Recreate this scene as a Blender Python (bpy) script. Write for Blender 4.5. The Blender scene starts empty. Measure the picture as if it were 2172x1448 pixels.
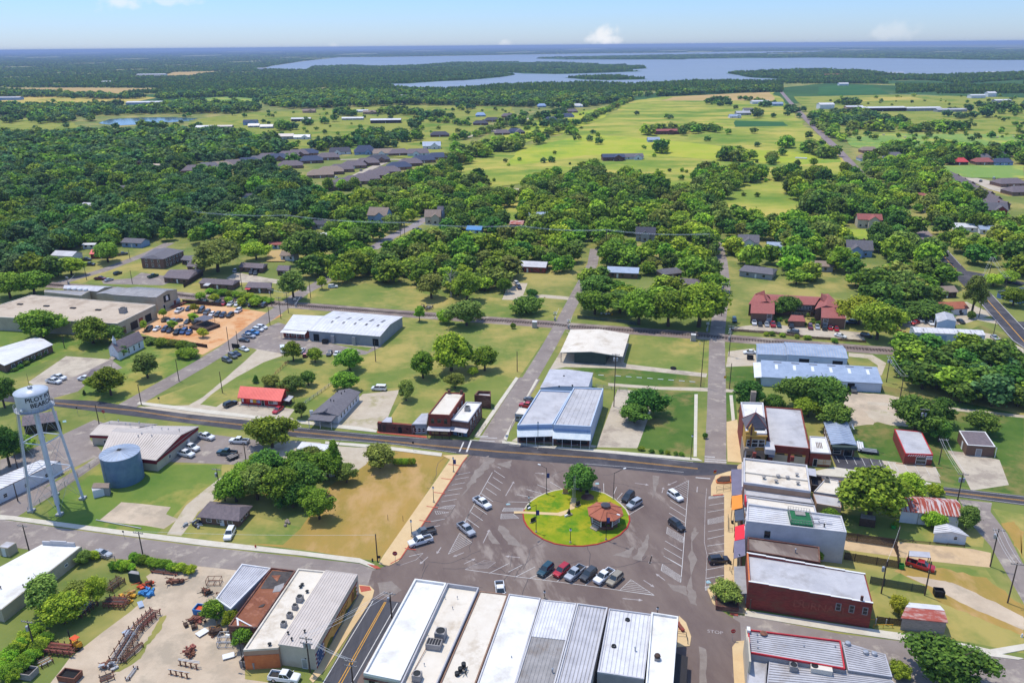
import bpy,math,random
import numpy as np
en=enumerate
from mathutils import Vector as V3,Matrix
# short names for often used strings
aa='siding_white';ab='metal_white';ac='shingle_brown';ae='metal_light';af='building';ag='siding_blue';ah='shingle_grey';ai='trim_white';aj='wood_dark';ak='siding_grey';al='brick_dark';am='stucco_white';an='sign_white';ao='concrete';ap='shingle_tan';aq='white';au='pickup';av='brick_brown';ay='shingle_blue';aA='sedan';aB='brick_red';aC='membrane_cream';aD='metal_grey';aE='F';aF='asphalt_grey';aG='metal_blue';aH='shingle_dark';aI='shingle_red';aJ='iron';aK='black';aL='suv';aM='membrane_grey';aN='pavement';aO='galv';aP='brick_tan';aQ='shop_building';aR='dark';aS='stucco_cream';aT='trim_dark';aU='wood_grey';aV='lawn';aW='mid';aX='glass_dark';aY='shadow_gap';aZ='bush';a4='shed';a5='stucco_grey';a6='siding_pale';a7='charcoal';a8='house';a9='light';ba='stucco_tan';bd='parking_lot';be='round';bf='siding_green';bh='apartment_building';bi='rust';bj='barn';bk='silver';bl='street';bm='olive';bo='pavement_patch';bp='asphalt_dark';bq='gravel';br='wood_tan';bs='metal_tan';bu='apartment block';bv='sidewalk';bw='membrane';bx='oak';by='leaf_dark';bz='plaza_walk';bA='rust_red';bB='wall_beige';bC='gravel_lot';bD='hatch';bE='brick_paver';bF='ShaderNodeMapRange';bG='dark_lawn';bH='tan_field';bI='warehouse';bJ='shingle_copper';bK='orange_plastic';bL='olive_field';bM='tank_silver';bN='meadow_bright';bO='red_metal';bP='membrane_tan';bQ='stone';bR='yellow_paint';bS='units on the lower ribbed roof';bT='oak2';bU='ShaderNodeVectorMath';bV='grey';bW='driveway';bX='steel';bY='orange_trim';bZ='sign_blue';b0='yellow';b1='ShaderNodeMix';b5='elm';b6='lamp_glass';b7='farm_track';b8='porch_roof';b9='metal_shed';ca='crimson';cd='brick_yellow';ce='post';cf='leaf_mid';cg='Principled BSDF';ch='tank_blue';ci='glass_car';cj='lettering';ck='air conditioner';cl='bright_lawn';cp='pond';cq='mural_white';cs='flag_yellow';ct='wheeled_bin';cw='brick_building';cz='store_building';cA='ShaderNodeMath';cB='round2';cC='R';cD='hayfield';cE='metal_dark';cF='L';cG='skylight';cH='Color';cI='bush2';cJ='elm2';cK='golden_field';cL='awning_white';cM='mural_yellow';cN='blue_plastic';cO='tarp_blue';cP='green_bin';cQ='bark_pale';cR='red';cS='navy';cT='roof';cU='window';cV='gravel_drive';cW='notice_board';cX='leaf_blue';cY='patch';cZ='cabinet';c0='chimney';c4='wheel';c5='planter';c6='grey_awning';c7='mural_green';c8='mural_brown';c9='ghost_paint';da='x';db='rear_window';dc='dry_lawn';dd='trim_red';de='sign_red';df='Base Color';dg='Value';dh='dark_field';di='faded_line';dj='red_awning';dk='mural_blue';dl='maroon';dm='porch_post';dn='windshield';do='parked_car';dp='asphalt';dq='teal';dr='railing';ds='full';dt='Scale';du='label';dv='dirt';dw='blue';dA='y'
R=random.Random(7)
scene=bpy.context.scene;COL=scene.collection;ST='structure';from math import sin,cos,pi,sqrt,atan2,atan,asin,radians
# camera model (photo pixels -> world metres)
F=1690.;HC=110.;HOR=97.;PITCH=atan((724-HOR)/F);ROLL=atan(20/2172.)
CP,SP,CR,SR=cos(PITCH),sin(PITCH),cos(ROLL),sin(ROLL)
def G(x,y,z=0.):
 dx=(x-1086)/F;dy=-(y-724)/F
 X=dx*CR+dy*SR;Y=-dx*SR+dy*CR
 d=(X,Y*SP+CP,Y*CP-SP);t=(z-HC)/d[2]
 return V3((d[0]*t,d[1]*t,z))
def proj(p):
 vx,vy,vz=p[0],p[1],p[2]-HC
 Z=vy*CP-vz*SP;X=vx/Z;Y=(vy*SP+vz*CP)/Z
 return 1086+(X*CR-Y*SR)*F,724-(X*SR+Y*CR)*F,Z
def hgt(x,yb,yt):
 b=G(x,yb);lo,hi=0.,80.
 for _ in range(30):
  m=(lo+hi)/2
  if proj((b.x,b.y,m))[1]>yt:lo=m
  else:hi=m
 return lo
def srgb(c):
 c/=255.
 return c/12.92 if c<=.04045 else((c+.055)/1.055)**2.4
def C(r,g,b,k=.8):return(srgb(r)*k,srgb(g)*k,srgb(b)*k,1)
# materials
MATS={}
def mat(name,c1,c2=None,scale=1.,rough=.85,metal=0.,c3=None,scale3=None,detail=4.,bump=0.,spec=.3,contrast=(.35,.65),stretch=None,coat=0.,c3c=(.5,.62),rot=0.):
 m=bpy.data.materials.new(name);m.use_nodes=True;nt=m.node_tree;N=nt.nodes;L=nt.links
 b=N[cg];b.inputs['Roughness'].default_value=rough;b.inputs['Metallic'].default_value=metal
 b.inputs['Specular IOR Level'].default_value=spec;b.inputs['Coat Weight'].default_value=coat
 b.inputs[df].default_value=c1
 MATS[name]=m
 if c2 is None:return m
 g=N.new('ShaderNodeNewGeometry');src=g.outputs['Position']
 if stretch:
  mp=N.new('ShaderNodeMapping');mp.inputs[dt].default_value=stretch;mp.inputs['Rotation'].default_value=(0,0,rot)
  mp.vector_type='TEXTURE' if rot else 'POINT'
  if rot:mp.inputs[dt].default_value=tuple(1/s for s in stretch)
  L.new(src,mp.inputs['Vector']);src=mp.outputs['Vector']
 def noise(sc,det):
  n=N.new('ShaderNodeTexNoise');n.inputs[dt].default_value=sc;n.inputs['Detail'].default_value=det;n.inputs['Roughness'].default_value=.68
  L.new(src,n.inputs['Vector']);return n.outputs['Fac']
 def rng(f,a,bb):
  r=N.new(bF);r.inputs['From Min'].default_value=a;r.inputs['From Max'].default_value=bb;L.new(f,r.inputs[dg]);return r.outputs['Result']
 def mix(f,a,bc):
  x=N.new(b1);x.data_type='RGBA';L.new(f,x.inputs['Factor'])
  for s,v in((x.inputs[6],a),(x.inputs[7],bc)):
   if isinstance(v,tuple):s.default_value=v
   else:L.new(v,s)
  return x.outputs[2]
 nf=noise(scale,detail);col=mix(rng(nf,*contrast),c1,c2)
 if c3:col=mix(rng(noise(scale3 or scale*.2,5.),*c3c),col,c3)
 L.new(col,b.inputs[df])
 if bump:
  bn=N.new('ShaderNodeBump');bn.inputs['Strength'].default_value=bump;bn.inputs['Distance'].default_value=.1
  L.new(noise(scale*4,3.),bn.inputs['Height']);L.new(bn.outputs['Normal'],b.inputs['Normal'])
 return m
def M(n):return MATS[n]if isinstance(n,str)else n
A=mat
A(aV,C(102,128,58),C(146,148,78),.05,1,c3=C(178,162,94),scale3=.035,c3c=(.46,.62),contrast=(.3,.7),spec=.1,detail=9)
A('grass',C(98,120,58),C(142,146,78),.03,1,c3=C(174,160,94),scale3=.02,c3c=(.47,.62),contrast=(.3,.7),spec=.1,detail=9)
A(cl,C(92,124,52),C(126,142,66),.06,1,c3=C(168,158,84),scale3=.04,spec=.1,detail=9)
A(bG,C(70,104,42),C(100,122,56),.08,1,c3=C(140,130,78),scale3=.05,spec=.1,detail=9)
A(dc,C(190,150,84),C(146,134,66),.06,1,c3=C(194,158,106),scale3=.07,contrast=(.32,.68),spec=.1,detail=9,stretch=(1,.5,1))
A('far_land',C(58,92,60),C(84,116,70),.004,1,c3=C(150,146,92),scale3=.0012,c3c=(.58,.7),spec=0,detail=9)
A('meadow',C(146,164,68),C(196,180,96),.010,1,c3=C(114,142,62),scale3=.009,c3c=(.44,.62),contrast=(.38,.6),spec=0,detail=10,stretch=(1,1.6,1))
A(bN,C(160,178,62),C(188,184,82),.02,1,c3=C(132,160,66),scale3=.008,spec=0,detail=9)
A(cD,C(122,156,80),C(140,164,90),.012,1,c3=C(180,180,88),scale3=.02,spec=0,detail=9)
A(cK,C(206,180,104),C(190,176,90),.01,1,c3=C(160,160,80),scale3=.008,spec=0,detail=9)
A(bH,C(200,170,120),C(186,160,104),.01,1,spec=0)
A(bL,C(142,150,72),C(164,162,84),.012,1,c3=C(110,136,60),scale3=.02,spec=0,detail=9)
A(dh,C(60,104,66),C(76,116,70),.01,1,spec=0)
A(dp,C(110,94,89),C(134,118,109),.10,.95,c3=C(156,142,132),scale3=.09,c3c=(.56,.64),bump=.2,spec=.2,detail=9,stretch=(1,.35,1),rot=.22)
A(aF,C(138,126,120),C(158,146,138),.12,.95,c3=C(180,168,154),scale3=.22,c3c=(.54,.66),bump=.2,spec=.2,detail=9)
A(bp,C(64,63,70),C(84,81,86),.25,.9,bump=.2,spec=.25,detail=8,c3=C(100,96,98),scale3=.05)
A('asphalt_new',C(74,74,80),C(88,87,92),.4,.9,bump=.2,spec=.25,stretch=(3,.3,1),detail=7)
A('road_far',C(150,140,142),C(164,152,150),.05,.95)
A('road_brown',C(140,124,122),C(150,134,130),.05,.95)
A(cY,C(134,121,113),C(154,143,134),.35,.95,spec=.2,detail=8)
A(ao,C(206,192,170),C(190,176,156),.3,.9,c3=C(168,154,138),scale3=.12,detail=8)
A(bv,C(222,214,196),C(206,196,178),.4,.9,detail=8)
A(bz,C(226,196,148),C(214,182,136),.3,.9,detail=8)
A('alley',C(220,190,150),C(204,174,134),.3,.95,c3=C(188,162,130),scale3=.2,detail=8)
A(bE,C(196,100,78),C(176,84,66),2.,.9)
A('kerb_red',C(186,52,44),C(160,60,52),.8,.8)
A('kerb',C(216,206,186),C(196,186,168),.8,.9)
A(dv,C(214,194,168),C(192,172,148),.12,1,c3=C(180,164,142),scale3=.1,detail=9,bump=.2)
A('orange_dirt',C(218,164,112),C(228,186,142),.10,1,c3=C(206,140,84),scale3=.09,detail=9)
A(bq,C(206,192,170),C(190,174,152),.3,1,detail=9,c3=C(170,160,120),scale3=.1,c3c=(.56,.66))
A('ballast',C(152,134,124),C(128,112,106),.6,1,detail=9,c3=C(170,156,140),scale3=.1)
A(bX,C(128,114,108),C(98,90,88),1.,.6,.2)
A('white_line',C(228,226,222),C(190,184,180),1.5,.8,contrast=(.3,.8),detail=8)
A(di,C(196,188,184),C(150,138,136),1.2,.9,contrast=(.3,.75),detail=9)
A('yellow_line',C(232,170,50),C(206,150,60),1.5,.8)
A('blue_paint',C(116,176,190),C(150,180,186),2.,.8)
A('water',(.23,.25,.27,1),(.17,.20,.23,1),.0012,.35,stretch=(1,6,1),spec=.25)
A(cp,(.075,.13,.2,1),None,rough=.1,spec=.4)
A('pool',C(70,200,200),None,rough=.1)
A(bw,C(246,244,240),C(230,226,219),.22,.6,detail=9,c3=C(206,199,188),scale3=.16,c3c=(.54,.74))
A(aC,C(236,226,210),C(226,214,196),.25,.7,detail=8,c3=C(192,174,150),scale3=.18,c3c=(.52,.72))
A(aM,C(204,201,202),C(182,180,183),.2,.7,detail=9,c3=C(160,155,153),scale3=.17,c3c=(.52,.72))
A(bP,C(208,190,168),C(196,178,156),.15,.8,detail=8,c3=C(180,160,138),scale3=.1)
A(ab,C(236,234,234),C(214,212,213),.35,.5,.05,detail=9,c3=C(196,188,180),scale3=.15,c3c=(.56,.74))
A(ae,C(208,206,210),C(182,180,185),.35,.5,.1,detail=9,c3=C(170,160,152),scale3=.14,c3c=(.56,.74))
A(aD,C(172,167,164),C(144,140,138),.35,.5,.1,detail=9,c3=C(138,124,112),scale3=.14,c3c=(.56,.74))
A(bs,C(214,202,192),C(202,190,180),.4,.5,.1)
A(cE,C(110,106,112),C(98,94,100),.5,.5,.2)
A(aG,C(174,188,208),C(152,166,188),.35,.5,.1,detail=9)
A('rust_white',C(214,200,196),C(170,78,60),.9,.75,.1,stretch=(2.2,.16,.3),rot=-.2,contrast=(.44,.52),detail=5)
A('rust_roof',C(180,92,78),C(206,176,166),.5,.8,.1,stretch=(.6,2,1),rot=-.2,contrast=(.46,.6),detail=6)
A(bi,C(146,96,74),C(112,78,64),1.5,.85,.1,detail=8)
A(bA,C(180,96,80),C(146,98,88),1.5,.8,.1)
A('torn_roof',C(150,94,66),C(124,72,50),.25,.9,detail=9,c3=C(168,112,86),scale3=.5)
A('felt',C(70,64,62),C(96,88,84),.9,.95,detail=8)
A(bO,C(226,84,80),C(214,74,72),.4,.45,.05)
A(aI,C(174,104,95),C(152,89,83),1.2,.9,detail=8,bump=.3)
A(ac,C(134,120,122),C(108,99,103),1.2,.9,detail=8,bump=.3)
A(ah,C(124,120,124),C(106,102,108),1.2,.9,detail=8,bump=.3)
A(aH,C(86,86,96),C(74,74,84),1.2,.9,detail=8,bump=.3)
A(ay,C(76,86,112),C(66,76,100),1.,.9,bump=.3)
A(ap,C(164,144,128),C(146,128,114),1.,.9,detail=8,bump=.3)
A('slate',C(122,116,120),C(106,100,108),1.5,.8,detail=7)
A(aB,C(158,74,60),C(128,56,48),.9,.9,detail=9,c3=C(132,80,62),scale3=.22,stretch=(1,1,3))
A(al,C(122,78,66),C(98,64,56),.9,.9,detail=9,c3=C(146,108,90),scale3=.3,stretch=(1,1,3))
A(aP,C(158,126,106),C(138,108,92),1.,.9,detail=8,stretch=(1,1,3))
A(av,C(134,104,86),C(116,90,76),1.,.9,detail=8,stretch=(1,1,3))
A(cd,C(216,170,84),C(196,150,72),.9,.9,detail=8,stretch=(1,1,3))
A(bQ,C(170,154,136),C(146,132,118),1.2,.9,detail=8)
A(am,C(214,211,212),C(194,191,192),.3,.9,detail=7)
A(aS,C(214,202,180),C(198,186,166),.4,.9,detail=7)
A(ba,C(196,160,134),C(180,146,122),.5,.9,detail=7)
A(a5,C(170,166,166),C(154,150,150),.4,.9,detail=7)
A(bB,C(196,184,160),C(180,168,146),.4,.9,detail=6)
A(aa,C(236,236,240),C(220,222,228),.5,.8)
A(ag,C(150,176,214),C(140,166,204),.5,.7)
A(ak,C(164,168,172),C(148,152,158),.5,.8)
A(bf,C(70,84,78),C(60,74,70),.6,.8)
A(a6,C(200,214,232),C(188,204,226),.5,.7)
A('red_paint',C(196,26,34),C(170,22,30),.6,.7)
A(ca,C(146,34,44),C(130,30,40),.6,.6)
A(dd,C(214,58,66),C(190,44,54),.6,.6)
A(ai,C(238,236,232),None,rough=.7)
A(aT,C(52,48,48),None,rough=.7)
A(bY,C(226,134,80),C(206,112,64),.6,.8)
A(aj,C(92,72,60),C(70,56,48),2.,.9,detail=6)
A('wood_pole',C(104,88,76),C(80,68,60),2.,.9,detail=6)
A(aU,C(170,162,156),C(146,138,132),1.5,.9,stretch=(1,1,4),detail=7)
A(br,C(206,160,104),C(186,140,88),1.5,.9)
A(aJ,C(44,46,48),None,rough=.6,metal=.3)
A(aO,C(190,192,196),C(166,168,174),1.5,.45,.4)
A(bM,C(216,222,232),C(198,206,218),.5,.4,.05)
A(ch,C(120,150,180),C(104,134,166),.5,.5,.3)
A(aX,(.012,.016,.02,1),None,rough=.08,spec=.6)
A(ci,(.02,.03,.035,1),None,rough=.05,spec=.8)
A(aY,(.012,.012,.013,1),None,rough=.9)
A('tyre',(.015,.015,.016,1),None,rough=.85)
A('rim',(.45,.45,.47,1),None,rough=.35,metal=.7)
A(b6,(.75,.75,.72,1),None,rough=.15)
A('tail_red',(.35,.01,.01,1),None,rough=.2)
A('orange_awning',C(250,150,60),None,rough=.8)
A(dj,C(236,50,66),None,rough=.8)
A(c6,C(128,122,142),C(118,112,132),.5,.6,.2)
A('slate_awning',C(84,92,108),C(76,84,100),.5,.6,.2)
A(cL,C(226,232,236),C(200,212,218),.5,.6,.1)
A(bJ,C(186,112,84),C(166,96,74),.8,.85,detail=7,bump=.3)
A('green_turf',C(46,116,76),C(38,100,66),1.,.95)
A(cM,C(222,178,96),C(206,160,80),.3,.8,c3=C(190,150,90),scale3=.2)
A(dk,C(70,96,140),C(60,84,126),.4,.8)
A(c7,C(96,108,44),C(80,92,40),.4,.8)
A(cq,C(220,212,210),None,rough=.8)
A(c8,C(128,88,50),None,rough=.8)
A(c9,C(166,100,80),C(146,72,58),1.5,.9)
A(aK,C(28,28,32),None,rough=.6)
A(cN,C(40,120,190),C(60,140,200),1.,.5)
A(cO,C(70,150,210),C(60,130,190),1.,.6)
A(bK,C(232,96,40),C(214,70,36),1.,.6)
A(bR,C(232,170,40),C(210,150,40),1.,.6)
A(cP,C(30,150,60),None,rough=.5)
A(an,C(236,236,236),None,rough=.5)
A(bZ,C(60,70,130),None,rough=.5)
A(de,C(186,30,40),None,rough=.5)
A('flag_red',C(206,40,50),None,rough=.9)
A(cs,C(236,180,50),None,rough=.9)
A('hay',C(224,210,170),C(206,190,150),2.,1)
A('bark',C(104,88,74),C(80,66,56),1.5,1,detail=8,stretch=(1,1,.3))
A(cQ,C(190,182,170),C(160,150,138),1.5,1)
PAINT={}
def paint(n):
 if n not in PAINT:
  cc={aq:(.72,.72,.72,1),bk:(.42,.43,.45,1),bV:(.12,.125,.13,1),a7:(.045,.047,.05,1),aK:(.012,.012,.014,1),cR:(.42,.012,.02,1),dl:(.16,.015,.025,1),dw:(.02,.07,.22,1),'lightblue':(.05,.22,.5,1),dq:(.012,.055,.075,1),'green':(.02,.08,.04,1),'tan':(.32,.27,.19,1),'brown':(.1,.06,.04,1),cS:(.02,.03,.07,1),b0:(.7,.4,.03,1)}[n]
  PAINT[n]=A('paint_'+n,cc,None,rough=.3,metal=.25 if n not in(aq,aK)else 0.,coat=.6,spec=.5)
 return PAINT[n]
# objects
ORG={}
def tag(o,label=None,cat=None,group=None,kind=None):
 if label:o[du]=label
 if cat:o['category']=cat
 if group:o['group']=group
 if kind:o['kind']=kind
 return o
def thing(name,label,cat,loc=(0,0,0),rz=0.,group=None):
 o=bpy.data.objects.new(name,None);o.empty_display_size=.3;COL.objects.link(o);o.location=loc;o.rotation_euler=(0,0,rz)
 ORG[o.name]=V3(loc);return tag(o,label,cat,group)
class MB:
 def __init__(s):s.v=[];s.f=[];s.m=[];s.cm=0
 def add(s,vs,fs):
  n=len(s.v);s.v+=[tuple(p)for p in vs]
  for f in fs:s.f.append(tuple(n+i for i in f));s.m.append(s.cm)
  return s
 def poly(s,pts,flip=False):
  return s.add(pts,[tuple(range(len(pts)))[::-1]if flip else tuple(range(len(pts)))])
 def hexa(s,b,t):
  b=list(b);t=list(t);n=len(b)
  fs=[tuple(range(n))[::-1],tuple(range(n,2*n))]+[(i,(i+1)%n,n+(i+1)%n,n+i)for i in range(n)]
  return s.add(b+t,fs)
 def box(s,x,y,z,sx,sy,sz,rz=0.):
  c,k=cos(rz),sin(rz);q=[(-sx/2,-sy/2),(sx/2,-sy/2),(sx/2,sy/2),(-sx/2,sy/2)]
  q=[(x+a*c-b*k,y+a*k+b*c)for a,b in q]
  return s.hexa([(a,b,z)for a,b in q],[(a,b,z+sz)for a,b in q])
 def tube(s,p,q,r0,r1=None,n=8,caps=True):
  p=V3(p);q=V3(q);r1=r0 if r1 is None else r1;d=(q-p)
  if d.length<1e-6:return s
  d.normalize();u=d.orthogonal().normalized();w=d.cross(u)
  a=[p+(u*cos(2*pi*i/n)+w*sin(2*pi*i/n))*r0 for i in range(n)]
  b=[q+(u*cos(2*pi*i/n)+w*sin(2*pi*i/n))*r1 for i in range(n)]
  fs=[(i,(i+1)%n,n+(i+1)%n,n+i)for i in range(n)]
  if caps:fs+=[tuple(range(n))[::-1],tuple(range(n,2*n))]
  return s.add(a+b,fs)
 def lathe(s,prof,cx=0,cy=0,n=32):
  vs=[];fs=[]
  for r,z in prof:
   for i in range(n):vs.append((cx+r*cos(2*pi*i/n),cy+r*sin(2*pi*i/n),z))
  for k in range(len(prof)-1):
   for i in range(n):fs.append((k*n+i,k*n+(i+1)%n,(k+1)*n+(i+1)%n,(k+1)*n+i))
  return s.add(vs,fs)
 def slab(s,a,b,c,d,t):
  a,b,c,d=[V3(p)for p in(a,b,c,d)];k=V3((0,0,-t))
  return s.hexa([a+k,b+k,c+k,d+k],[a,b,c,d])
 def sphere(s,c,r,n=8,sz=1.):
  prof=[(max(.001,r*sin(pi*k/n)),c[2]-r*sz*cos(pi*k/n))for k in range(n+1)]
  return s.lathe(prof,c[0],c[1],n*2)
 def mesh(s,name,mats,org=(0,0,0),smooth=False):
  me=bpy.data.meshes.new(name);o=V3(org)
  me.from_pydata([tuple(V3(p)-o)for p in s.v],[],s.f)
  for m in(mats if isinstance(mats,(list,tuple))else[mats]):me.materials.append(M(m))
  if any(s.m):me.polygons.foreach_set('material_index',s.m)
  if smooth:me.polygons.foreach_set('use_smooth',[True]*len(me.polygons))
  me.update();return me
 def B(s,name,mats,parent=None,smooth=False,org=None):
  og=ORG[parent.name]if parent else V3(org or(0,0,0))
  o=bpy.data.objects.new(name,s.mesh(name,mats,og,smooth));COL.objects.link(o)
  if parent:o.parent=parent
  else:o.location=og
  ORG[o.name]=og;return o
def solo(mb,name,mats,label,cat,group=None,org=None,smooth=False):
 if org is None:
  n=len(mb.v);org=(sum(p[0]for p in mb.v)/n,sum(p[1]for p in mb.v)/n,min(p[2]for p in mb.v))
 return tag(mb.B(name,mats,None,smooth,org),label,cat,group)
def obj(name,me,parent=None,loc=(0,0,0),rz=0.,label=None):
 o=bpy.data.objects.new(name,me);COL.objects.link(o);o.location=loc;o.rotation_euler=(0,0,rz)
 if parent:o.parent=parent
 if label:o[du]=label
 return o
CLEAR=[];RIBS=[];FIELDS=[];NS=[0]
def sheet(name,m,px,z,kind=ST,jit=0.,sub=0):
 """flat ground patch whose outline is given in photo pixels on the ground"""
 pts=[G(x,y)for x,y in px];NS[0]+=1;z+=NS[0]*(.012 if name=='field' else .00006)
 if name in('field',cp):FIELDS.append(px)
 if name==cp:CLEAR.append([(p.x,p.y)for p in pts])
 elif name not in('field',aV,'far_country','lake','headland','island','spit','peninsula','cove',bo):CLEAR.append([(p.x,p.y)for p in pts])
 if sub:
  q=[];rr=random.Random(len(px)*7+int(px[0][0]))
  for i,a in en(pts):
   b=pts[(i+1)%len(pts)]
   for k in range(sub):
    p=a.lerp(b,k/sub);l=(b-a).length/sub*jit
    q.append(p+V3((rr.uniform(-l,l),rr.uniform(-l,l),0)))
  pts=q
 mb=MB();ar=sum(pts[i].x*pts[(i+1)%len(pts)].y-pts[(i+1)%len(pts)].x*pts[i].y for i in range(len(pts)))
 mb.poly([(p.x,p.y,z)for p in pts],ar<0)
 o=mb.B(name,m);return tag(o,kind=kind)
def ins(P,t):
 n=len(P);out=[]
 for i in range(n):
  a,b,c=[V3((p[0],p[1]))for p in(P[i-1],P[i],P[(i+1)%n])]
  d1=(b-a).normalized();d2=(c-b).normalized()
  n1=V3((d1.y,-d1.x));n2=V3((d2.y,-d2.x))
  m=(n1+n2);m/=max(.2,m.length_squared/2)
  q=b+m*t;out.append(V3((q.x,q.y,0)))
 return out
FONT={}
def text_mesh(s,size=1.,extrude=.02,bold=0.):
 cu=bpy.data.curves.new(cj,'FONT');cu.body=s;cu.size=size;cu.extrude=extrude;cu.offset=bold;cu.align_x='CENTER';cu.align_y='CENTER';cu.resolution_u=3
 o=bpy.data.objects.new(cj,cu);me=bpy.data.meshes.new_from_object(o)
 bpy.data.objects.remove(o);vs=[v.co.copy()for v in me.vertices];fs=[tuple(p.vertices)for p in me.polygons]
 bpy.data.meshes.remove(me);return vs,fs
# buildings
FACE={aE:(3,2),cC:(2,1),'B':(1,0),cF:(0,3)}
FOOT=[]
class Bld:
 def __init__(s,name,label,cat,px,H,group=None,z0=0.,pts=None):
  s.P=[G(x,y,H)for x,y in px]if px else[V3(p)for p in pts]
  for p in s.P:p.z=0
  s.H=H;s.z0=z0;c=sum(s.P,V3())/4;s.c=c
  s.root=thing(name,label,cat,(c.x,c.y,z0),0,group);FOOT.append([(p.x,p.y)for p in s.P])
 def ax(s,f):
  a,b=FACE[f];a=s.P[a];b=s.P[b];d=(b-a);l=d.length;d=d/l
  return a,d,V3((d.y,-d.x,0)),l
 def pt(s,f,u,v,o=0.):
  a,d,n,l=s.ax(f);return a+d*u+n*o+V3((0,0,v))
 def ln(s,f):return s.ax(f)[3]
 def fb(s,mb,f,u0,u1,v0,v1,o0,o1):
  g=lambda u,o,v:s.pt(f,u,v,o)
  return mb.hexa([g(u0,o1,v0),g(u1,o1,v0),g(u1,o0,v0),g(u0,o0,v0)],[g(u0,o1,v1),g(u1,o1,v1),g(u1,o0,v1),g(u0,o0,v1)])
 def part(s,name,m,fn,parent=None,smooth=False):
  mb=MB();fn(mb);return mb.B(name,m,parent or s.root,smooth)
 def ring(s,P,z):return[(p.x,p.y,z)for p in reversed(P)]
 def walls(s,m,top=None,z0=None):
  mb=MB();mb.hexa(s.ring(s.P,s.z0 if z0 is None else z0),s.ring(s.P,s.H if top is None else top));s.wm=m
  return mb.B('wall',m,s.root)
 def flat(s,wall,roof,ph=.5,pt=.3,pm=None,ribs=None):
  zt=s.H-ph;s.walls(wall,zt)
  I=ins(s.P,pt);mb=MB();mb.hexa(s.ring(I,zt),s.ring(I,zt+.06));s.roof=mb.B(cT,roof,s.root);s.I=I;s.zr=zt+.06
  if ph>.08:
   O=s.P;mb=MB()
   for i in range(4):
    j=(i+1)%4;a,b,c,d=O[i],O[j],I[j],I[i]
    v=lambda p,z:(p.x,p.y,z)
    mb.add([v(a,zt),v(b,zt),v(c,zt+.0),v(d,zt+.0),v(a,s.H),v(b,s.H),v(c,s.H),v(d,s.H)],[(1,0,4,5),(4,7,6,5),(3,2,6,7)])
   mb.B('parapet',pm or wall,s.root)
  if ribs:s.ribs(*ribs)
 def ribs(s,ax,sp,m,w=.12,h=.08,quad=None,name='roof_seams'):
  q=quad or[V3((p.x,p.y,s.zr))for p in s.I]
  a,b,c,d=q
  if ax==da:a,b,c,d=d,a,b,c
  l=((b-a).length+(c-d).length)/2;n=max(1,int(l/sp));mb=MB()
  for k in range(n+1):
   t0=(k+.5)/(n+1);e=w/2/l
   p0,p1=a.lerp(b,t0-e),a.lerp(b,t0+e);q0,q1=d.lerp(c,t0-e),d.lerp(c,t0+e);z=V3((0,0,h));k2=V3((0,0,-.02))
   mb.hexa([q0+k2,q1+k2,p1+k2,p0+k2],[q0+z,q1+z,p1+z,p0+z])
  return mb.B(name,m,s.root)
 def grow(s,over):
  return[V3((p.x,p.y,0))for p in ins(s.P,-over)]
 def gable(s,wall,roof,rise,ax=da,over=.4,t=.18,ribs=None,split=.5,hip=0.,trim=None):
  z=s.H;s.walls(wall,z);P=s.P;E=s.grow(over);k=V3((0,0,1))
  up=lambda p,h:V3((p.x,p.y,h))
  if ax==da:ra,rb=(0,3),(1,2)
  else:ra,rb=(0,1),(3,2)
  r0=up(E[ra[0]].lerp(E[ra[1]],split),z+rise+.1);r1=up(E[rb[0]].lerp(E[rb[1]],split),z+rise+.1)
  if hip:r0,r1=r0.lerp(r1,hip),r1.lerp(r0,hip)
  mb=MB();e=[up(p,z+.1-over*rise/max(1.,s.ln(cC if ax==da else aE)/2))for p in E]
  if ax==da:A1=(e[3],e[2],r1,r0);A2=(e[1],e[0],r0,r1);H1=(e[0],e[3],r0);H2=(e[2],e[1],r1)
  else:A1=(e[0],e[3],r1,r0);A2=(e[2],e[1],r0,r1);H1=(e[1],e[0],r0);H2=(e[3],e[2],r1)
  mb.slab(*A1,t);mb.slab(*A2,t)
  if hip:
   for h in(H1,H2):
    kk=V3((0,0,-t));mb.hexa([p+kk for p in h],list(h))
  s.roof=mb.B(cT,roof,s.root);s.A1=A1;s.A2=A2
  if not hip:
   w0=up(P[ra[0]].lerp(P[ra[1]],split),z+rise-.08);w1=up(P[rb[0]].lerp(P[rb[1]],split),z+rise-.08)
   i=V3((0,0,0))
   for(a,b),w,o in((ra,w0,w1),(rb,w1,w0)):
    d=(o-w);d.z=0;d=d.normalized()*.25;mb=MB()
    a3,b3=up(P[a],z-.02),up(P[b],z-.02);mb.add([a3,b3,w,a3+d,b3+d,w+d],[(0,1,2),(5,4,3),(0,2,5,3),(1,4,5,2)]);mb.B('gable_end',trim or wall,s.root)
  if ribs:
   sp,rm=ribs
   for A_ in(A1,A2):s.ribs(dA,sp,rm,quad=[A_[3],A_[2],A_[1],A_[0]])
 def win(s,f,u,v,w,h,glass=aX,frame=ai,name=cU,bars=True,ft=.1,d=.03):
  mb=MB();s.fb(mb,f,u,u+w,v,v+h,.004,d);o=mb.B(name,glass,s.root)
  if frame:
   mb=MB();s.fb(mb,f,u-ft,u,v-ft,v+h+ft,.002,d+.05);s.fb(mb,f,u+w,u+w+ft,v-ft,v+h+ft,.002,d+.05)
   s.fb(mb,f,u,u+w,v+h,v+h+ft,.002,d+.05);s.fb(mb,f,u,u+w,v-ft,v,.002,d+.08)
   if bars:s.fb(mb,f,u+.003,u+w-.003,v+h*.48,v+h*.54,d,d+.03)
   mb.B('frame',frame,o)
  return o
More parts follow.
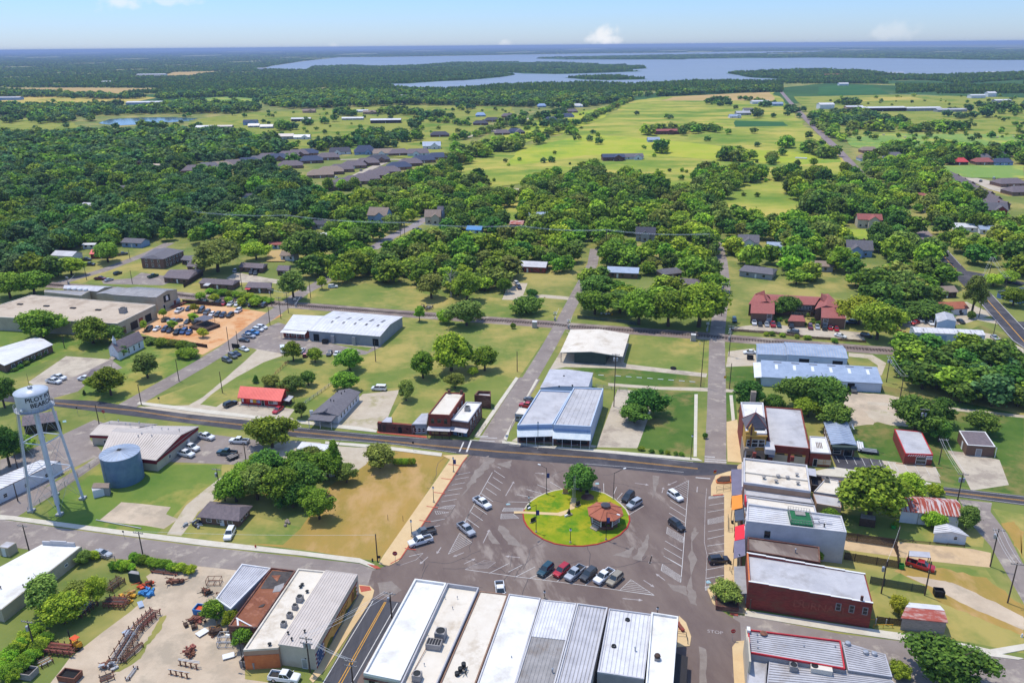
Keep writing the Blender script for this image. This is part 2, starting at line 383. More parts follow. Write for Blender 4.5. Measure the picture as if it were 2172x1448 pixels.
 def wins(s,f,n,v,w,h,u0=None,u1=None,**k):
  l=s.ln(f);u0=.08*l if u0 is None else u0;u1=.92*l if u1 is None else u1
  for i in range(n):s.win(f,u0+(u1-u0)*(i+.5)/n-w/2,v,w,h,**k)
 def door(s,f,u,w,h,m,name='door',frame=ai):
  return s.win(f,u,s.z0+.06,w,h,m,frame,name,False,.08)
 def roofpt(s,u,v,dz=0.):
  I=getattr(s,'I',s.P);p=I[0].lerp(I[1],u).lerp(I[3].lerp(I[2],u),v);return V3((p.x,p.y,getattr(s,'zr',s.H)+dz))
def ac_unit(b,u,v,label,sz=1.,rz=None,group='air conditioners on the flat roofs',cat=ck,p=None):
 p=p or b.roofpt(u,v);rz=radians(-12)if rz is None else rz
 t=thing('air_conditioner',label,cat,tuple(p),0,group)
 m=MB();m.box(p.x,p.y,p.z,sz*1.1,sz*1.1,.12,rz);m.box(p.x,p.y,p.z+.12,sz,sz,sz*.85,rz);m.B(cZ,aD,t)
 m=MB();m.lathe([(.01,p.z+.125+sz*.85),(sz*.38,p.z+.125+sz*.85),(sz*.4,p.z+.2+sz*.85),(sz*.44,p.z+.2+sz*.85),(sz*.44,p.z+.1+sz*.85)],p.x,p.y,16);m.B('fan_grille',aJ,t)
 m=MB()
 for k in range(5):m.box(p.x,p.y,p.z+.2+k*sz*.14,sz*1.02,sz*1.02,.04,rz)
 m.B('louvres',aO,t);return t
def roof_vent(p,label,h=.7,r=.12,m=aO,group='vent pipes on the roofs'):
 mb=MB();mb.tube(p,(p[0],p[1],p[2]+h),r,n=8);mb.lathe([(r*1.8,p[2]+h),(r*1.8,p[2]+h+.06),(.01,p[2]+h+.25)],p[0],p[1],8)
 return solo(mb,'roof_vent',m,label,'roof vent',group,org=tuple(p))
# SETTING
def raised(name,m,px,h=.12,side=None):
 pts=[G(x,y)for x,y in px];ar=sum(pts[i].x*pts[(i+1)%len(pts)].y-pts[(i+1)%len(pts)].x*pts[i].y for i in range(len(pts)))
 if ar<0:pts=pts[::-1]
 mb=MB();mb.hexa([(p.x,p.y,-.02)for p in pts],[(p.x,p.y,h)for p in pts]);return tag(mb.B(name,m),kind=ST)
mb=MB();mb.poly([(-42000,-1500,0),(42000,-1500,0),(42000,41000,0),(-42000,41000,0)])
tag(mb.B('ground','grass'),kind=ST)
sheet('far_country','far_land',[(-2600,212),(0,205),(360,200),(560,205),(900,205),(1000,215),(1340,205),(1400,196),(1640,188),(1760,176),(1900,182),(2172,182),(4800,182),(60000,99.2),(-60000,99.2)],.06)
lake=[(545,149),(575,141),(640,131),(720,122),(830,121.3),(960,119),(1100,116.5),(1260,114),(1420,112.6),(1560,110.4),(1750,108.6),(1742,110.6),(1600,113),(1700,115),(1900,118),(2172,116),(2600,114),(2600,153),(2172,155),(1960,161),(1900,159),(1850,153),(1760,150),(1640,153),(1560,155),(1600,166),(1690,169),(1650,174),(1540,172.5),(1450,173),(1370,178.5),(1340,180),(1250,176),(1130,179),(1060,181),(1000,187),(940,190),(860,188.5),(805,179),(700,160),(620,150)]
sheet('lake','water',lake,.8);LK=lake;LANDS=[]
for nm,px in(('headland',[(560,147.5),(650,149),(665,141),(760,139),(800,141.5),(900,138),(960,133),(1080,132),(1190,133),(1260,136),(1360,139),(1373,146),(1330,149),(1362,152),(1290,155),(1190,158),(1110,157),(1062,153),(1096,159),(1060,165),(990,171),(940,173),(870,178),(800,179),(700,177),(540,162)]),('island',[(1200,166),(1250,160.5),(1310,161),(1376,169),(1290,171),(1240,170)]),('spit',[(1138,125),(1150,122.5),(1300,119.5),(1450,116.2),(1600,114.2),(1700,115),(2172,110),(2600,108),(2600,129),(2172,128),(2100,128),(1900,124.5),(1850,124),(1720,123),(1460,125.5),(1450,127),(1200,127)]),('peninsula',[(1540,156.5),(1560,153.5),(1640,150),(1700,148),(1780,147),(1845,151),(1850,156),(1900,158.5),(1960,161),(2172,154),(2600,154),(2600,182),(2172,182),(1700,176),(1640,173),(1690,170),(1600,166)])):
 sheet(nm,'far_land',px,1.2,sub=6,jit=.12);LANDS.append(px)
sheet('cove','water',[(1060,190),(1110,187.5),(1148,192),(1120,195),(1062,194.5)],.9)
for m,px in((bH,[(0,187),(180,186.5),(376,188),(300,195),(250,199),(160,200),(0,190)]),(cK,[(60,199),(130,196),(260,199),(330,208),(300,214),(240,222),(130,217),(60,228),(0,224),(0,208)]),(cD,[(418,216),(440,208),(480,204.5),(556,211),(560,216),(545,222),(430,223)]),(bL,[(0,255),(60,251),(150,258),(170,270),(120,280),(0,281)]),(bL,[(400,262),(440,250),(520,240),(700,232),(860,224),(980,226),(1080,226),(1090,240),(1020,270),(990,292),(950,308),(860,300),(760,292),(660,306),(500,296),(405,288)]),(bH,[(345,160),(370,153.5),(455,151.5),(468,154),(420,159),(380,162)]),(bH,[(280,161),(330,158),(342,162),(300,164)]),(bH,[(648,190),(690,186),(702,192),(660,193)]),('meadow',[(1345,214),(1400,206),(1560,199),(1638,196),(1668,222),(1700,258),(1736,290),(1778,330),(1812,362),(1826,392),(1740,400),(1700,438),(1700,474),(1560,470),(1500,420),(1420,395),(1290,380),(1160,382),(1020,402),(955,384),(950,356),(1050,320),(1130,306),(1200,282),(1250,262)]),(bH,[(1430,206),(1560,198.5),(1632,196),(1640,203),(1640,214),(1500,214),(1400,214)]),(bN,[(1075,352),(1100,320),(1180,300),(1250,285),(1340,292),(1460,303),(1600,318),(1770,328),(1786,344),(1700,350),(1560,344),(1400,330),(1240,330),(1140,346)]),(dh,[(1557,260),(1560,256),(1660,259),(1672,268),(1560,270)]),(dh,[(1735,186),(1760,181),(1850,182),(1885,199),(1800,203),(1735,202)]),(bL,[(1680,206),(1900,201),(2172,208),(2172,286),(1790,286),(1760,262),(1712,236)]),(cK,[(1790,209),(1930,206),(1960,211),(1800,217)]),(cD,[(1782,288),(1900,284),(2172,286),(2172,326),(2000,322),(1850,322),(1812,312)]),(cD,[(1960,352),(2172,352),(2172,380),(2060,378),(1990,368)]),(cD,[(1860,172),(1960,171),(2030,178),(2020,183),(1900,181)]),(bL,[(2050,178),(2172,170),(2172,182),(2060,184)]),(bL,[(560,305),(700,300),(860,292),(1010,300),(1090,262),(1190,232),(1320,236),(1200,282),(1060,316),(950,345),(800,330),(640,318)]),(bN,[(1120,268),(1180,246),(1240,236),(1340,215),(1250,262),(1190,284),(1060,316),(1000,318)]),('meadow',[(1040,388),(1075,400),(1100,412),(1100,470),(1048,470),(1052,430)]),('meadow',[(1560,430),(1640,424),(1702,440),(1690,476),(1560,470)]),(bN,[(1790,486),(1850,490),(1850,510),(1800,508)]),(bN,[(1785,513),(1842,514),(1835,530),(1788,528)]),(bH,[(566,534),(604,530),(604,556),(566,556)])):
 sheet('field',m,px,.12,sub=5,jit=.10)
sheet(cp,cp,[(208,262),(232,253),(300,250),(370,249),(420,252),(400,257),(320,263),(250,267)],.3,sub=4,jit=.08)
sheet(cp,cp,[(1234,277),(1260,275),(1335,275.5),(1338,278.5),(1262,280)],.3,sub=3,jit=.05)
sheet(cp,cp,[(1352,233.5),(1375,231),(1446,230.5),(1453,235),(1400,237),(1360,236)],.3,sub=3,jit=.05)
sheet(cp,cp,[(1134,311),(1160,303),(1216,305),(1212,310),(1160,314)],.3,sub=3,jit=.05)
sheet('swimming_pool','pool',[(1054,549),(1070,546),(1084,549),(1074,555),(1056,554)],.05)
S=sheet
S(aV,dc,[(958,964),(803,1190),(640,1166),(520,1150),(560,1115),(640,1118),(700,1030),(745,1000),(770,962),(840,955)],.004,sub=3,jit=.03)
S(aV,cl,[(100,1085),(210,990),(320,985),(470,985),(470,1030),(400,1060),(330,1135),(240,1122),(110,1104)],.004)
S(aV,aV,[(385,1125),(420,1085),(540,1095),(640,1118),(600,1155),(500,1150),(380,1137)],.004)
S(aV,cl,[(240,760),(330,700),(430,735),(430,765),(270,860),(165,850),(180,820)],.004)
S(aV,cl,[(40,790),(0,800),(0,690),(60,700),(250,715),(260,745),(150,745)],.004)
S(aV,aV,[(300,855),(560,762),(640,770),(800,700),(850,672),(1168,700),(1100,800),(1010,920),(810,912),(870,820),(740,830),(640,885),(420,858)],.004,sub=2,jit=.02)
S(aV,aV,[(655,615),(760,605),(880,606),(1205,655),(1180,682),(1030,672),(840,656),(650,640)],.004)
S(aV,bG,[(1350,948),(1400,830),(1480,832),(1478,965)],.006)
S(aV,bG,[(1205,778),(1330,700),(1508,716),(1494,822),(1300,815)],.004)
S(aV,aV,[(1338,708),(1508,716),(1500,792),(1320,776)],.006)
S(aV,bG,[(1530,830),(1560,835),(1564,890),(1545,905),(1528,880)],.006)
S(aV,bG,[(1535,776),(1600,778),(1600,830),(1530,825)],.006)
S(aV,bG,[(1790,800),(2172,880),(2172,1050),(2030,1030),(1900,1000),(1820,960)],.004)
S(aV,bG,[(1555,1252),(1760,1275),(1860,1300),(1930,1355),(1560,1298)],.004)
S(aV,aV,[(1790,1290),(1940,1195),(2090,1205),(2150,1290),(2172,1300),(2172,1385),(2060,1362),(1860,1336)],.004)
S(aV,aV,[(1640,1080),(1930,1100),(2090,1125),(2085,1160),(1800,1133)],.004)
S(aV,aV,[(2105,1078),(2172,1090),(2172,1190),(2140,1130)],.004)
S(aV,aV,[(210,585),(300,545),(390,590),(520,610),(640,615),(590,640),(380,615),(180,600)],.003)
S(aV,aV,[(2010,575),(2060,612),(2080,640),(2000,640)],.004)
S(aV,bG,[(2040,705),(2080,690),(2150,720),(2160,730),(2060,730)],.006)
S('dirt_yard',dv,[(410,1200),(520,1192),(520,1440),(690,1460),(90,1470),(150,1395),(330,1250),(310,1222),(345,1195)],.008,sub=3,jit=.06)
S(bC,'orange_dirt',[(372,646),(470,648),(600,668),(560,690),(485,722),(430,752),(375,730),(290,705),(250,690),(330,655)],.008,sub=2,jit=.03)
S(cV,bq,[(384,868),(430,842),(478,802),(520,765),(545,742),(520,728),(566,740),(606,752),(560,768),(500,800),(450,835),(420,862)],.010,sub=2,jit=.02)
S('gravel_apron',bq,[(300,862),(430,858),(505,870),(620,886),(640,905),(440,882),(280,866)],.008)
S('dirt_court',dv,[(210,1103),(258,1064),(362,1075),(352,1090),(378,1100),(350,1120)],.010,sub=3,jit=.04)
S(cV,bq,[(355,1132),(395,1072),(470,1010),(540,978),(600,960),(620,975),(490,1035),(420,1085),(385,1136)],.008,sub=2,jit=.03)
S(bC,bq,[(575,958),(640,935),(700,945),(800,950),(775,985),(740,1010),(660,1010),(600,990)],.007,sub=2,jit=.04)
S(bd,aF,[(420,917),(560,935),(555,975),(500,985),(330,978),(390,950)],.008)
S(bd,ao,[(600,933),(680,938),(685,952),(560,955)],.012)
S(bC,bq,[(700,905),(770,835),(850,826),(815,905),(800,910)],.008,sub=2,jit=.03)
S('forecourt',ao,[(470,855),(520,850),(625,868),(610,888),(440,876)],.012)
S(bd,aF,[(590,684),(655,700),(640,715),(780,745),(800,728),(810,735),(775,752),(610,752),(500,732),(520,712)],.012)
S('apron',ao,[(604,700),(660,705),(812,727),(800,738),(640,722),(600,716)],.014)
S('concrete_yard',ao,[(60,810),(140,755),(235,762),(160,800),(80,822)],.008)
S(bd,aF,[(60,830),(80,820),(160,798),(235,762),(260,780),(200,800),(165,830),(110,845)],.010)
S(bd,aF,[(0,975),(60,955),(200,890),(230,900),(190,930),(220,960),(140,1000),(60,1060),(0,1095)],.006)
S(bW,aF,[(0,1082),(60,1055),(180,985),(215,960),(222,975),(120,1045),(35,1096),(0,1106)],.010)
S(bd,aF,[(215,595),(280,590),(300,578),(385,590),(345,605),(220,602)],.006)
S(bd,ao,[(480,590),(500,577),(570,590),(640,600),(650,618),(570,598),(500,600)],.006)
S(bd,ao,[(1545,695),(1590,690),(1640,688),(1830,705),(1835,722),(1700,712),(1550,700)],.008)
S(bC,bq,[(1915,668),(1990,655),(2050,640),(2110,668),(2090,672),(2050,685),(1950,700),(1910,690)],.007,sub=2,jit=.03)
S(bW,ao,[(2040,668),(2115,678),(2128,690),(2060,676)],.012)
S(bW,bq,[(2085,705),(2110,710),(2172,740),(2172,750),(2085,735)],.010)
S(bC,bq,[(1545,745),(1600,738),(1606,775),(1540,778)],.008)
S(cV,bq,[(1800,748),(1850,752),(1880,770),(1870,796),(1860,796),(1862,775),(1840,760),(1800,756)],.008)
S(bC,dv,[(1800,830),(1870,835),(1925,846),(1890,880),(1850,900),(1800,905),(1770,880)],.008,sub=5,jit=.3);S(bC,bq,[(1835,872),(1880,868),(1925,895),(1930,905),(1880,900),(1850,890)],.010,sub=5,jit=.4)
S('lane',bq,[(1840,851),(2000,862),(2172,880),(2172,886),(2000,868),(1840,858)],.010)
S('lane',bq,[(1290,812),(1400,820),(1500,822),(1560,826),(1560,832),(1400,826),(1290,818)],.010)
S(bC,ao,[(1265,948),(1310,825),(1345,828),(1395,832),(1352,950)],.006)
S('alley','alley',[(1790,1138),(1900,1148),(2060,1163),(2102,1172),(2100,1203),(1960,1188),(1790,1165)],.010)
S(aV,dc,[(1890,1208),(2000,1205),(2090,1225),(2172,1285),(2172,1350),(2080,1310),(1990,1275),(1960,1240)],.008,sub=6,jit=.3);S(aV,dc,[(2125,1110),(2150,1105),(2172,1130),(2172,1185),(2150,1150)],.008,sub=5,jit=.3);S('dirt_drive',dv,[(1920,1220),(1970,1226),(2020,1235),(2080,1262),(2172,1308),(2172,1336),(2060,1288),(1985,1250)],.010,sub=6,jit=.22)
S('forecourt',ao,[(2010,955),(2055,960),(2120,975),(2140,1028),(2060,1040),(2040,1000)],.010)
S(bd,bp,[(1762,963),(1870,975),(1890,1002),(1775,992)],.010)
S(bd,ao,[(1870,976),(1985,990),(1996,1024),(1890,1008)],.010)
S(aN,bv,[(1720,1000),(1770,990),(1890,1008),(1996,1028),(1990,1033),(1850,1015),(1740,1008)],.014)
S('terrace',ao,[(1165,785),(1210,710),(1200,702),(1330,772),(1500,792),(1498,800),(1330,782),(1200,778)],.010)
S('forecourt',ao,[(1085,935),(1110,918),(1265,945),(1262,950)],.012)
def strip(px,w,name,m,z,kind=ST):
 """ribbon along photo pixels with a width in metres"""
 pts=[G(x,y)for x,y in px];Lf=[];Rt=[]
 for i,p in en(pts):
  d=(pts[min(i+1,len(pts)-1)]-pts[max(i-1,0)]);d.normalize();n=V3((-d.y,d.x,0))*w/2;Lf.append(p+n);Rt.append(p-n)
 RIBS.append((pts,w/2));mb=MB();NS[0]+=1;z+=NS[0]*.00006
 for i in range(len(pts)-1):mb.add([(q.x,q.y,z)for q in(Rt[i],Rt[i+1],Lf[i+1],Lf[i])],[(0,1,2,3)])
 return tag(mb.B(name,m),kind=kind)
RAIL=[(-60,592),(95,603),(375,625),(400,628),(588,645),(635,648),(840,664),(1030,678),(1173,688),(1208,692),(1504,713),(1541,717),(1840,741),(2132,758),(2260,766)]
strip(RAIL,9.,'railway_bed','ballast',.02)
mb=MB()
P_=[G(x,y)for x,y in RAIL]
for off in(-.75,.75):
 for i in range(len(P_)-1):
  d=(P_[i+1]-P_[i]).normalized();n=V3((-d.y,d.x,0))*off
  a,b=P_[i]+n,P_[i+1]+n;mb.hexa([(a.x-d.y*-.05,a.y,.2),(b.x,b.y,.2),(b.x-d.y*.12,b.y+d.x*.12,.2),(a.x-d.y*.12,a.y+d.x*.12,.2)],[(a.x,a.y,.34),(b.x,b.y,.34),(b.x-d.y*.12,b.y+d.x*.12,.34),(a.x-d.y*.12,a.y+d.x*.12,.34)])
tag(mb.B('railway_rails',bX),kind=ST)
mb=MB()
for i in range(len(P_)-1):
 d=(P_[i+1]-P_[i]);l=d.length;d/=l;k=0.
 while k<l:
  p=P_[i]+d*k;mb.box(p.x,p.y,.03,.28,2.5,.16,atan2(d.y,d.x));k+=1.1
tag(mb.B('railway_sleepers',aj),kind=ST)
S('highway',bp,[(-60,828),(114,846),(203,850),(287,863),(400,878),(550,893.5),(626,905),(780,920),(907,929),(996,933.5),(1160,949),(1267,956),(1480,980),(1572,986),(1700,1003),(1850,1019),(1991,1031),(2172,1051),(2620,1096),(2620,1120),(2172,1071.5),(1996,1049),(1850,1035),(1700,1023),(1549,1007),(1454,1008),(1205,983),(1060,972),(968,961.5),(840,943),(629,927),(400,897.5),(240,877),(112,861),(-60,845)],.030)
S('square',dp,[(996,965),(1060,971),(1205,982),(1454,1007),(1552,1006),(1540,1040),(1545,1090),(1545,1240),(1520,1288),(1570,1320),(1580,1500),(690,1500),(760,1300),(790,1210),(830,1195),(862,1165),(985,975)],.022)
S(bl,aF,[(-40,1100),(20,1103),(127,1119),(400,1155),(763,1195),(800,1209),(800,1290),(560,1215),(430,1201),(200,1180),(60,1165),(-40,1150)],.016)
S(bl,'asphalt_new',[(785,1268),(852,1277),(760,1440),(735,1500),(660,1500),(700,1420)],.034)
S(bl,aF,[(1555,1302),(1600,1308),(1780,1343),(2000,1370),(2172,1398),(2620,1455),(2620,1640),(1560,1560)],.016)
S(bl,aF,[(2034,1058),(2104,1066),(2101,1085),(2136,1131),(2172,1199),(2240,1300),(2240,1420),(2172,1280),(2136,1217),(2100,1156),(2064,1115)],.018)
STA=[(1043,935),(1065,912),(1121,838),(1158,780),(1189,692),(1226,610),(1262,540),(1266,520)]
strip([(1041,938),(1075,880),(1124,802)],7.6,bl,aF,.026)
strip([(1124,802),(1160,742),(1190,688),(1257,560),(1262,528)],5.6,bl,aF,.020)
strip([(1517,985),(1520,880),(1521,709),(1527,660),(1536,610),(1531,554),(1521,514)],6.0,bl,aF,.020)
strip([(250,872),(420,775),(483,737),(554,683),(598,652),(640,621),(675,603),(705,585)],7.2,bl,aF,.020)
strip([(110,605),(220,573),(318,536),(360,515)],6.5,bl,aF,.012)
strip([(790,528),(830,502),(880,478),(905,462)],7.0,bl,'road_far',.012)
strip([(2300,810),(2172,724),(2080,622),(2030,574),(1976,512),(1930,470),(1866,411),(1812,356),(1774,315),(1737,280),(1708,251),(1673,214),(1647,183)],8.6,'highway','road_brown',.30)
strip([(2300,810),(2172,724),(2080,622),(2030,574),(1976,512)],8.4,'highway',bp,.31)
strip([(1985,574),(2040,577),(2110,590),(2172,604)],7.0,bl,bp,.30)
strip([(2130,688),(2172,690),(2230,690)],8.0,bl,bp,.31)
strip([(815,345),(790,356),(740,380),(700,398),(670,412)],8.5,bl,ao,.16)
strip([(716,339),(780,338),(850,339),(905,336)],6.,bl,ao,.17)
strip([(930,310),(985,292),(1040,279),(1090,265),(1140,245),(1185,232)],9.,bl,ao,.16)
strip([(840,309),(930,311),(1000,313)],7.,bl,ao,.165)
strip([(2025,372),(2080,384),(2120,402),(2172,415)],16.,bl,ao,.16)
strip([(1380,328),(1450,330),(1520,333),(1612,337),(1690,342),(1745,352),(1775,368)],5.,b7,bH,.18)
strip([(1470,296),(1560,300),(1640,308),(1720,316),(1775,322)],4.,b7,ao,.18)
strip([(1690,310),(1740,316)],2.,b7,ao,.19)
strip([(570,262),(680,258),(760,261),(840,262),(920,258)],5.,b7,ao,.18)
strip([(1885,200),(1990,203),(2010,206)],5.,b7,ao,.19)
strip([(2040,652),(2110,666)],6.,bW,bq,.02)
strip([(2130,664),(2100,648)],5.,bW,ao,.02)
strip([(1085,632),(1150,628),(1212,633)],5.,bW,bq,.012)
strip([(1085,636),(1100,600)],9.,bW,bq,.010)
strip([(810,648),(900,660)],.1,'path',dv,.006)
raised(aN,bz,[(938,966),(994,964),(985,975),(862,1168),(845,1190),(825,1200),(803,1196),(812,1180),(955,975)],.14)
raised(aN,bv,[(0,1092),(25,1094),(240,1122),(440,1146),(640,1169),(763,1184),(794,1197),(797,1207),(763,1194),(640,1178),(440,1158),(240,1132),(20,1102),(0,1102)],.12)
raised(aN,bz,[(1572,996),(1545,1000),(1518,1008),(1508,1030),(1508,1052),(1536,1050),(1536,1135),(1536,1226),(1510,1240),(1500,1250),(1512,1280),(1530,1294),(1580,1302),(1584,1290),(1572,1236),(1570,1060)],.14)
raised(aN,bz,[(1440,1306),(1455,1320),(1466,1350),(1463,1370),(1436,1372)],.14)
raised(aN,bz,[(1553,1372),(1562,1360),(1584,1358),(1582,1500),(1560,1500)],.14)
raised(aN,bv,[(1580,1294),(1780,1324),(2000,1355),(2100,1377),(2172,1365),(2240,1358),(2240,1372),(2172,1378),(2125,1387),(2172,1396),(2160,1399),(2090,1390),(1980,1368),(1780,1339),(1580,1306)],.12)
raised(aN,bz,[(761,1240),(785,1243),(794,1252),(790,1268),(770,1300),(690,1420),(664,1448),(656,1440),(700,1372),(762,1262)],.13)
raised(aN,bv,[(440,869),(560,884),(640,892),(760,905),(800,912),(798,917),(700,906),(620,896),(440,877),(290,857),(296,852)],.12)
raised(aN,bE,[(800,914),(905,925),(905,929),(800,918)],.10)
raised(aN,bv,[(690,936),(800,944),(938,961),(936,968),(800,951),(690,941)],.12)
raised(aN,bv,[(1094,800),(1100,802),(1016,926),(1006,925)],.12)
raised(aN,bv,[(1137,804),(1142,806),(1085,900),(1075,935),(1068,930)],.12)
raised(aN,bv,[(1065,935),(1150,944),(1300,956),(1480,972),(1490,978),(1470,977),(1300,962),(1150,949),(1065,940)],.12)
raised(aN,bv,[(1473,836),(1480,836),(1478,968),(1471,968)],.06)
raised(aN,bv,[(1547,838),(1554,838),(1559,890),(1552,892)],.06)
raised(aN,bz,[(1541,895),(1564,890),(1572,968),(1584,982),(1543,979)],.13)
raised(aN,bE,[(762,1242),(784,1244),(788,1252),(766,1256)],.145)
raised(aN,bE,[(778,1196),(800,1200),(808,1206),(795,1206)],.146)
raised(aN,bE,[(1548,1299),(1566,1301),(1565,1306),(1550,1304)],.145)
raised(aN,bE,[(1440,1316),(1447,1330),(1449,1336),(1440,1336)],.15)
# road markings
ic0=G(1222,1095);ML=MB();MF=MB();MY=MB();MBl=MB();MK=MB()
def line(mb,a,b,w=.12,z=.046):
 a,b=G(*a),G(*b);d=(b-a).normalized();n=V3((-d.y,d.x,0))*w/2
 mb.add([(q.x,q.y,z)for q in(a-n,b-n,b+n,a+n)],[(0,1,2,3)])
def pline(mb,pts,w=.12,z=.046):
 for i in range(len(pts)-1):line(mb,pts[i],pts[i+1],w,z+i*2e-4)
def hatch(mb,pts,n,w=.085):
 """triangle or quad outline with bars across"""
 pline(mb,pts+[pts[0]],w)
 a,b,c,d=pts if len(pts)==4 else(pts[0],pts[0],pts[2],pts[1])
 for k in range(1,n):
  t=k/n;line(mb,(a[0]+(d[0]-a[0])*t,a[1]+(d[1]-a[1])*t),(b[0]+(c[0]-b[0])*t,b[1]+(c[1]-b[1])*t),w,.048)
def arrow(mb,a,b,w=.22,z=.047):
 line(mb,a,b,w,z);A_,B_=G(*a),G(*b);d=(B_-A_).normalized();n=V3((-d.y,d.x,0));t=B_+d*.9
 mb.add([(q.x,q.y,z+.002)for q in(B_-n*.45,t,B_+n*.45)],[(0,1,2)])
Q=lambda zx,zy,ox,oy,s:(ox+zx/s,oy+zy/s)
QA=lambda x,y:Q(x,y,1560,600,8.044)
QB=lambda x,y:Q(x,y,400,1080,3.934)
QC=lambda x,y:Q(x,y,740,1080,3.934)
QI=lambda x,y:Q(x,y,1060,900,4.826)
QP=lambda x,y:Q(x,y,780,760,3.934)
QD=lambda x,y:Q(x,y,1140,1080,3.934)
QE=lambda x,y:Q(x,y,1440,760,3.934)
QF=lambda x,y:Q(x,y,1480,1080,3.936)
QG=lambda x,y:Q(x,y,1880,580,7.438)
QH=lambda x,y:Q(x,y,240,590,8.354)
QJ=lambda x,y:Q(x,y,1440,460,4.26)
QK=lambda x,y:Q(x,y,0,760,3.934)
QL=lambda x,y:Q(x,y,0,1080,3.934)
QM=lambda x,y:Q(x,y,0,460,4.259)
QN=lambda x,y:Q(x,y,400,460,4.259)
for a,b in(((855,950),(750,970)),((840,990),(730,1008)),((812,1035),(700,1055)),((790,1080),(668,1102)),((767,1128),(640,1146)),((742,1173),(615,1195))):
 line(ML,QP(*a),QP(*b))
for a,b in(((645,1338),(500,1365)),((605,1392),(470,1420))):line(ML,QP(*a),QP(*b))
hatch(ML,[QP(730,1222),QP(700,1255),QP(585,1250),QP(640,1232)],6)
hatch(ML,[QP(678,1284),QP(560,1272),QP(575,1300)],6)
line(ML,QC(620,365),QC(500,392));pline(MF,[QC(620,365),QC(560,420),QC(430,465)])
pline(ML,[QP(1040,950),QP(800,1375)])
for a,b in(((1085,905),(1112,920)),((1055,935),(1145,995)),((1045,990),(1125,1042)),((1000,1028),(1110,1100)),((985,1080),(1075,1140)),((945,1125),(1045,1193)),((885,1225),(995,1300)),((860,1282),(960,1352)),((830,1338),(930,1410))):
 line(ML,QP(*a),QP(*b))
hatch(ML,[QC(925,195),QC(1025,275),QC(830,372)],9)
pline(ML,[QC(1020,0),QC(960,120)])
for a,b in(((85,790),(290,795)),((175,717),(355,750)),((275,663),(435,708)),((385,615),(540,680)),((515,587),(640,660)),((653,570),(745,648)),((1063,602),(1066,700)),((1195,640),(1160,730)),((1312,695),(1215,820)),((1405,760),(1300,865)),((1475,832),(1330,920)),((1255,700),(1200,765))):
 line(ML,QI(*a),QI(*b))
hatch(ML,[QI(45,852),QI(240,855),QI(240,888),QI(25,888)],6)
hatch(ML,[QI(15,915),QI(140,915),QI(195,958),QI(10,965)],6)
hatch(ML,[QI(860,590),QI(925,580),QI(968,675),QI(838,625)],4)
pline(ML,[QI(1935,572),QI(1868,1440),QD(1196,605)])
hatch(ML,[QI(1933,572),QI(1920,750),QI(1760,660)],8)
for a,b in(((1745,775),(1905,872)),((1740,840),(1900,940)),((1732,905),(1895,1005)),((1720,970),(1760,1000)),((1692,1190),(1868,1292)),((1682,1265),(1862,1370)),((1678,1345),(1860,1446))):
 line(ML,QI(*a),QI(*b))
hatch(ML,[QI(1715,1050),QI(1885,1152),QI(1875,1210),QI(1708,1115)],6)
hatch(ML,[QD(1042,455),QD(1200,560),QD(1192,608),QD(1032,510)],6)
line(ML,QD(1055,390),QD(1205,478))
for a,b in(((1335,450),(1170,533)),((1445,463),(1330,522)),((1552,480),(1395,560)),((1640,520),(1505,575)),((1700,540),(1620,590))):line(ML,QC(*a),QC(*b))
for a,b in(((275,490),(160,605)),((395,535),(275,617)),((490,555),(395,635)),((640,560),(515,645))):line(ML,QD(*a),QD(*b))
pline(ML,[QC(970,500),QC(1395,560),QC(1731,602),QD(520,650),QD(975,716)])
hatch(ML,[QD(780,585),QD(970,712),QD(685,675)],7)
hatch(MF,[QC(1130,425),QC(1225,440),QC(1160,490),QC(975,495)],6)
for zx0,zy0,zx1,zy1 in((85,185,222,160),(80,247,222,215),(80,305,222,284),(90,368,220,345),(65,505,235,472),(65,578,235,545)):line(ML,QF(zx0,zy0),QF(zx1,zy1))
for zx0,zy0,zx1,zy1 in((250,1225,375,1205),(240,1282,380,1258)):line(ML,QE(zx0,zy0),QE(zx1,zy1))
hatch(ML,[QF(85,85),QF(222,55),QF(222,100),QF(85,125)],6)
hatch(ML,[QE(250,1152),QE(380,1128),QE(375,1152),QE(250,1172)],5)
hatch(ML,[QF(60,645),QF(225,610),QF(130,655),QF(65,675)],6)
pline(MF,[(1499,1035),(1496,1070),(1494,1150),(1500,1178),(1496,1250)])
pline(MF,[QE(155,1070),QE(150,1115)],.3);line(ML,QE(140,993),QE(262,1003),.4)
line(ML,QE(215,818),QE(300,823),.4);line(ML,QE(215,838),QE(398,850),.3);line(ML,QE(215,855),QE(398,867),.3)
line(ML,QP(800,698),QP(765,778),.4);line(ML,QP(865,678),QP(825,780),.5)
line(ML,QP(905,648),QP(1005,650),.4);line(ML,QP(855,680),QP(1060,692),.3);line(ML,QP(900,657),QP(1080,665),.3)
for a,b in(((60,730),(135,600)),((365,498),(430,502)),((1660,700),(1672,660)),((1815,580),(1740,612)),((1385,600),(1495,615)),((1555,1345),(1540,1405)),((210,1362),(95,1350))):
 arrow(MF,QI(*a),QI(*b))
for a,b in(((770,315),(745,352)),((960,360),(895,385)),((960,455),(1030,422)),((1120,280),(1165,185)),((660,395),(610,440))):arrow(MF,QC(*a),QC(*b))
for a,b in(((955,382),(940,440)),((500,490),(425,480)),((1065,592),(1010,552)),((885,590),(950,632)),((710,742),(845,755))):arrow(MF,QD(*a),QD(*b))
for k,px in en(([(1255,130),(1310,150),(1440,310),(1330,290),(1240,170)],[(1150,200),(1180,175),(1265,290),(1190,285)],)):
 sheet(bo,cY,[QC(x,y)for x,y in px],.036+k*.001,sub=6,jit=.3)
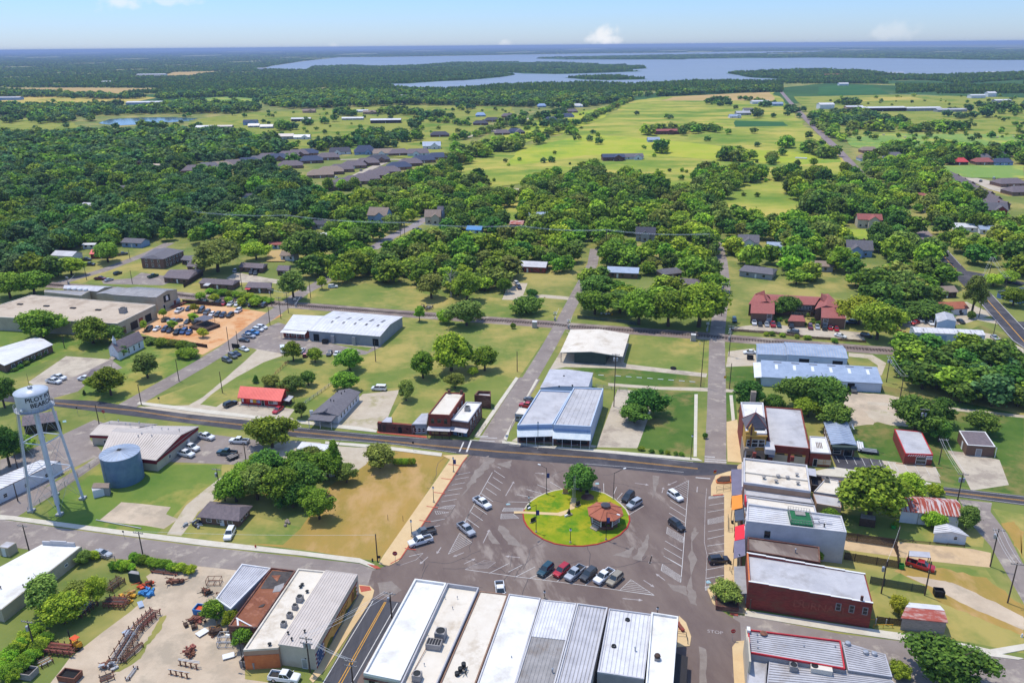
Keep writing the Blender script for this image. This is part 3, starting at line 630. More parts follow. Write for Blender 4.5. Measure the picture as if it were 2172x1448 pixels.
for k,px in en(([(1300,160),(1320,140),(1330,200),(1300,640),(1335,800),(1265,780),(1250,600),(1275,280)],[(1080,620),(1240,640),(1250,720),(1130,670)],[(850,330),(930,200),(925,290),(870,430),(790,415)],[(620,385),(740,340),(820,300),(760,400)])):
 sheet(bo,cY,[QD(x,y)for x,y in px],.038+k*.001,sub=6,jit=.3)
for k,px in en(([(870,960),(1000,820),(1060,840),(980,940),(850,1080),(790,1150)],[(1080,880),(1200,850),(1190,920),(1120,900)],[(960,830),(1010,810),(1000,850)],)):
 sheet(bo,cY,[QP(x,y)for x,y in px],.042+k*.001,sub=6,jit=.3)
sheet(bo,cY,[QI(x,y)for x,y in[(1565,520),(1640,530),(1600,680),(1560,760),(1570,640)]],.046,sub=4,jit=.1)
sheet(bo,cY,[(800,1236),(830,1232),(852,1252),(828,1266),(806,1262)],.047,sub=4,jit=.15)
for k,px in en(([(1370,1480),(1382,1380),(1390,1350),(1402,1372),(1396,1480)],[(1482,1370),(1498,1376),(1500,1448),(1484,1448)])):
 sheet(bo,cY,px,.049+k*.001,sub=4,jit=.1)
for o in(0,5.2):pline(MY,[(816+o*.55,1276),(716+o*1.2,1452),(690+o*1.3,1500)],.16)
pline(ML,[(791,1274),(690,1440),(660,1490)],.16);pline(ML,[(843,1278),(755,1433),(722,1490)],.16)
HW=[(114,853.5),(203,862),(287,870),(400,887.5),(550,904),(626,914.5),(780,929.5),(907,943),(1060,957),(1267,970.5),(1480,993)]
pline(MY,HW,.14);pline(MY,[(x,y+1.6)for x,y in HW],.14);pline(MY,[(1700,1012.5),(1850,1026.5),(1991,1039.5),(2172,1060.5),(2280,1073)],.14);pline(MY,[(1700,1014),(1850,1028),(1991,1041),(2172,1062),(2280,1074.5)],.14)
pline(ML,[(626,906.5),(780,921.5),(907,930.5)],.12);pline(ML,[(629,925.5),(840,941.5),(968,959.5)],.12);pline(ML,[(1080,944),(1267,957.5),(1470,980)],.12);pline(ML,[(1240,983),(1330,990),(1450,1001)],.12)
pline(ML,[(1996,1047),(2172,1069.5),(2280,1083)],.12);pline(ML,[(1991,1032.5),(2172,1053),(2280,1066)],.12)
DG=[(2300,812),(2172,726),(2083,625)];pline(MY,DG,.3,.33);pline(MY,[(2030,577),(1976,515)],.3,.33)
def side(px,w,o):
 pts=[G(x,y)for x,y in px];q=[]
 for i in range(len(pts)):
  d=(pts[min(i+1,len(pts)-1)]-pts[max(i-1,0)]).normalized();n=V3((-d.y,d.x,0))*o;a=pts[i]+n;q.append((a.x,a.y))
 return q
for o in(-4.,4.):
 for px in([(2300,810),(2172,724),(2084,626)],[(2020,563),(1976,512)]):
  q=side(px,0,o)
  for i in range(len(q)-1):
   a,b=V3((*q[i],0)),V3((*q[i+1],0));d=(b-a).normalized();n=V3((-d.y,d.x,0))*.1
   ML.add([(v.x,v.y,.335)for v in(a-n,b-n,b+n,a+n)],[(0,1,2,3)])
for i in range(7):
 x=1772+i*18.5;line(ML,(x,965+i*2.1),(x+8,981+i*2.3))
for i in range(5):
 x=1895+i*22;line(ML,(x,981+i*2.4),(x+11,1000+i*2.6))
for px in([(1073,1068),(1081,1067),(1083,1070),(1074,1071)],[(1263,1023.5),(1270,1023),(1271,1027),(1263,1027.5)],[(1075,1068.5),(1083,1067.5)],[(1497,1232),(1504,1230),(1509,1236),(1499,1237)],[(133,892),(140,891),(141,895),(133,896)]):
 if len(px)==4:
  pts=[G(x,y)for x,y in px];MBl.add([(p.x,p.y,.05)for p in pts],[(0,1,2,3)]);
  c=sum(pts,V3())/4;vs,fs=[],[]
  for i in range(10):
   a0=i*.5-2.6;a1=a0+.5;ML.add([(c.x+r*cos(a),c.y+r*sin(a),.054)for r,a in((.28,a0),(.36,a0),(.36,a1),(.28,a1))],[(0,1,2,3)])
  ML.add([(c.x-.1,c.y+.1,.055),(c.x+.0,c.y+.1,.055),(c.x+.0,c.y+.6,.055),(c.x-.1,c.y+.6,.055)],[(0,1,2,3)])
for k in range(7):
 t=k/6.5;xa,ya=945+(845-945)*t+8,985+(1178-985)*t;line(MK,(xa-2,ya),(xa+22,ya+3),.35,.146)
pline(MK,[(990,970),(982,980),(866,1160),(850,1184),(828,1196)],.3,.147)
line(MK,(1512,1051),(1534,1049),.5,.148);line(MK,(1570,1000),(1572,1240),.2,.149)
MT=MB();rs=random.Random(9);sq=[(870,1180),(990,985),(1430,1015),(1500,1060),(1495,1280),(1300,1265),(900,1225)]
for k in range(46):
 x,y=rs.uniform(880,1490),rs.uniform(985,1275);p=G(x,y)
 if abs(p.x-ic0.x)<14 and abs(p.y-ic0.y)<14:continue
 a=rs.choice((-.2,1.35))+rs.gauss(0,.12)
 for j in range(rs.randint(4,12)):
  q=p+V3((cos(a),sin(a),0))*rs.uniform(.8,1.8);a+=rs.gauss(0,.25);n=V3((-(q-p).y,(q-p).x,0)).normalized()*.05;MT.add([(v.x,v.y,.0445)for v in(p-n,q-n,q+n,p+n)],[(0,1,2,3)]);p=q
tag(MT.B('tar_seams',bp),kind=ST)
for mb,nm,m in((ML,'road_markings','white_line'),(MF,'faded_road_markings',di),(MY,'yellow_road_lines','yellow_line'),(MBl,'accessible_bay_markings','blue_paint'),(MK,'brick_bands',bE)):
 tag(mb.B(nm,m),kind=ST)
for wd,px,rz in(('STOP',(1517,1340),1.36),):
 vs,fs=text_mesh(wd,1.3,0.);p=G(*px);c,s_=cos(rz-pi/2),sin(rz-pi/2);mb=MB()
 mb.add([(p.x+v.x*c-v.y*s_,p.y+v.x*s_+v.y*c,.052)for v in vs],fs);tag(mb.B('road_lettering',di),kind=ST)
# the round island
ic=G(1222,1095);
IS=[QI(x,y)for x,y in[(232,920),(245,870),(300,795),(380,740),(470,700),(560,675),(650,660),(760,655),(870,657),(980,675),(1080,705),(1170,755),(1240,810),(1300,870),(1330,930),(1338,985),(1310,1060),(1240,1130),(1130,1190),(1000,1230),(850,1250),(700,1247),(560,1225),(440,1180),(340,1115),(270,1040),(240,980)]]
pts=[G(*p)for p in IS];ar=sum(pts[i].x*pts[(i+1)%len(pts)].y-pts[(i+1)%len(pts)].x*pts[i].y for i in range(len(pts)))
if ar>0:pts=pts[::-1]
I2=ins(pts,.35)
mb=MB();n=len(pts)
for i in range(n):
 j=(i+1)%n;a,b,c,d=pts[i],pts[j],I2[j],I2[i];v=lambda p,z:(p.x,p.y,z)
 mb.add([v(a,0),v(b,0),v(a,.16),v(b,.16),v(c,.16),v(d,.16)],[(1,0,2,3),(3,2,5,4)])
 mb.cm=1 if pts[i].y<ic.y+2 else 0;mb.m[-2:]=[mb.cm,mb.cm]
tag(mb.B('island_kerb',['kerb','kerb_red']),kind=ST)
mb=MB();mb.poly([(p.x,p.y,.15)for p in reversed(I2)]);A('meadow_lawn',C(128,150,28),C(176,166,44),.11,1,c3=C(96,138,30),scale3=.16,contrast=(.4,.62),spec=.1,detail=9);tag(mb.B('island_lawn','meadow_lawn'),kind=ST)
pw=[QI(x,y)for x,y in[(145,893),(240,893),(590,908),(650,890),(715,868),(730,755),(788,757),(765,865),(700,885),(665,930),(620,942),(590,935),(230,915),(145,915)]]
pp=[G(*p)for p in pw];mb=MB();mb.hexa([(p.x,p.y,.1)for p in reversed(pp)],[(p.x,p.y,.2)for p in reversed(pp)]);tag(mb.B('island_path',bz),kind=ST)
pw=[QI(x,y)for x,y in[(830,745),(850,720),(930,715),(965,740),(960,770),(900,780),(840,770)]]
pp=[G(*p)for p in pw];mb=MB();mb.hexa([(p.x,p.y,.1)for p in reversed(pp)],[(p.x,p.y,.19)for p in reversed(pp)]);tag(mb.B('island_paving',al),kind=ST)
# BUILDINGS near the square
q2=lambda*p:[QC(x,y)for x,y in p]
q3=lambda*p:[QD(x,y)for x,y in p]
ROW='attached flat-roofed shops along the south side of the square'
def shopfront(b,f,n,awn=None):
 l=b.ln(f)
 b.wins(f,n,.5,l/n*.7,2.,frame=ai);b.door(f,l*.46,1.,2.3,aX)
u1=Bld(aQ,'bright white roofed shop at the west end of the white roof row',af,[(880,1226),(947,1235),(849,1442),(770.5,1426)],6.2,ROW)
u1.flat(aS,bw,.55,.35,bw);u1.wins(aE,3,3.2,.9,1.4,frame=aT);u1.wins(cF,6,3.6,.8,1.5);
m=MB();u1.fb(m,aE,0,u1.ln(aE),4.9,5.2,.0,.18);m.B('cornice',al,u1.root)
shopfront(u1,'B',2)
def rowshop(lbl,px,wall,roof,**k):
 b=Bld(aQ,lbl,af,px,k.pop('H',6.),ROW);b.flat(wall,roof,k.pop('ph',.5),k.pop('pt',.25),k.pop('pm',None),k.pop('ribs',None));shopfront(b,'B',2);return b
u2=rowshop('cream roofed shop carrying three air conditioners, second from the west in the white roof row',[(948.5,1235.5),(1016,1245),(915,1475),(845,1458)],aP,aC,H=6.1,ph=.9,pm=aM)
u3=rowshop('cream white roofed shop holding a jumble of black pipework in the white roof row',[(1017.5,1252),(1078,1259),(990,1500),(915,1490)],aP,aC,H=5.6,ph=.25)
u4=rowshop('shop with the white roof between the cream roof and the half grey ribbed roof',[(1079.5,1258),(1147,1267),(1078,1500),(994,1498)],am,bw,H=5.8,ph=.3)
u5=rowshop('shop whose ribbed metal roof is white at the back and grey at the front',[(1148.5,1270),(1223,1278),(1158,1520),(1074,1510)],am,aD,H=5.7,ph=.3,pm=am,ribs=(dA,.75,aD))
I=u5.I;top=[V3((I[0].lerp(I[3],t).x,I[0].lerp(I[3],t).y,0))for t in(0,.36)]+[V3((I[1].lerp(I[2],t).x,I[1].lerp(I[2],t).y,0))for t in(.36,0)]
m=MB();m.hexa([(p.x,p.y,u5.zr+.01)for p in top],[(p.x,p.y,u5.zr+.1)for p in top]);m.B('white_roof_sheets',ab,u5.root)
u5.ribs(dA,.6,ae,quad=[V3((p.x,p.y,u5.zr+.1))for p in(top[0],top[3],top[2],top[1])],name='white_roof_seams',h=.04)
u6=rowshop('shop with the plain grey ribbed roof edged by a flaking white parapet in the row',[(1224.5,1278),(1289,1287),(1236,1520),(1160,1520)],am,ae,H=5.7,ph=.35,pm=am,ribs=(dA,.7,aD))
u7=Bld(aQ,'shop with the short white ribbed roof and an open steel framed yard at its back',af,q3((597,822),(955,870),(890,1412),(500,1352)),5.8,ROW)
u7.flat(a5,ab,.3,.25,ae,(dA,.8,ae));shopfront(u7,'B',2)
u7.wins(aE,2,.6,2.2,2.,frame=aT)
for i in range(3):
 m=MB();a=u7.pt(aE,.6+i*(u7.ln(aE)-1.2)/2,0,5.);m.tube(a,a+V3((0,0,3.2)),.09);m.B(ce,ai,u7.root)
m=MB();m.tube(u7.pt(aE,.5,3.1,5.),u7.pt(aE,u7.ln(aE)-.5,3.1,5.),.1);
for i in range(3):m.tube(u7.pt(aE,.6+i*(u7.ln(aE)-1.2)/2,3.1,5.),u7.pt(aE,.6+i*(u7.ln(aE)-1.2)/2,3.3,.1),.07)
m.B('yard_frame',ai,u7.root)
u8=Bld(aQ,'narrow white roofed shop at the east end of the white roof row',af,[(1382,1297),(1439,1306),(1424,1500),(1366,1490)],6.2,ROW)
u8.flat(am,bw,.5,.3,bw);shopfront(u8,'B',1)
m=MB();l=u8.ln(cC);a=[u8.pt(cC,u,v,o)for u,v,o in((l*.12,3.,.02),(l*.72,3.,.02),(l*.72,2.6,2.3),(l*.12,2.6,2.3))];m.slab(a[3],a[2],a[1],a[0],.1);m.B('side_awning',aT,u8.root)
for k in range(6):m=MB();p=u8.pt(cC,l*(.13+.116*k),0,2.2);m.tube(p,p+V3((0,0,2.55)),.05);m.B('awning_post',aJ,u8.root)
u8.wins(cC,5,1.,1.1,1.5)
AG='air conditioners on the cream roof of the row'
ac_unit(u2,0,0,'square air conditioner with round fan, highest on the cream roof of the row',1.9,group=AG,p=G(935,1352,5.3))
ac_unit(u2,0,0,'air conditioner with round fan at the lower left of the cream roof of the row',1.5,group=AG,p=G(885,1440,5.3))
def wide_ac(px,z,label,sx=2.8,sy=1.9,rz=-.2):
 p=G(*px,z);t=thing('rooftop_unit',label,ck,tuple(p),0,AG)
 m=MB();m.box(p.x,p.y,p.z,sx*1.04,sy*1.04,.12,rz);m.box(p.x,p.y,p.z+.12,sx,sy,1.1,rz);m.B(cZ,aD,t)
 m=MB()
 for k in range(5):
  o=(k-2)*sx*.19;m.box(p.x+o*cos(rz),p.y+o*sin(rz),p.z+1.22,sx*.14,sy*.8,.05,rz)
 m.B('louvres',aK,t);m=MB()
 m.tube((p.x-sx*.5,p.y-.6,p.z+.3),(p.x-sx*.5-2,p.y-7,p.z+.1),.06);m.B('pipe',bi,t);return t
wide_ac((921,1371),5.3,'wide louvred rooftop unit in the middle of the cream roof, between two air conditioners')
p=G(977,1426,5.4);t=thing('roof_pipework','tangle of black ducts and cables on the third roof of the white roof row','ductwork',tuple(p))
m=MB()
for k in range(3):m.lathe([(.01,p.z+.05+k*.0),(.42,p.z+.05),(.42,p.z+.7+k*.2),(.01,p.z+.75+k*.2)],p.x-.6+k*.55,p.y-.6+k*.9,12)
m.B('duct',aJ,t);m=MB();rr=random.Random(4);pr=p+V3((0,0,.5))
for k in range(14):
 nx=p+V3((rr.uniform(-.8,1.4),rr.uniform(-1.2,1.3),rr.uniform(.05,.8)));m.tube(pr,nx,.05,n=5);pr=nx
m.B('cables',aJ,t)
for px,b,lb in(((1331,1315),'','dark ring vent near the back of the white ribbed roof'),((1302,1371),'','dark ring vent in the middle of the white ribbed roof')):
 p=G(*px,5.5);m=MB();m.lathe([(.15,p.z),(.5,p.z),(.45,p.z+.35),(.22,p.z+.35),(.15,p.z)],p.x,p.y,16);solo(m,'ring_vent',aJ,lb,'roof vent',org=tuple(p))
p=G(1394,1397,5.8);t=thing('exhaust_fan','dark mushroom exhaust fan on the easternmost roof of the white roof row','exhaust fan',tuple(p));m=MB();m.box(p.x,p.y,p.z,1.,1.,.5,-.2);m.B('curb',aD,t);m=MB();m.lathe([(.45,p.z+.5),(.6,p.z+.7),(.5,p.z+1.),(.01,p.z+1.15)],p.x,p.y,14);m.B('fan_hood',aj,t)
for k,(x,y)in en(((944,1268),(960,1290),(907,1345),(970,1268),(900,1410),(1085,1395))):roof_vent(tuple(G(x,y,5.4)),'small vent pipe standing on the white roof row',.35,.07,group='small vent pipes on the white roof row')
for k,(x,y)in en(((1172,1425),(1347,1380))):roof_vent(tuple(G(x,y,5.5)),['bent flue pipe on the grey ribbed roof south of the square','bent flue pipe on the white ribbed roof south of the square'][k],.8,.12,group='flue pipes on ribbed roofs')
# mural block
q1=lambda*p:[QB(x,y)for x,y in p]
BLK='attached workshop buildings west of the new asphalt street'
b=Bld('workshop_building','workshop with the pale grey ribbed roof at the west end of the mural block',af,q1((445,450),(688,485),(350,828),(225,742)),4.4,BLK);b.flat(a5,ae,.3,.3,ab,(dA,.55,ae))
m=MB();l=b.ln(cF);b.fb(m,cF,l*.1,l*.7,2.,2.2,.0,1.3);m.B('lean_to_roof',cO,b.root);b.wins(cF,3,.6,1.,1.1)
b=Bld('derelict_building','derelict building with a torn brown roof between the grey ribbed roof and the cream roof',af,q1((690,482),(893,507),(572,980),(330,970)),4.3,BLK);b.flat(al,'torn_roof',.35,.25,al)
for k,(px,m_)in en((([(700,510),(880,520),(840,600),(740,660),(600,660),(640,590)],'felt'),([(720,640),(800,610),(780,680),(700,690)],aD),([(690,550),(770,545),(740,600)],'torn_roof'),([(610,790),(640,785),(620,810),(580,812)],'felt'),([(380,900),(400,898),(560,985),(540,985)],ab),([(400,905),(415,905),(420,975),(405,975)],ab))):
 pts=[G(*p,4.05+k*.03)for p in q1(*px)];m=MB();m.hexa([p-V3((0,0,.03))for p in reversed(pts)],list(reversed(pts)));m.B('torn_patch',m_,b.root)
b.wins(aE,1,.8,1.3,1.5,glass=aY,frame=None)
b=Bld('workshop_building','workshop with the cream membrane roof carrying four air conditioners',af,q1((915,490),(1143,512),(748,1152),(455,1170)),4.6,BLK);b.flat(ba,aC,.4,.3,aC);CRM=b
m=MB();b.fb(m,aE,0,b.ln(aE),0,3.2,.005,.12);m.B('orange_cladding',bY,b.root);b.door(aE,b.ln(aE)*.45,1.,2.1,aT);
for i,(x,y)in en(((930,740),(890,805),(845,875),(795,950))):
 ac_unit(b,0,0,['large square air conditioner, rearmost of the four on the cream workshop roof','air conditioner second from the back of the four on the cream workshop roof','air conditioner third from the back of the four on the cream workshop roof','air conditioner nearest the front edge of the four on the cream workshop roof'][i],1.2 if i==0 else .95,group='four air conditioners on the cream workshop roof',p=G(*q1((x,y+20))[0],4.3))
for i,(x,y)in en(((935,650),(950,632),(990,690),(677,1130))):roof_vent(tuple(G(*q1((x,y))[0],4.3)),'dark vent cap on the cream workshop roof',.35,.22,aJ,'dark vent caps on the cream workshop roof')
b=Bld('mural_building','long building with a tan ribbed roof and a painted mural along its street side',af,[(691,1208),(758.5,1217),(667,1376),(589.4,1365)],4.9,BLK);MUR=b
b.flat(aS,bs,.12,.15,bs,(dA,.62,bs))
l=b.ln(cC);H=4.75
def panel(name,m_,poly,o0,o1):
 mb=MB();mb.hexa([b.pt(cC,u,v,o1)for u,v in poly],[b.pt(cC,u,v,o0)for u,v in poly]);return mb.B(name,m_,b.root)
panel('mural_field',cM,[(l*.18,.25),(l*.93,.25),(l*.93,3.3),(l*.18,3.3)],.0,.03)
panel('mural_band',ca,[(l*.18,3.304),(l*.975,3.304),(l*.975,3.62),(l*.18,3.62)],.0,.035)
panel('mural_hills',c7,[(l*.19,.26)]+[(l*(.19+.73*k/12),.75+.5*sin(k*.9+.4)+.25*(k%3))for k in range(13)]+[(l*.92,.26)],.034,.04)
panel('mural_water',dk,[(l*.34,.262)]+[(l*(.34+.5*k/8),.55+.3*sin(k*1.3))for k in range(9)]+[(l*.84,.262)],.044,.05)
panel('mural_rider',c8,[(l*.80,1.),(l*.87,1.),(l*.875,2.4),(l*.85,3.1),(l*.82,2.8),(l*.80,2.)],.052,.06)
panel('mural_tree',c7,[(l*.87,1.),(l*.92,1.),(l*.925,2.9),(l*.89,3.2)],.056,.064)
panel('mural_sky',dk,[(l*.025,.25),(l*.15,.25),(l*.15,3.6),(l*.025,3.6)],.0,.03)
for u0 in(.003,.155,.935):
 for k in range(7):panel('mural_stripe',cq if k%2 else ca,[(l*u0,.25+k*.48),(l*(u0+.02),.25+k*.48),(l*(u0+.02),.726+k*.48),(l*u0,.726+k*.48)],.0,.032)
mb=MB()
for k in range(11):
 a=2*pi*k/11;cu,cv=l*.0875+1.15*cos(a),1.95+1.3*sin(a)
 st=[(cu+(.26 if j%2==0 else .11)*cos(pi/2+j*pi/5),cv+(.26 if j%2==0 else .11)*sin(pi/2+j*pi/5))for j in range(10)]
 mb.hexa([b.pt(cC,u,v,.05)for u,v in st],[b.pt(cC,u,v,.033)for u,v in st])
mb.B('mural_stars',cq,b.root)
def wall_text(b,f,s,u,v,size,m,o=.05,parent=None,name=cj,bold=0.):
 vs,fs=text_mesh(s,size,.012,bold);mb=MB();mb.add([b.pt(f,u+p.x,v+p.y,o+p.z)for p in vs],fs);return mb.B(name,m,parent or b.root)
wall_text(b,cC,'PILOT POINT',l*.56,2.45,1.35,c8,.06)
b.door(aE,b.ln(aE)*.62,.95,2.1,aO);b.win(aE,b.ln(aE)*.7,2.2,.3,.3,frame=None)
for k,(x,y)in en(((832,1040),(970,1025),(862,1090))):roof_vent(tuple(G(*q1((x,y))[0],4.85)),'dark vent pipe at the south end of the tan ribbed roof',.5,.14,aJ,'vent pipes at the south end of the tan ribbed roof')
# long white roof at the lower left and its little shed
b=Bld(bI,'long warehouse with a bright white roof and a stepped false front at the lower left',af,[(88,1153),(173,1157.5),(2.5,1292),(-120,1265)],3.2);b.flat(bB,bw,.08,.2,bw)
l=b.ln('B');m=MB();b.fb(m,'B',.15*l,l*.95,3.2,4.1,-.3,.02);b.fb(m,'B',.35*l,l*.75,4.103,4.35,-.298,.018);m.B('false_front',am,b.root)
b.wins(cC,2,1.4,.8,.5,u0=b.ln(cC)*.7,u1=b.ln(cC)*.98)
for k,(x,y)in en(((196,645),(8,660))):roof_vent(tuple(G(x/3.934,1080+y/3.934,3.2)),'small flue pipe on the long white warehouse roof',.5,.1,aJ,'flue pipes on the long white warehouse roof')
b=Bld(a4,'small beige shed with a pale flat roof at the left edge, below the worn street',a4,[(14,1147),(34,1150),(16,1162),(-4,1159)],2.4);b.flat(bB,ae,.05,.15);b.door(aE,.8,.9,2.,ai)
# south-east red-trimmed building
p5=lambda*p:[QF(x,y)for x,y in p]
b=Bld(aQ,'ribbed metal roofed building with a red edged parapet at the bottom right corner',af,[(1586,1333),(1783,1357),(1793,1417),(1590,1382)],6.2);b.flat(a5,ae,.4,.22,dd,(da,.6,aD))
m=MB();l=b.ln(cF);b.fb(m,cF,-.2,l+3.6,0,6.0,.01,.35);b.fb(m,cF,l*.55,l+3.6,6.004,7.2,.02,.34);m.B('street_front',aS,b.root);b.wins(cF,3,.7,1.6,2.2)
m=MB();b.fb(m,'B',b.ln('B')-.4,b.ln('B')+.2,6.204,6.7,-1.,.1);m.B('corner_post',ai,b.root)
roof_vent(tuple(G(*p5((548,1050))[0],5.7)),'brown turbine vent on the red edged ribbed roof',.5,.4,bi,None)
for k,(x,y)in en(((495,1055),(497,1110),(500,1165),(885,1150),(1145,1155))):roof_vent(tuple(G(*p5((x,y))[0],5.7)),'small vent pipe on the red edged ribbed roof',.4,.09,group='small vent pipes on the red edged ribbed roof')
b2=Bld(aQ,'lower ribbed metal roofed wing in front of the red edged roof, at the bottom right',af,[(1632,1397),(1880,1432),(1960,1500),(1622,1490)],5.);b2.flat(a5,ae,.12,.2,ae,(da,.6,aD))
b3=Bld(aQ,'ribbed metal roofed rear wing with small round vents, east of the red edged roof',af,[(1786,1360),(1878,1386),(1893,1434),(1799,1420)],5.6);b3.flat(a5,ae,.12,.2,ae,(da,.6,aD))
b4=Bld(aQ,'flat grey roofed unit between the cream pavement and the lower ribbed roof',af,[(1589,1384),(1628,1391),(1621,1500),(1580,1490)],4.6);b4.flat(a5,aM,.2,.2)
ac_unit(b2,0,0,'small air conditioner on the lower ribbed roof at the bottom right',1.3,group=bS,p=G(1682,1420,4.9));
p=G(1741,1424,4.9);t=thing('rooftop_unit','long cream rooftop unit with round fan on the lower ribbed roof at bottom right',ck,tuple(p),0,bS);m=MB();m.box(p.x,p.y,p.z,3.6,1.5,1.1,-.25);m.B(cZ,aC,t);m=MB();m.lathe([(.01,p.z+1.11),(.5,p.z+1.11),(.52,p.z+1.2),(.6,p.z+1.2),(.6,p.z+1.1)],p.x-1.1,p.y+.3,16);m.B('fan_grille',aJ,t)
for k,(x,y)in en(((1798,1366),(1836,1385),(1854,1388))):
 p=G(x,y,5.55);m=MB();m.lathe([(.5,p.z),(.5,p.z+.5),(.35,p.z+.62),(.01,p.z+.62)],p.x,p.y,14);solo(m,'drum_vent',aO,'squat round drum vent on the rear ribbed roof at the bottom right','roof vent','drum vents on the rear ribbed roof',tuple(p))
# east side of the square, from south to north
b=Bld(cw,'long red brick building with a white roof, stepped parapet and faded wall lettering',af,[(1584,1171),(1836,1211),(1853,1274),(1588,1233)],6.6);GH=b
b.walls(aB,5.9);I=ins(b.P,.3);b.I=I;b.zr=5.96
m=MB();m.hexa([(p.x,p.y,5.9)for p in reversed(I)],[(p.x,p.y,5.96)for p in reversed(I)]);m.B(cT,aM,b.root)
for f in 'FB':
 l=b.ln(f);m=MB();c=MB()
 for k in range(6):
  u0,u1=(l*k/6,l*(k+1)/6);h=.72-.11*(k if f==aE else 5-k);b.fb(m,f,u0,u1,5.9,5.9+h,-.3,0);b.fb(c,f,u0,u1,5.9+h,5.98+h,-.36,.06)
 m.B('parapet',aB,b.root);c.B('coping',ai,b.root)
m=MB();b.fb(m,cF,.3,b.ln(cF)-.3,5.9,6.75,-.3,.0);m.B('front_parapet',bY,b.root)
lF=b.ln(aE)
for k,x in en((1706+67,1640+161,1640+187.5)):b.win(aE,lF*(.74,.845,.95)[k]-.4,3.2,.75,1.5,frame=aU,ft=.16)
wall_text(b,aE,'DURNAM',lF*.585,3.05,2.3,c9,.006,bold=.02);wall_text(b,aE,'C',lF*.435,3.6,1.6,c9,.006)
m=MB();b.fb(m,aE,lF*.9,lF*.9+.5,6.1,7.2,-.4,-.1);m.B(c0,al,b.root)
shopfront(b,cF,3)
m=MB();l=b.ln(cF);A_=[b.pt(cF,u,v,o)for u,v,o in((.4,3.4,.05),(l-.4,3.4,.05),(l-.4,2.9,2.4),(.4,2.9,2.4))];m.slab(A_[3],A_[2],A_[1],A_[0],.08);m.B('awning',aD,b.root)
b=Bld(aQ,'low shop with a brown grey roof between the long brick and the white painted building',af,[(1586,1138),(1738,1159),(1740,1192),(1586,1166)],4.6);b.flat(al,bP,.35,.25,al);b.roof.data.materials[0]=M(dp);LOW=b
roof_vent(tuple(G(1687,1171,4.4)),'bent white flue on the brown grey roof below the white wall',.9,.14)
b=Bld('painted_building','tall white painted two storey building with a green roof terrace on its back half',af,[(1585,1067),(1785,1093),(1796,1128),(1583,1104)],8.3);WHT=b
b.flat(am,ab,.5,.3,am,(da,.9,ae))
b.win(aE,b.ln(aE)*.2,4.6,1.1,1.6,frame=bf);b.wins(cF,3,5.,1.1,1.7);shopfront(b,cF,3);b.wins(cC,2,4.5,1.,1.5)
m=MB();l=b.ln(aE);g=[b.roofpt(u,v,.0)for u,v in((.43,.1),(.66,.1),(.68,.93),(.45,.93))];m.hexa([p+V3((0,0,.12))for p in reversed(g)],[p+V3((0,0,.7))for p in reversed(g)]);m.B('terrace','green_turf',b.root)
m=MB()
for i in range(4):
 a,c=g[i],g[(i+1)%4]
 for z in(1.1,1.7):m.tube(a+V3((0,0,z)),c+V3((0,0,z)),.04)
 for k in range(9):p=a.lerp(c,k/8);m.tube(p+V3((0,0,.7)),p+V3((0,0,1.7)),.035)
m.B(dr,aU,b.root)
m=MB();p=b.roofpt(.56,.28,.72);m.box(p.x,p.y,p.z,2.2,1.6,.25,-.2);m.B('terrace_platform',aU,b.root)
for k,(u,v)in en(((.73,.25),(.73,.55),(.78,.5),(.86,.5))):
 p=b.roofpt(u,v,.02);m=MB();m.box(p.x,p.y,p.z,1.3 if k else 1.6,1.,.22,-.16);m.box(p.x,p.y,p.z+.225,.9,.7,.03,-.16);o=m.B(cG,ae,b.root)
roof_vent(tuple(G(1748,1117,7.9)),'small satellite shaped vent on the white building\'s rear roof',.7,.15,aJ,None)
b=Bld(aQ,'cream roofed shop behind the white painted building, with a high red edged front',af,[(1582,1051),(1728,1071),(1733,1090),(1584,1067)],7.2);b.flat(ba,aC,.4,.3,aM);b.wins(cF,2,4.2,1.,1.6);shopfront(b,cF,2)
m=MB();b.fb(m,cF,-.1,b.ln(cF)*.9,6.,7.5,.01,.25);m.B('red_sign_board',dj,b.root)
b=Bld(aQ,'grey stepped roof shop between the tan building and the cream roofed shop',af,[(1578,1030),(1718,1047),(1727,1068),(1580,1049)],5.6);b.flat(a5,aM,.3,.3,a5);shopfront(b,cF,2)
b=Bld('painted_building','tan walled corner building with a cream roof split lengthwise by a low ridge wall',af,[(1577,970),(1712,985),(1720,1041),(1577,1022)],7.4);TAN=b
b.flat(ba,aC,.6,.35,am)
m=MB();a=[b.roofpt(u,v)for u,v in((0,.52),(1,.55),(1,.6),(0,.57))];m.hexa([p for p in reversed(a)],[p+V3((0,0,.4))for p in reversed(a)]);m.B('ridge_wall',aC,b.root)
b.wins(cF,4,4.,1.,1.7);shopfront(b,cF,4);m=MB();b.fb(m,cF,0,b.ln(cF),5.6,6.1,.0,.3);m.B('cornice',am,b.root)
for k,(x,y)in en(((1600,965),(1680,973))):
 m=MB();p=G(x,y,7.4);m.box(p.x,p.y,6.9,.9,.8,1.3,-.2);m.B(c0,aB,b.root)
for k,(x,y)in en(((1620,1014),(1650,1011),(1670,1014),(1646,1022),(1692,1026),(1690,1008))):roof_vent(tuple(G(x,y,7.)),'squat roof vent on the tan walled building',.5,.3,aD,'squat vents on the tan walled building')
m=MB();
b=Bld('shop_annex','white roofed rear annex between the tan building and the big round tree',af,[(1752,1013),(1778,1018),(1783,1050),(1726,1042)],4.);b.flat(am,aC,.3,.2,am);ac_unit(b,.15,.15,'white air conditioner on the rear annex by the big round tree',1.1,group=None)
b=Bld('shop_annex','grey flat roofed rear annex behind the green roof terrace',af,[(1724,1046),(1783,1056),(1785,1076),(1732,1067)],3.8);b.flat(ba,aM,.1,.15)
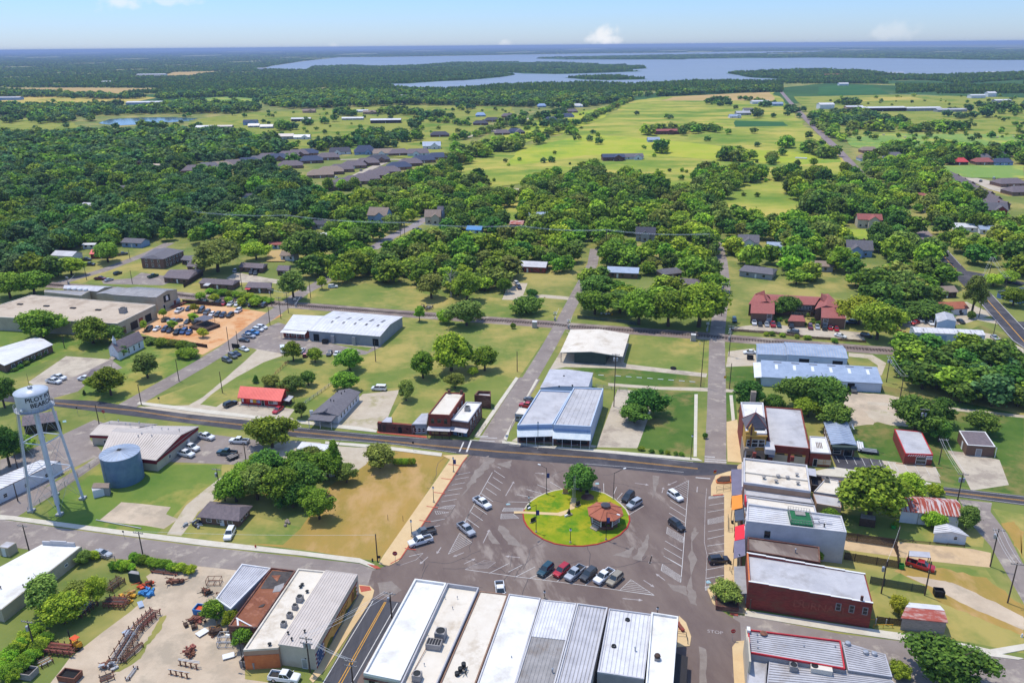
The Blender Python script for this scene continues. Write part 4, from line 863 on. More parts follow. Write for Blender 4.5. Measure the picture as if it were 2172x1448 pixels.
b=Bld('patio_enclosure','dark fenced patio with a grey canopy behind the tan building','patio',[(1718,1006),(1743,1010),(1748,1032),(1722,1028)],2.);b.flat(aj,bp,1.2,.12)
m=MB();a=[G(x,y,3.2)for x,y in((1713,992),(1730,994),(1732,1010),(1716,1007))];m.slab(a[3],a[2],a[1],a[0],.1);m.B('canopy',ae,b.root)
m=MB();
for x,y in((1715,994),(1729,996),(1730,1008),(1717,1006)):g=G(x,y,3.2);m.tube((g.x,g.y,0),(g.x,g.y,3.1),.07)
m.B('canopy_posts',aJ,b.root)
def awning(label,px,z0,z1,mt):
 P=[G(*px[0],z0),G(*px[1],z1),G(*px[2],z1),G(*px[3],z0)];c=sum(P,V3())/4;t=thing('awning',label,'awning',(c.x,c.y,0),0,'awnings over the east pavement of the square')
 m=MB();m.slab(P[3],P[2],P[1],P[0],.1);m.B('canopy',mt,t)
 for p in(P[0],P[3]):
  m=MB();q=p+(c-p)*.06;m.tube((q.x,q.y,.13),(q.x,q.y,p.z-.1),.07);m.B(ce,aJ,t)
 return t
awning('long grey metal awning nearest the highway on the east pavement',[(1551,995),(1575,994),(1573,1049),(1552,1050)],3.1,3.7,c6)
awning('orange awning on the east pavement',[(1552,1052),(1574,1048),(1575,1076),(1552,1081)],3.2,3.8,'orange_awning')
awning('dark slate awning between the orange and the red awning',[(1558,1080),(1577,1077),(1578,1102),(1559,1104)],3.1,3.6,'slate_awning')
awning('red awning on the east pavement',[(1559,1116),(1579,1111),(1580,1141),(1558,1146)],3.1,3.7,dj)
awning('pale purple grey awning just south of the red awning',[(1557,1147),(1580,1142),(1581,1177),(1556,1184)],3.1,3.7,c6)
# north side of the highway
b=Bld('bank_building','ornate yellow brick corner bank with a slate hipped roof, stone ground floor and arched window',af,[(1571,852),(1619,853),(1627,919),(1583,918)],10.);BK=b
b.flat(cd,bw,.5,.4,am)
m=MB();l=b.ln(aE);b.fb(m,aE,-.1,l+.1,0,5.,.005,.2);b.fb(m,cF,b.ln(cF)-8,b.ln(cF)+.2,0,5.,.005,.2);m.B('stone_base',bQ,b.root)
m=MB();b.fb(m,cF,0,b.ln(cF)-8.01,0,9.4,.005,.1);m.B('brick_side',aB,b.root)
b.wins(aE,2,5.9,1.5,2.1,u0=l*.3,u1=l*.95,frame=ai);b.win(aE,l*.08,6.,.8,1.9)
def arch(b,f,u,v,w,h,m_,o0,o1,n=10):
 poly=[(u-w/2,v),(u+w/2,v),(u+w/2,v+h)]+[(u+w/2*cos(pi*k/n),v+h+w/2*sin(pi*k/n))for k in range(1,n)]+[(u-w/2,v+h)]
 mb=MB();mb.hexa([b.pt(f,a,c,o1)for a,c in poly],[b.pt(f,a,c,o0)for a,c in poly]);return mb
o=arch(b,aE,l*.6,.9,3.,1.,aX,.2,.24).B(cU,aX,b.root)
m=MB();n=12
for k in range(n):
 a0,a1=pi*k/n,pi*(k+1)/n;q=[(l*.6+r*cos(a),1.9+r*sin(a))for r,a in((1.52,a0),(2.,a0),(2.,a1),(1.52,a1))];m.hexa([b.pt(aE,u,v,.34)for u,v in q],[b.pt(aE,u,v,.2)for u,v in q])
m.B('arch_surround',bQ,o)
m=MB();b.fb(m,aE,l*.6-.9,l*.6+.9,1.,2.3,.24,.3);m.B('sash',aD,o)
m=MB();b.fb(m,aE,-.1,l+.1,9.1,9.5,.0,.5);b.fb(m,aE,-.1,l+.1,5.,5.3,.0,.35)
for k in range(8):b.fb(m,aE,l*(.28+.09*k),l*(.28+.09*k)+.3,8.7,9.1,.0,.35)
m.B('cornice',cd,b.root)
apex=G(1603,875,14.4);E=[G(x,y,10.1)for x,y in((1573,887),(1622,887),(1628,909),(1582,908))]
m=MB();
for i in range(4):m.add([E[i],E[(i+1)%4],apex],[(0,1,2)])
m.add(E,[(3,2,1,0)]);b.part('hipped_roof','slate',lambda mb:mb.add(m.v,m.f))
m=MB()
for i in range(4):m.tube(E[i]+V3((0,0,.05)),apex+V3((0,0,.05)),.12,n=5)
m.tube(apex,apex+V3((0,0,1.6)),.12,.03);m.B('ridge_tiles',aI,b.root)
m=MB();c1=b.pt(aE,1.4,0,.0);
g=[(0,9.5),(2.9,9.5),(2.9,10.4),(2.2,10.4),(2.2,11.4),(1.45,12.8),(.7,11.4),(.7,10.4),(0,10.4)]
m.hexa([b.pt(aE,u-.1,v,.12)for u,v in g],[b.pt(aE,u-.1,v,-.5)for u,v in g]);m.B('stepped_gable',cd,b.root)
m=MB();b.fb(m,aE,1.1,1.5,6.2,13.,.13,.3);m.B('flue',al,b.root)
m=MB();b.fb(m,aE,-.2,2.6,5.1,6.,.36,1.2);m.B('balcony',bQ,b.root);b.win(aE,.5,.2,1.5,3.2,frame=bQ,d=.25)
m=MB();p=b.pt(aE,.1,0,1.);m.tube(p,p+V3((0,0,5.1)),.2);p=b.pt(aE,2.4,0,1.);m.tube(p,p+V3((0,0,5.1)),.2);m.B('entrance_columns',am,b.root)
m=MB();p=G(1597,846,10.);m.box(p.x,p.y,8.5,1.5,1.2,4.,-.2);m.B(c0,bQ,b.root)
m=MB();p=b.pt(aE,1.,0,2.2)
for k in range(4):m.lathe([(3.-.45*k,.13+.16*k),(3.-.45*k,.28+.16*k),(.01,.28+.16*k)],p.x,p.y,24)
m.B('entrance_steps','alley',b.root)
b=Bld('garage_building','red brick garage with two boarded bays and a broad pale roof, beside the old bank',af,[(1622,861),(1700,867),(1718,951),(1632,943)],5.6);b.flat(aB,aM,.4,.3,aB)
l=b.ln(aE);
for u in(.12,.56):
 m=MB();b.fb(m,aE,l*u,l*(u+.36),0,2.9,.004,.05);o=m.B('bay_door',aS,b.root);m=MB();b.fb(m,aE,l*u,l*(u+.36),2.9,3.4,.004,.08);m.B('bay_lintel',cM,o);m=MB();b.fb(m,aE,l*(u+.08),l*(u+.28),2.95,3.35,.081,.1);m.B('transom_glass',aX,o)
m=MB();p=G(1632,945,6.4);m.box(p.x,p.y,5.,2.6,5.,1.5,-.2);m.B('roof_penthouse',am,b.root)
m=MB();b.fb(m,aE,0,1.6,2.3,2.6,.0,1.);m.B('door_canopy',aG,b.root)
b=Bld('small_shop','narrow red brick shop with a patched white roof, east of the brick garage',af,[(1717,924),(1752,926),(1763,961),(1719,958)],4.3);b.flat(aB,bw,.35,.3,am);l=b.ln(aE);b.door(aE,l*.2,1.,2.2,aY);b.win(aE,l*.42,.7,1.9,1.5,glass=aS,frame=br);b.win(aE,l*.7,.7,1.9,1.5,glass=aS,frame=br)
for k in range(4):m=MB();p=b.roofpt(.35+.1*k,.5,.005);m.box(p.x,p.y,p.z,.28,3.6,.03,-.25);m.B('roof_patch',dp,b.root)
b=Bld(aQ,'blue grey metal roofed shop with a dark fascia, set back behind a small lot',af,[(1749,895),(1796,896),(1815,943),(1765,941)],3.6);b.gable(av,aG,.5,dA,.3,ribs=(1.2,ae));m=MB();l=b.ln(aE);b.fb(m,aE,-.2,l+.2,2.7,3.5,.0,1.6);m.B('fascia',bf,b.root);b.door(aE,l*.55,2.2,2.2,aX);b.wins(aE,1,.7,2.,1.4,u0=0,u1=l*.5);b.wins(cF,5,1.2,.8,1.2)
p=G(1805,912,3.8);t=thing('satellite_dish','white satellite dish on the blue grey metal roof','satellite dish',tuple(p));m=MB();m.tube(p,p+V3((0,0,1.)),.06);m.B('mast',aO,t);m=MB();m.lathe([(.01,0),(.5,.06),(.9,.22),(.88,.24),(.48,.1),(.01,.04)],0,0,16)
c=p+V3((.2,-.1,1.1));rot=Matrix.Rotation(radians(60),3,V3((.4,1,0)).normalized());m.v=[tuple(c+rot@V3(v))for v in m.v];m.B('dish',ai,t)
b=Bld('barber_shop','small red brick shop with red and white slanted stripes on its fascia',af,[(1897,909),(1955,915),(1979.5,963.5),(1920,961)],3.4);b.flat(aB,aM,.2,.25,dd);l=b.ln(aE);m=MB();b.fb(m,aE,0,l,2.6,3.15,.004,.1);m.B('fascia',dd,b.root)
for k in range(8):
 m=MB();u=l*(.1+.08*k);m.hexa([b.pt(aE,x,y,.14)for x,y in((u,2.62),(u+.22,2.62),(u+.55,3.13),(u+.33,3.13))],[b.pt(aE,x,y,.1)for x,y in((u,2.62),(u+.22,2.62),(u+.55,3.13),(u+.33,3.13))]);m.B('stripe',ai,b.root)
b.win(aE,l*.43,.4,2.6,2.,frame=ai);m=MB();b.fb(m,aE,l*.76,l*.98,1.9,2.95,.11,.2);o=m.B('sign',an,b.root);wall_text(b,aE,'BARBER',l*.87,2.6,.5,bZ,.215,o);wall_text(b,aE,'SHOP',l*.87,2.2,.5,de,.215,o)
b=Bld('brick_shed','small tan brick building with a flat brown roof at the far right of the highway',af,[(2034,912.5),(2090,915),(2112,947),(2052,943)],3.3);b.flat(av,ac,.12,.3,ai);b.door(aE,b.ln(aE)*.35,1.4,2.1,a5);b.door(cF,b.ln(cF)*.5,1.,2.1,ai)
m=MB();p=b.pt(aE,b.ln(aE)+.2,0,.3);m.tube(p,p+V3((0,0,3.2)),.1);m.B(ce,ai,b.root)
b=Bld(bj,'white walled barn with a rust streaked metal roof beside the big round tree',bj,[(1925,1052),(2024,1060),(2036,1093),(1912,1080)],3.6);b.gable(aa,'rust_white',1.1,da,.5)
m=MB();b.fb(m,aE,b.ln(aE)*.3,b.ln(aE)*.3+.2,0,3.4,.0,.1);m.B('downpipe',aO,b.root)
b=Bld('garden_shed','small white shed with a pale gabled roof beside the tan alley',a4,[(1985,1117),(2032,1120),(2051,1135),(1983,1129)],2.5);b.gable(aa,ab,.8,dA,.3,ribs=(1.,ae));l=b.ln(aE);b.door(aE,l*.22,1.6,1.9,aa);b.win(aE,l*.62,1.1,.7,.8);b.door(aE,l*.8,1.,1.9,aa)
b=Bld('wooden_shed','weathered grey wooden shed with a rusty half white roof beside the dirt drive',a4,[(1930,1279),(1992,1285),(2008,1318),(1914,1309)],3.);b.gable(aU,'rust_roof',.7,da,.2)
q=[b.A2[0],b.A2[1],b.A2[2],b.A2[3]];m=MB();m.slab(*[p+V3((0,0,.05))for p in q],.04);m.B('white_roof_sheets',ab,b.root)
b=Bld('garden_shed','small brown board shed half hidden under the big round tree',a4,[(1826,1088),(1858,1093),(1858,1103),(1824,1098)],2.2);b.flat(aj,aU,.05,.1)
P=[G(x,y,2.6)for x,y in((1929,1167),(1972,1170),(1974,1182),(1928,1178))];c=sum(P,V3())/4;t=thing('carport','grey metal roofed carport behind the red pickup','carport',(c.x,c.y,0));m=MB();m.slab(P[3],P[2],P[1],P[0],.15);m.B(cT,ae,t)
for p in P:m=MB();m.tube((p.x,p.y,0),(p.x,p.y,2.5),.08);m.B(ce,aJ,t)
# light blue fronted store on the highway
b=Bld(cz,'store with a white roof and blue fascia nearest the street corner, with dark shop windows',af,[(1145,826),(1213,829),(1172,899),(1097,901)],5.8);S1=b;b.flat(a6,aM,.5,.3,a6)
b2=Bld(cz,'taller white roofed store with a pale blue side wall, east of the blue fronted pair',af,[(1217,821),(1280,823),(1253,904),(1174,900)],6.4);b2.flat(a6,aM,.45,.3,a6,(dA,1.4,aM))
b3=Bld(cz,'back wing with a grey white roof behind the blue fronted stores',af,[(1167,784),(1257,791),(1247,820),(1147,822)],4.8);b3.gable(a6,ae,.5,dA,.2,split=.4)
for bb,fm in((b,cL),(b2,cL)):
 l=bb.ln(aE);m=MB();bb.fb(m,aE,0,l,4.6,5.1,.0,.15);m.B('blue_band',ag,bb.root)
 m=MB();a=[bb.pt(aE,u,v,o)for u,v,o in((-.1,4.4,.02),(l+.1,4.4,.02),(l+.1,3.0,2.2),(-.1,3.0,2.2))];m.slab(a[3],a[2],a[1],a[0],.1);m.B('awning',fm,bb.root)
 m=MB();bb.fb(m,aE,0,l,0,2.95,.004,.06);m.B('shopfront',al,bb.root)
 bb.wins(aE,4,.7,l/4*.78,1.7,d=.1,frame=aT)
 for k in range(5):m=MB();p=bb.pt(aE,.1+k*(l-.2)/4,0,2.1);m.tube(p,p+V3((0,0,3.)),.06);m.B(ce,ai,bb.root)
l=b2.ln(aE);m=MB();p=b2.pt(aE,l*.14,2.35,.12);vs=[(cos(a*.314)*.9,sin(a*.314)*.5)for a in range(20)];m.hexa([b2.pt(aE,l*.14+x,2.2+y,.2)for x,y in vs],[b2.pt(aE,l*.14+x,2.2+y,.1)for x,y in vs]);m.B('oval_sign',an,b2.root)
m=MB();vs2=[(x*.75,y*.7)for x,y in vs];m.hexa([b2.pt(aE,l*.14+x,2.2+y,.22)for x,y in vs2],[b2.pt(aE,l*.14+x,2.2+y,.2)for x,y in vs2]);m.B('oval_sign_centre',aK,b2.root)
b2.door(aE,l*.5,1.6,2.3,br)
for p_ in((1196,799),(1186,821),(1214,819)):roof_vent(tuple(G(*p_,5.1)),'dark vent on the roofs of the blue fronted stores',.4,.18,aJ,'dark vents on the roofs of the blue fronted stores')
b=Bld('kiosk','small grey windowed kiosk on the west side of the blue fronted store','kiosk',[(1101,863),(1119,866),(1113,879),(1092,877)],2.6);b.flat(ak,aC,.1,.15);b.wins(aE,2,.9,1.2,1.,frame=ai);b.wins(cF,1,.9,1.,1.)
# old brick pair with its low wall
b=Bld(cw,'two storey red brick building with cream roof and arched upstairs windows near the street corner',af,[(945,831),(986,833),(954,880),(908,878)],7.);b.flat(aB,aC,.45,.3,aB);l=b.ln(aE)
b.win(aE,l*.42,4.4,1.,1.1,frame=al);
for u in(.12,.72):o=arch(b,aE,l*u+.5,4.1,.95,1.2,ba,.0,.05).B(cU,aX,b.root)
m=MB();a=[b.pt(aE,u,v,o)for u,v,o in((-.2,3.,.02),(l+.2,3.,.02),(l+.2,2.6,2.),(-.2,2.6,2.))];m.slab(a[3],a[2],a[1],a[0],.1);m.B(b8,ae,b.root)
for k in range(4):m=MB();p=b.pt(aE,k*l/3,0,1.9);m.tube(p,p+V3((0,0,2.6)),.08);m.B(dm,aj,b.root)
b.wins(aE,2,.5,2.2,1.5,glass=br,frame=aT);b.wins(cC,3,4.2,.8,1.3)
m=MB();b.fb(m,'B',l*.1,l*.1+.8,6.,7.9,-.6,0);b.fb(m,'B',l*.7,l*.7+.8,6.,7.9,-.6,0);m.B(c0,al,b.root)
OB=b
b=Bld(cw,'lower brown brick shop with a white roof, attached to the two storey red brick building',af,[(989,851),(1022,853),(993,894),(957,889)],5.2);b.flat(al,bw,.4,.3,am);l=b.ln(aE);m=MB();a=[b.pt(aE,u,v,o)for u,v,o in((-.1,2.9,.02),(l+.1,2.9,.02),(l+.1,2.4,2.),(-.1,2.4,2.))];m.slab(a[3],a[2],a[1],a[0],.1);m.B(b8,ae,b.root)
for u in(.1,.7):
 m=MB();b.fb(m,aE,l*u,l*(u+.22),.2,1.9,.004,.06);m.B('shop_panel',ch,b.root)
b.door(aE,l*.42,1.,2.1,aX);b.wins(cC,5,1.,.9,1.8,frame=aU);b.wins(cC,4,3.3,.8,.9)
ac_unit(b,.45,.42,'grey rooftop air conditioner on the white roof of the lower brick building',1.5,group=None)
b=Bld('brick_tower','small open topped dark brick tower behind the corner brick building','tower',[(1014,828),(1041,829),(1041,840),(1006,837)],4.4);b.flat(al,aM,1.,.3,al)
b=Bld('lean_to','grey wooden lean-to with a pale roof beside the two storey brick building',a4,[(894,876),(909,875),(905,899),(873,899)],3.4);b.flat(ak,ae,.08,.2,ab);b.wins(aE,3,.8,.8,1.3,frame=ai)
b=Bld('courtyard_wall','low red brick courtyard wall with an arched door along the highway','wall',[(802,892.5),(881,899),(880,902),(800,896)],3.);b.flat(al,aB,.06,.1,bY);l=b.ln(aE);arch(b,aE,l*.6,.1,1.1,1.5,'',.0,.05).B('door',aY,b.root);b.win(aE,l*.4,1.2,.9,.7,frame=aB);b.win(aE,l*.76,1.2,.9,.7,frame=aB);m=MB();b.fb(m,aE,l*.05,l*.22,.3,2.4,.004,.06);m.B('boarded_opening',aj,b.root)
b=Bld(a4,'little shed with a tilted grey roof behind the brick courtyard wall',a4,[(819,884),(832,884),(832,896),(808,895)],3.3);b.flat(al,ae,.05,.15)
# row west: grey roof, red store, crimson fascia
b=Bld('office_building','long low building with a grey shingled roof and a drive-through canopy at its front',af,[(720,829),(761,832),(716,880),(664,876)],2.9);b.gable(aa,ah,.9,dA,.5,hip=.0);m=MB();g=[G(x,y,3.5)for x,y in((683,866),(706,869))]
l=b.ln(aE);m.add([b.pt(aE,l*.25,3.,.6),b.pt(aE,l*.75,3.,.6),b.pt(aE,l*.5,4.1,.62),b.pt(aE,l*.5,4.,-2.)],[(0,1,2),(1,3,2),(0,2,3)]);m.B('gablet',aH,b.root)
m=MB();b.fb(m,aE,.2,l-.2,2.55,2.9,.6,4.6);m.B('canopy',ah,b.root)
for u in(.05,.5,.95):m=MB();p=b.pt(aE,l*u,0,4.3);m.tube(p,p+V3((0,0,2.6)),.09);m.B('canopy_post',ai,b.root)
b.wins(aE,2,.8,1.4,1.3);b.wins(cC,6,.9,.9,1.2);b.door(aE,l*.45,1.,2.1,aX)
for k,(x,y)in en(((1187,355),(1212,362),(1245,280),(1275,298),(1302,282))):roof_vent(tuple(G(400+x/3.934,760+y/3.934,3.6)),'small dark vent on the grey shingled roof',.5,.14,aJ,'small dark vents on the grey shingled roof')
b=Bld('corner_store','bright red corner store with a red metal gabled roof and posters on its front',af,[(520,823),(606,828),(592,846),(510,839)],2.9);b.gable('red_paint',bO,1.7,da,.9,split=.42,ribs=(.5,bO));l=b.ln(aE)
for u,w,m_ in((.02,.05,an),(.14,.08,bK),(.24,.07,an),(.31,.09,cs),(.41,.09,ag)):
 m=MB();b.fb(m,aE,l*u,l*(u+w),.8,2.,.004,.06);m.B('poster',m_,b.root)
b.door(aE,l*.53,1.,2.1,aX);b.win(aE,l*.72,.9,1.6,1.1);m=MB();b.fb(m,aE,l*.85,l*.95,.9,2.2,.004,.06);m.B('poster',cq,b.root)
m=MB();b.fb(m,aE,-.5,l+.5,-.02,.12,.0,1.8);m.B('porch',ao,b.root)
for k in range(5):m=MB();p=b.pt(aE,l*k/4,.1,1.6);m.tube(p,p+V3((0,0,2.6)),.06);m.B(dm,'red_paint',b.root)
P=[G(x,y,2.)for x,y in((612,838),(623,840),(613,851),(600,848))];c=sum(P,V3())/4;t=thing('open_shelter','small pale roofed shelter beside the red corner store','shelter',(c.x,c.y,0));m=MB();m.slab(P[3],P[2],P[1],P[0],.12);m.B(cT,ae,t)
for p in P:m=MB();m.tube((p.x,p.y,0),(p.x,p.y,1.95),.06);m.B(ce,aj,t)
m=MB();m.box(c.x,c.y,.05,1.6,1.6,1.1);m.B('crate',aj,t)
q0=lambda*p:[QK(x,y)for x,y in p]
b=Bld('school_office','large tan walled building with a ribbed metal roof and deep crimson fascia, front wing',af,[QK(1000,560),(419,905),(330.4,975),(216,962)],3.6);b.gable(aS,bs,1.6,da,.3,split=.42,ribs=(.8,bs),trim=ca)
m=MB();l=b.ln(aE);b.fb(m,aE,-.3,l+.3,2.45,3.45,.0,.35);lr=b.ln(cC);b.fb(m,cC,.35,lr,2.7,3.4,.0,.25);m.B('fascia',ca,b.root);b.wins(cC,2,1.1,.8,.9);b.door(cC,lr*.72,1.,2.1,an);b.wins(aE,1,.9,.9,1.,u0=0,u1=l*.3)
b=Bld('school_office','rear wing of the crimson fascia building with a small square window',af,[(236,893),(330,900),(262,924),(193,921)],3.4);b.gable(aS,bs,1.1,da,.3,ribs=(.8,bs),trim=ca);m=MB();l=b.ln(aE);b.fb(m,aE,-.3,l*.85,2.5,3.2,.0,.35);m.B('fascia',ca,b.root);b.win(aE,l*.35,.7,.8,.9)
for k,(x,y)in en(((990,528),(1087,560),(1163,545),(1497,605),(1185,640),(1155,655),(1268,655),(915,540),(1050,550),(1220,570),(1270,577),(1350,588),(1405,592))):roof_vent(tuple(G(*q0((x,y))[0],4.9)),'vent on the ribbed roof of the crimson fascia building',.6 if k<7 else .25,.12,aO,'vents on the ribbed roof of the crimson fascia building')
b=Bld('storage_building','long white storage building with a pale roof beside the water tower',af,[(84,974),(128,977),(-30,1052),(-90,1046)],3.7);b.flat(aa,ab,.1,.2,aj,(da,1.2,ae));b.wins(cC,3,1.,.9,1.)
b=Bld(a4,'dark roofed building glimpsed behind the water tower legs',af,[(52,882),(117,872),(121,892),(50,902)],3.2);b.gable(aT,ac,.8,da,.4);b.wins(aE,5,.8,1.6,1.5,frame=aj)
b=Bld('pump_shed','small white pump shed beside the round standpipe tank',a4,[(194,1033),(222,1033),(227,1029+4),(196,1041)],2.2);b.flat(aa,ae,.05,.1)
b=Bld('pump_shed','tiny roofed pump house with a tan top next to the round standpipe tank',a4,[(204,1024),(232,1025),(230,1034),(196,1033)],2.4);b.gable(a5,ap,.5,da,.15)
b=Bld('brick_house','single storey brown brick house with a brown hipped roof beside the thicket',a8,[(448,1064),(528,1073),(504,1099),(424,1091)],2.5);b.gable(av,ac,1.3,da,.7,hip=.12);b.wins(aE,3,.8,1.2,1.1);b.door(aE,b.ln(aE)*.52,.95,2.05,aa);b.wins(cC,2,.9,.9,1.)
b=Bld(a4,'low white roofed shed half buried in the thicket near the highway',a4,[(640,936),(700,942),(690,957),(628,951)],2.3);b.flat(am,ab,.05,.1)
b=Bld(a4,'rough grey hut with a pale blue roof half swallowed by the thicket',a4,[(652,976),(668,977),(665,985),(650,984)],3.4);b.flat(ag,aG,.05,.1)
# white pavilion by the railway
P=[G(x,y,3.9)for x,y in((1210,699),(1335,708),(1321,756),(1188,747))];c=sum(P,V3())/4;FOOT.append([(p.x,p.y)for p in P]);t=thing('pavilion','open sided pavilion with a white metal gable roof and a dark green room inside','pavilion',(c.x,c.y,0))
r0=(P[0]+P[1])/2+V3((0,0,1.1));r1=(P[3]+P[2])/2+V3((0,0,1.1));m=MB();m.slab(P[3],r1,r0,P[0],.18);m.slab(r1,P[2],P[1],r0,.18);m.B(cT,aC,t)
for a in(0,.5,1):
 for e in(0,1):
  p=(P[0].lerp(P[3],a)if e==0 else P[1].lerp(P[2],a));q=p+(c-p)*.03;m=MB();m.tube((q.x,q.y,0),(q.x,q.y,3.75),.13);m.B(ce,aU,t)
m=MB();I=ins([V3((p.x,p.y,0))for p in P],.3);a=[I[0].lerp(I[1],.2),I[0].lerp(I[1],.8),I[3].lerp(I[2],.74),I[3].lerp(I[2],.22)];m.hexa([(p.x,p.y,.12)for p in reversed(a)],[(p.x,p.y,3.7)for p in reversed(a)]);m.B('room',bf,t)
m=MB();m.hexa([(p.x,p.y,-.02)for p in reversed(P)],[(p.x,p.y,.11)for p in reversed(P)]);m.B('slab',ao,t)
m=MB();m.add([P[3]+V3((0,0,-.2)),P[2]+V3((0,0,-.2)),r1+V3((0,0,-.25))],[(0,1,2)]);m.B('gable_end',bf,t)
# light blue sheds
b=Bld(b9,'long light blue metal building with grey roof and skylights, front of the blue pair',af,[(1614,767),(1856,782),(1871,813),(1617,799)],3.4);b.gable(a6,aG,1.2,da,.2,split=.12);l=b.ln(aE)
for u in(.55,.72):
 m=MB();b.fb(m,aE,l*u,l*(u+.06),0,2.9,.004,.05);m.B('open_bay',aY,b.root)
b.door(aE,l*.64,1.,2.1,aa)
for k in range(6):
 q=b.A1;u=.12+.155*k;m=MB();p=[q[0].lerp(q[1],x).lerp(q[3].lerp(q[2],x),y)+V3((0,0,.03))for x,y in((u,.5),(u+.025,.5),(u+.025,.78),(u,.78))];m.slab(p[0],p[1],p[2],p[3],.06);m.B(cG,an,b.root)
 m=MB();p=[q[0].lerp(q[1],x).lerp(q[3].lerp(q[2],x),y)+V3((0,0,.03))for x,y in((u-.01,.88),(u+.06,.88),(u+.06,.93),(u-.01,.93))];m.slab(p[0],p[1],p[2],p[3],.06);m.B('ridge_vent',cE,b.root)
m=MB();lL=b.ln(cF);a=[b.pt(cF,u,v,o)for u,v,o in((0,3.3,.05),(lL,3.3,.05),(lL,2.9,2.6),(0,2.9,2.6))];m.slab(a[3],a[2],a[1],a[0],.1);m.B('side_lean_to',aa,b.root)
b=Bld(b9,'taller light blue metal workshop with two open bays, rear right of the blue pair',af,[(1664,726),(1786,733),(1798,760),(1671,752)],4.4);b.gable(a6,aG,1.,da,.2,ribs=(1.,ae));l=b.ln(aE)
for u in(.2,.76):m=MB();b.fb(m,aE,l*u,l*(u+.17),0,3.2,.004,.05);m.B('open_bay',aY,b.root)
b.win(aE,l*.45,1.2,1.4,1.2,glass=ag)
b=Bld(b9,'light blue metal workshop section with a lower roof, left end of the rear blue workshop',af,[(1605,729),(1663,728),(1670,753),(1607,751)],3.7);b.gable(a6,aG,.9,da,.2,ribs=(1.,ae))
b=Bld(b9,'tall pale blue metal garage with a white gabled roof among parked cars, upper right',af,[(1985,666),(2020,666),(2028,681),(1989,683)],4.6);b.gable(a6,ab,1.,dA,.2,ribs=(.8,ae));m=MB();b.fb(m,cF,b.ln(cF)*.3,b.ln(cF)*.8,0,3.4,.004,.05);m.B('open_bay',aY,b.root)
b=Bld(b9,'long white metal building with a rounded pale roof and four blue roller doors, upper right',af,[(1931,693),(2077,700),(2090,711),(1941,705)],3.4);b.gable(a6,ab,.9,da,.1,ribs=(2.,ae));l=b.ln(aE)
for u in(.05,.32,.6,.8):m=MB();b.fb(m,aE,l*u,l*(u+.14),0,2.6,.004,.06);m.B('roller_door',ag,b.root)
for u in(.13,.62,.8):m=MB();q=b.A1;p=[q[0].lerp(q[1],x).lerp(q[3].lerp(q[2],x),y)+V3((0,0,.03))for x,y in((u,.3),(u+.02,.3),(u+.02,.8),(u,.8))];m.slab(*p,.06);m.B(cG,aD,b.root)
# red roofed apartments
AP='red roofed brick apartment wings'
b=Bld(bh,'left front wing of the red roofed brick apartments, beside the parked white car',bu,[QA(278,370),QA(650,378),QA(655,525),QA(268,512)],4.6,AP);b.gable(av,aI,1.6,da,.3,split=.0);b.win(aE,b.ln(aE)*.72,.6,1.8,1.6,glass=ak);b.win(aE,b.ln(aE)*.72,2.7,1.8,1.5)
b=Bld(bh,'left rear wing of the red roofed brick apartments with a tall raised roof corner',bu,[QA(345,190),QA(505,200),QA(655,370),QA(235,360)],5.2,AP);b.gable(av,aI,1.5,dA,.3,split=.7)
m=MB();p=[G(*QA(x,y),z)for x,y,z in((345,180,6.),(495,125,8.6),(525,255,8.0),(480,240,6.))];m.hexa([(q.x,q.y,5.)for q in p],[tuple(q)for q in p]);m.B('raised_roof',aI,b.root)
b=Bld(bh,'middle wing of the red roofed brick apartments behind the courtyard',bu,[QA(530,195),QA(1475,245),QA(1345,375),QA(640,355)],5.,AP);b.gable(av,aI,1.2,da,.3);b.wins(aE,6,.6,1.6,1.5,u0=b.ln(aE)*.5);b.wins(aE,6,2.9,1.6,1.4,u0=b.ln(aE)*.5);m=MB();b.fb(m,aE,b.ln(aE)*.5,b.ln(aE),2.3,2.5,.0,1.4);m.B('gallery',aT,b.root)
b=Bld(bh,'right rear wing of the red roofed brick apartments with a tall raised roof corner',bu,[QA(1490,200),QA(1720,330),QA(1810,440),QA(1365,445)],5.2,AP);b.gable(av,aI,1.5,dA,.3,split=.4)
m=MB();p=[G(*QA(x,y),z)for x,y,z in((1465,170,8.6),(1605,245,6.2),(1560,300,6.2),(1500,310,6.4))];m.hexa([(q.x,q.y,5.)for q in p],[tuple(q)for q in p]);m.B('raised_roof',aI,b.root)
b=Bld(bh,'right front wing of the red roofed brick apartments, beside the parked blue car',bu,[QA(1470,445),QA(1870,455),QA(1875,605),QA(1475,590)],4.6,AP);b.gable(av,aI,1.6,da,.3,split=.0);b.win(aE,b.ln(aE)*.08,.6,1.8,1.6,glass=ak);b.win(aE,b.ln(aE)*.08,2.7,1.8,1.5)
m=MB();b.fb(m,cC,.2,b.ln(cC)*.9,0,5.,.004,.3);m.B('yellow_side',aS,b.root)
b=Bld('laundry_building','small brick outbuilding with a red hipped roof in the middle of the apartment lot','outbuilding',[QA(960,550),QA(1150,560),QA(1185,655),QA(905,645)],2.6,None);b.gable(av,aI,.9,da,.3,hip=.15)
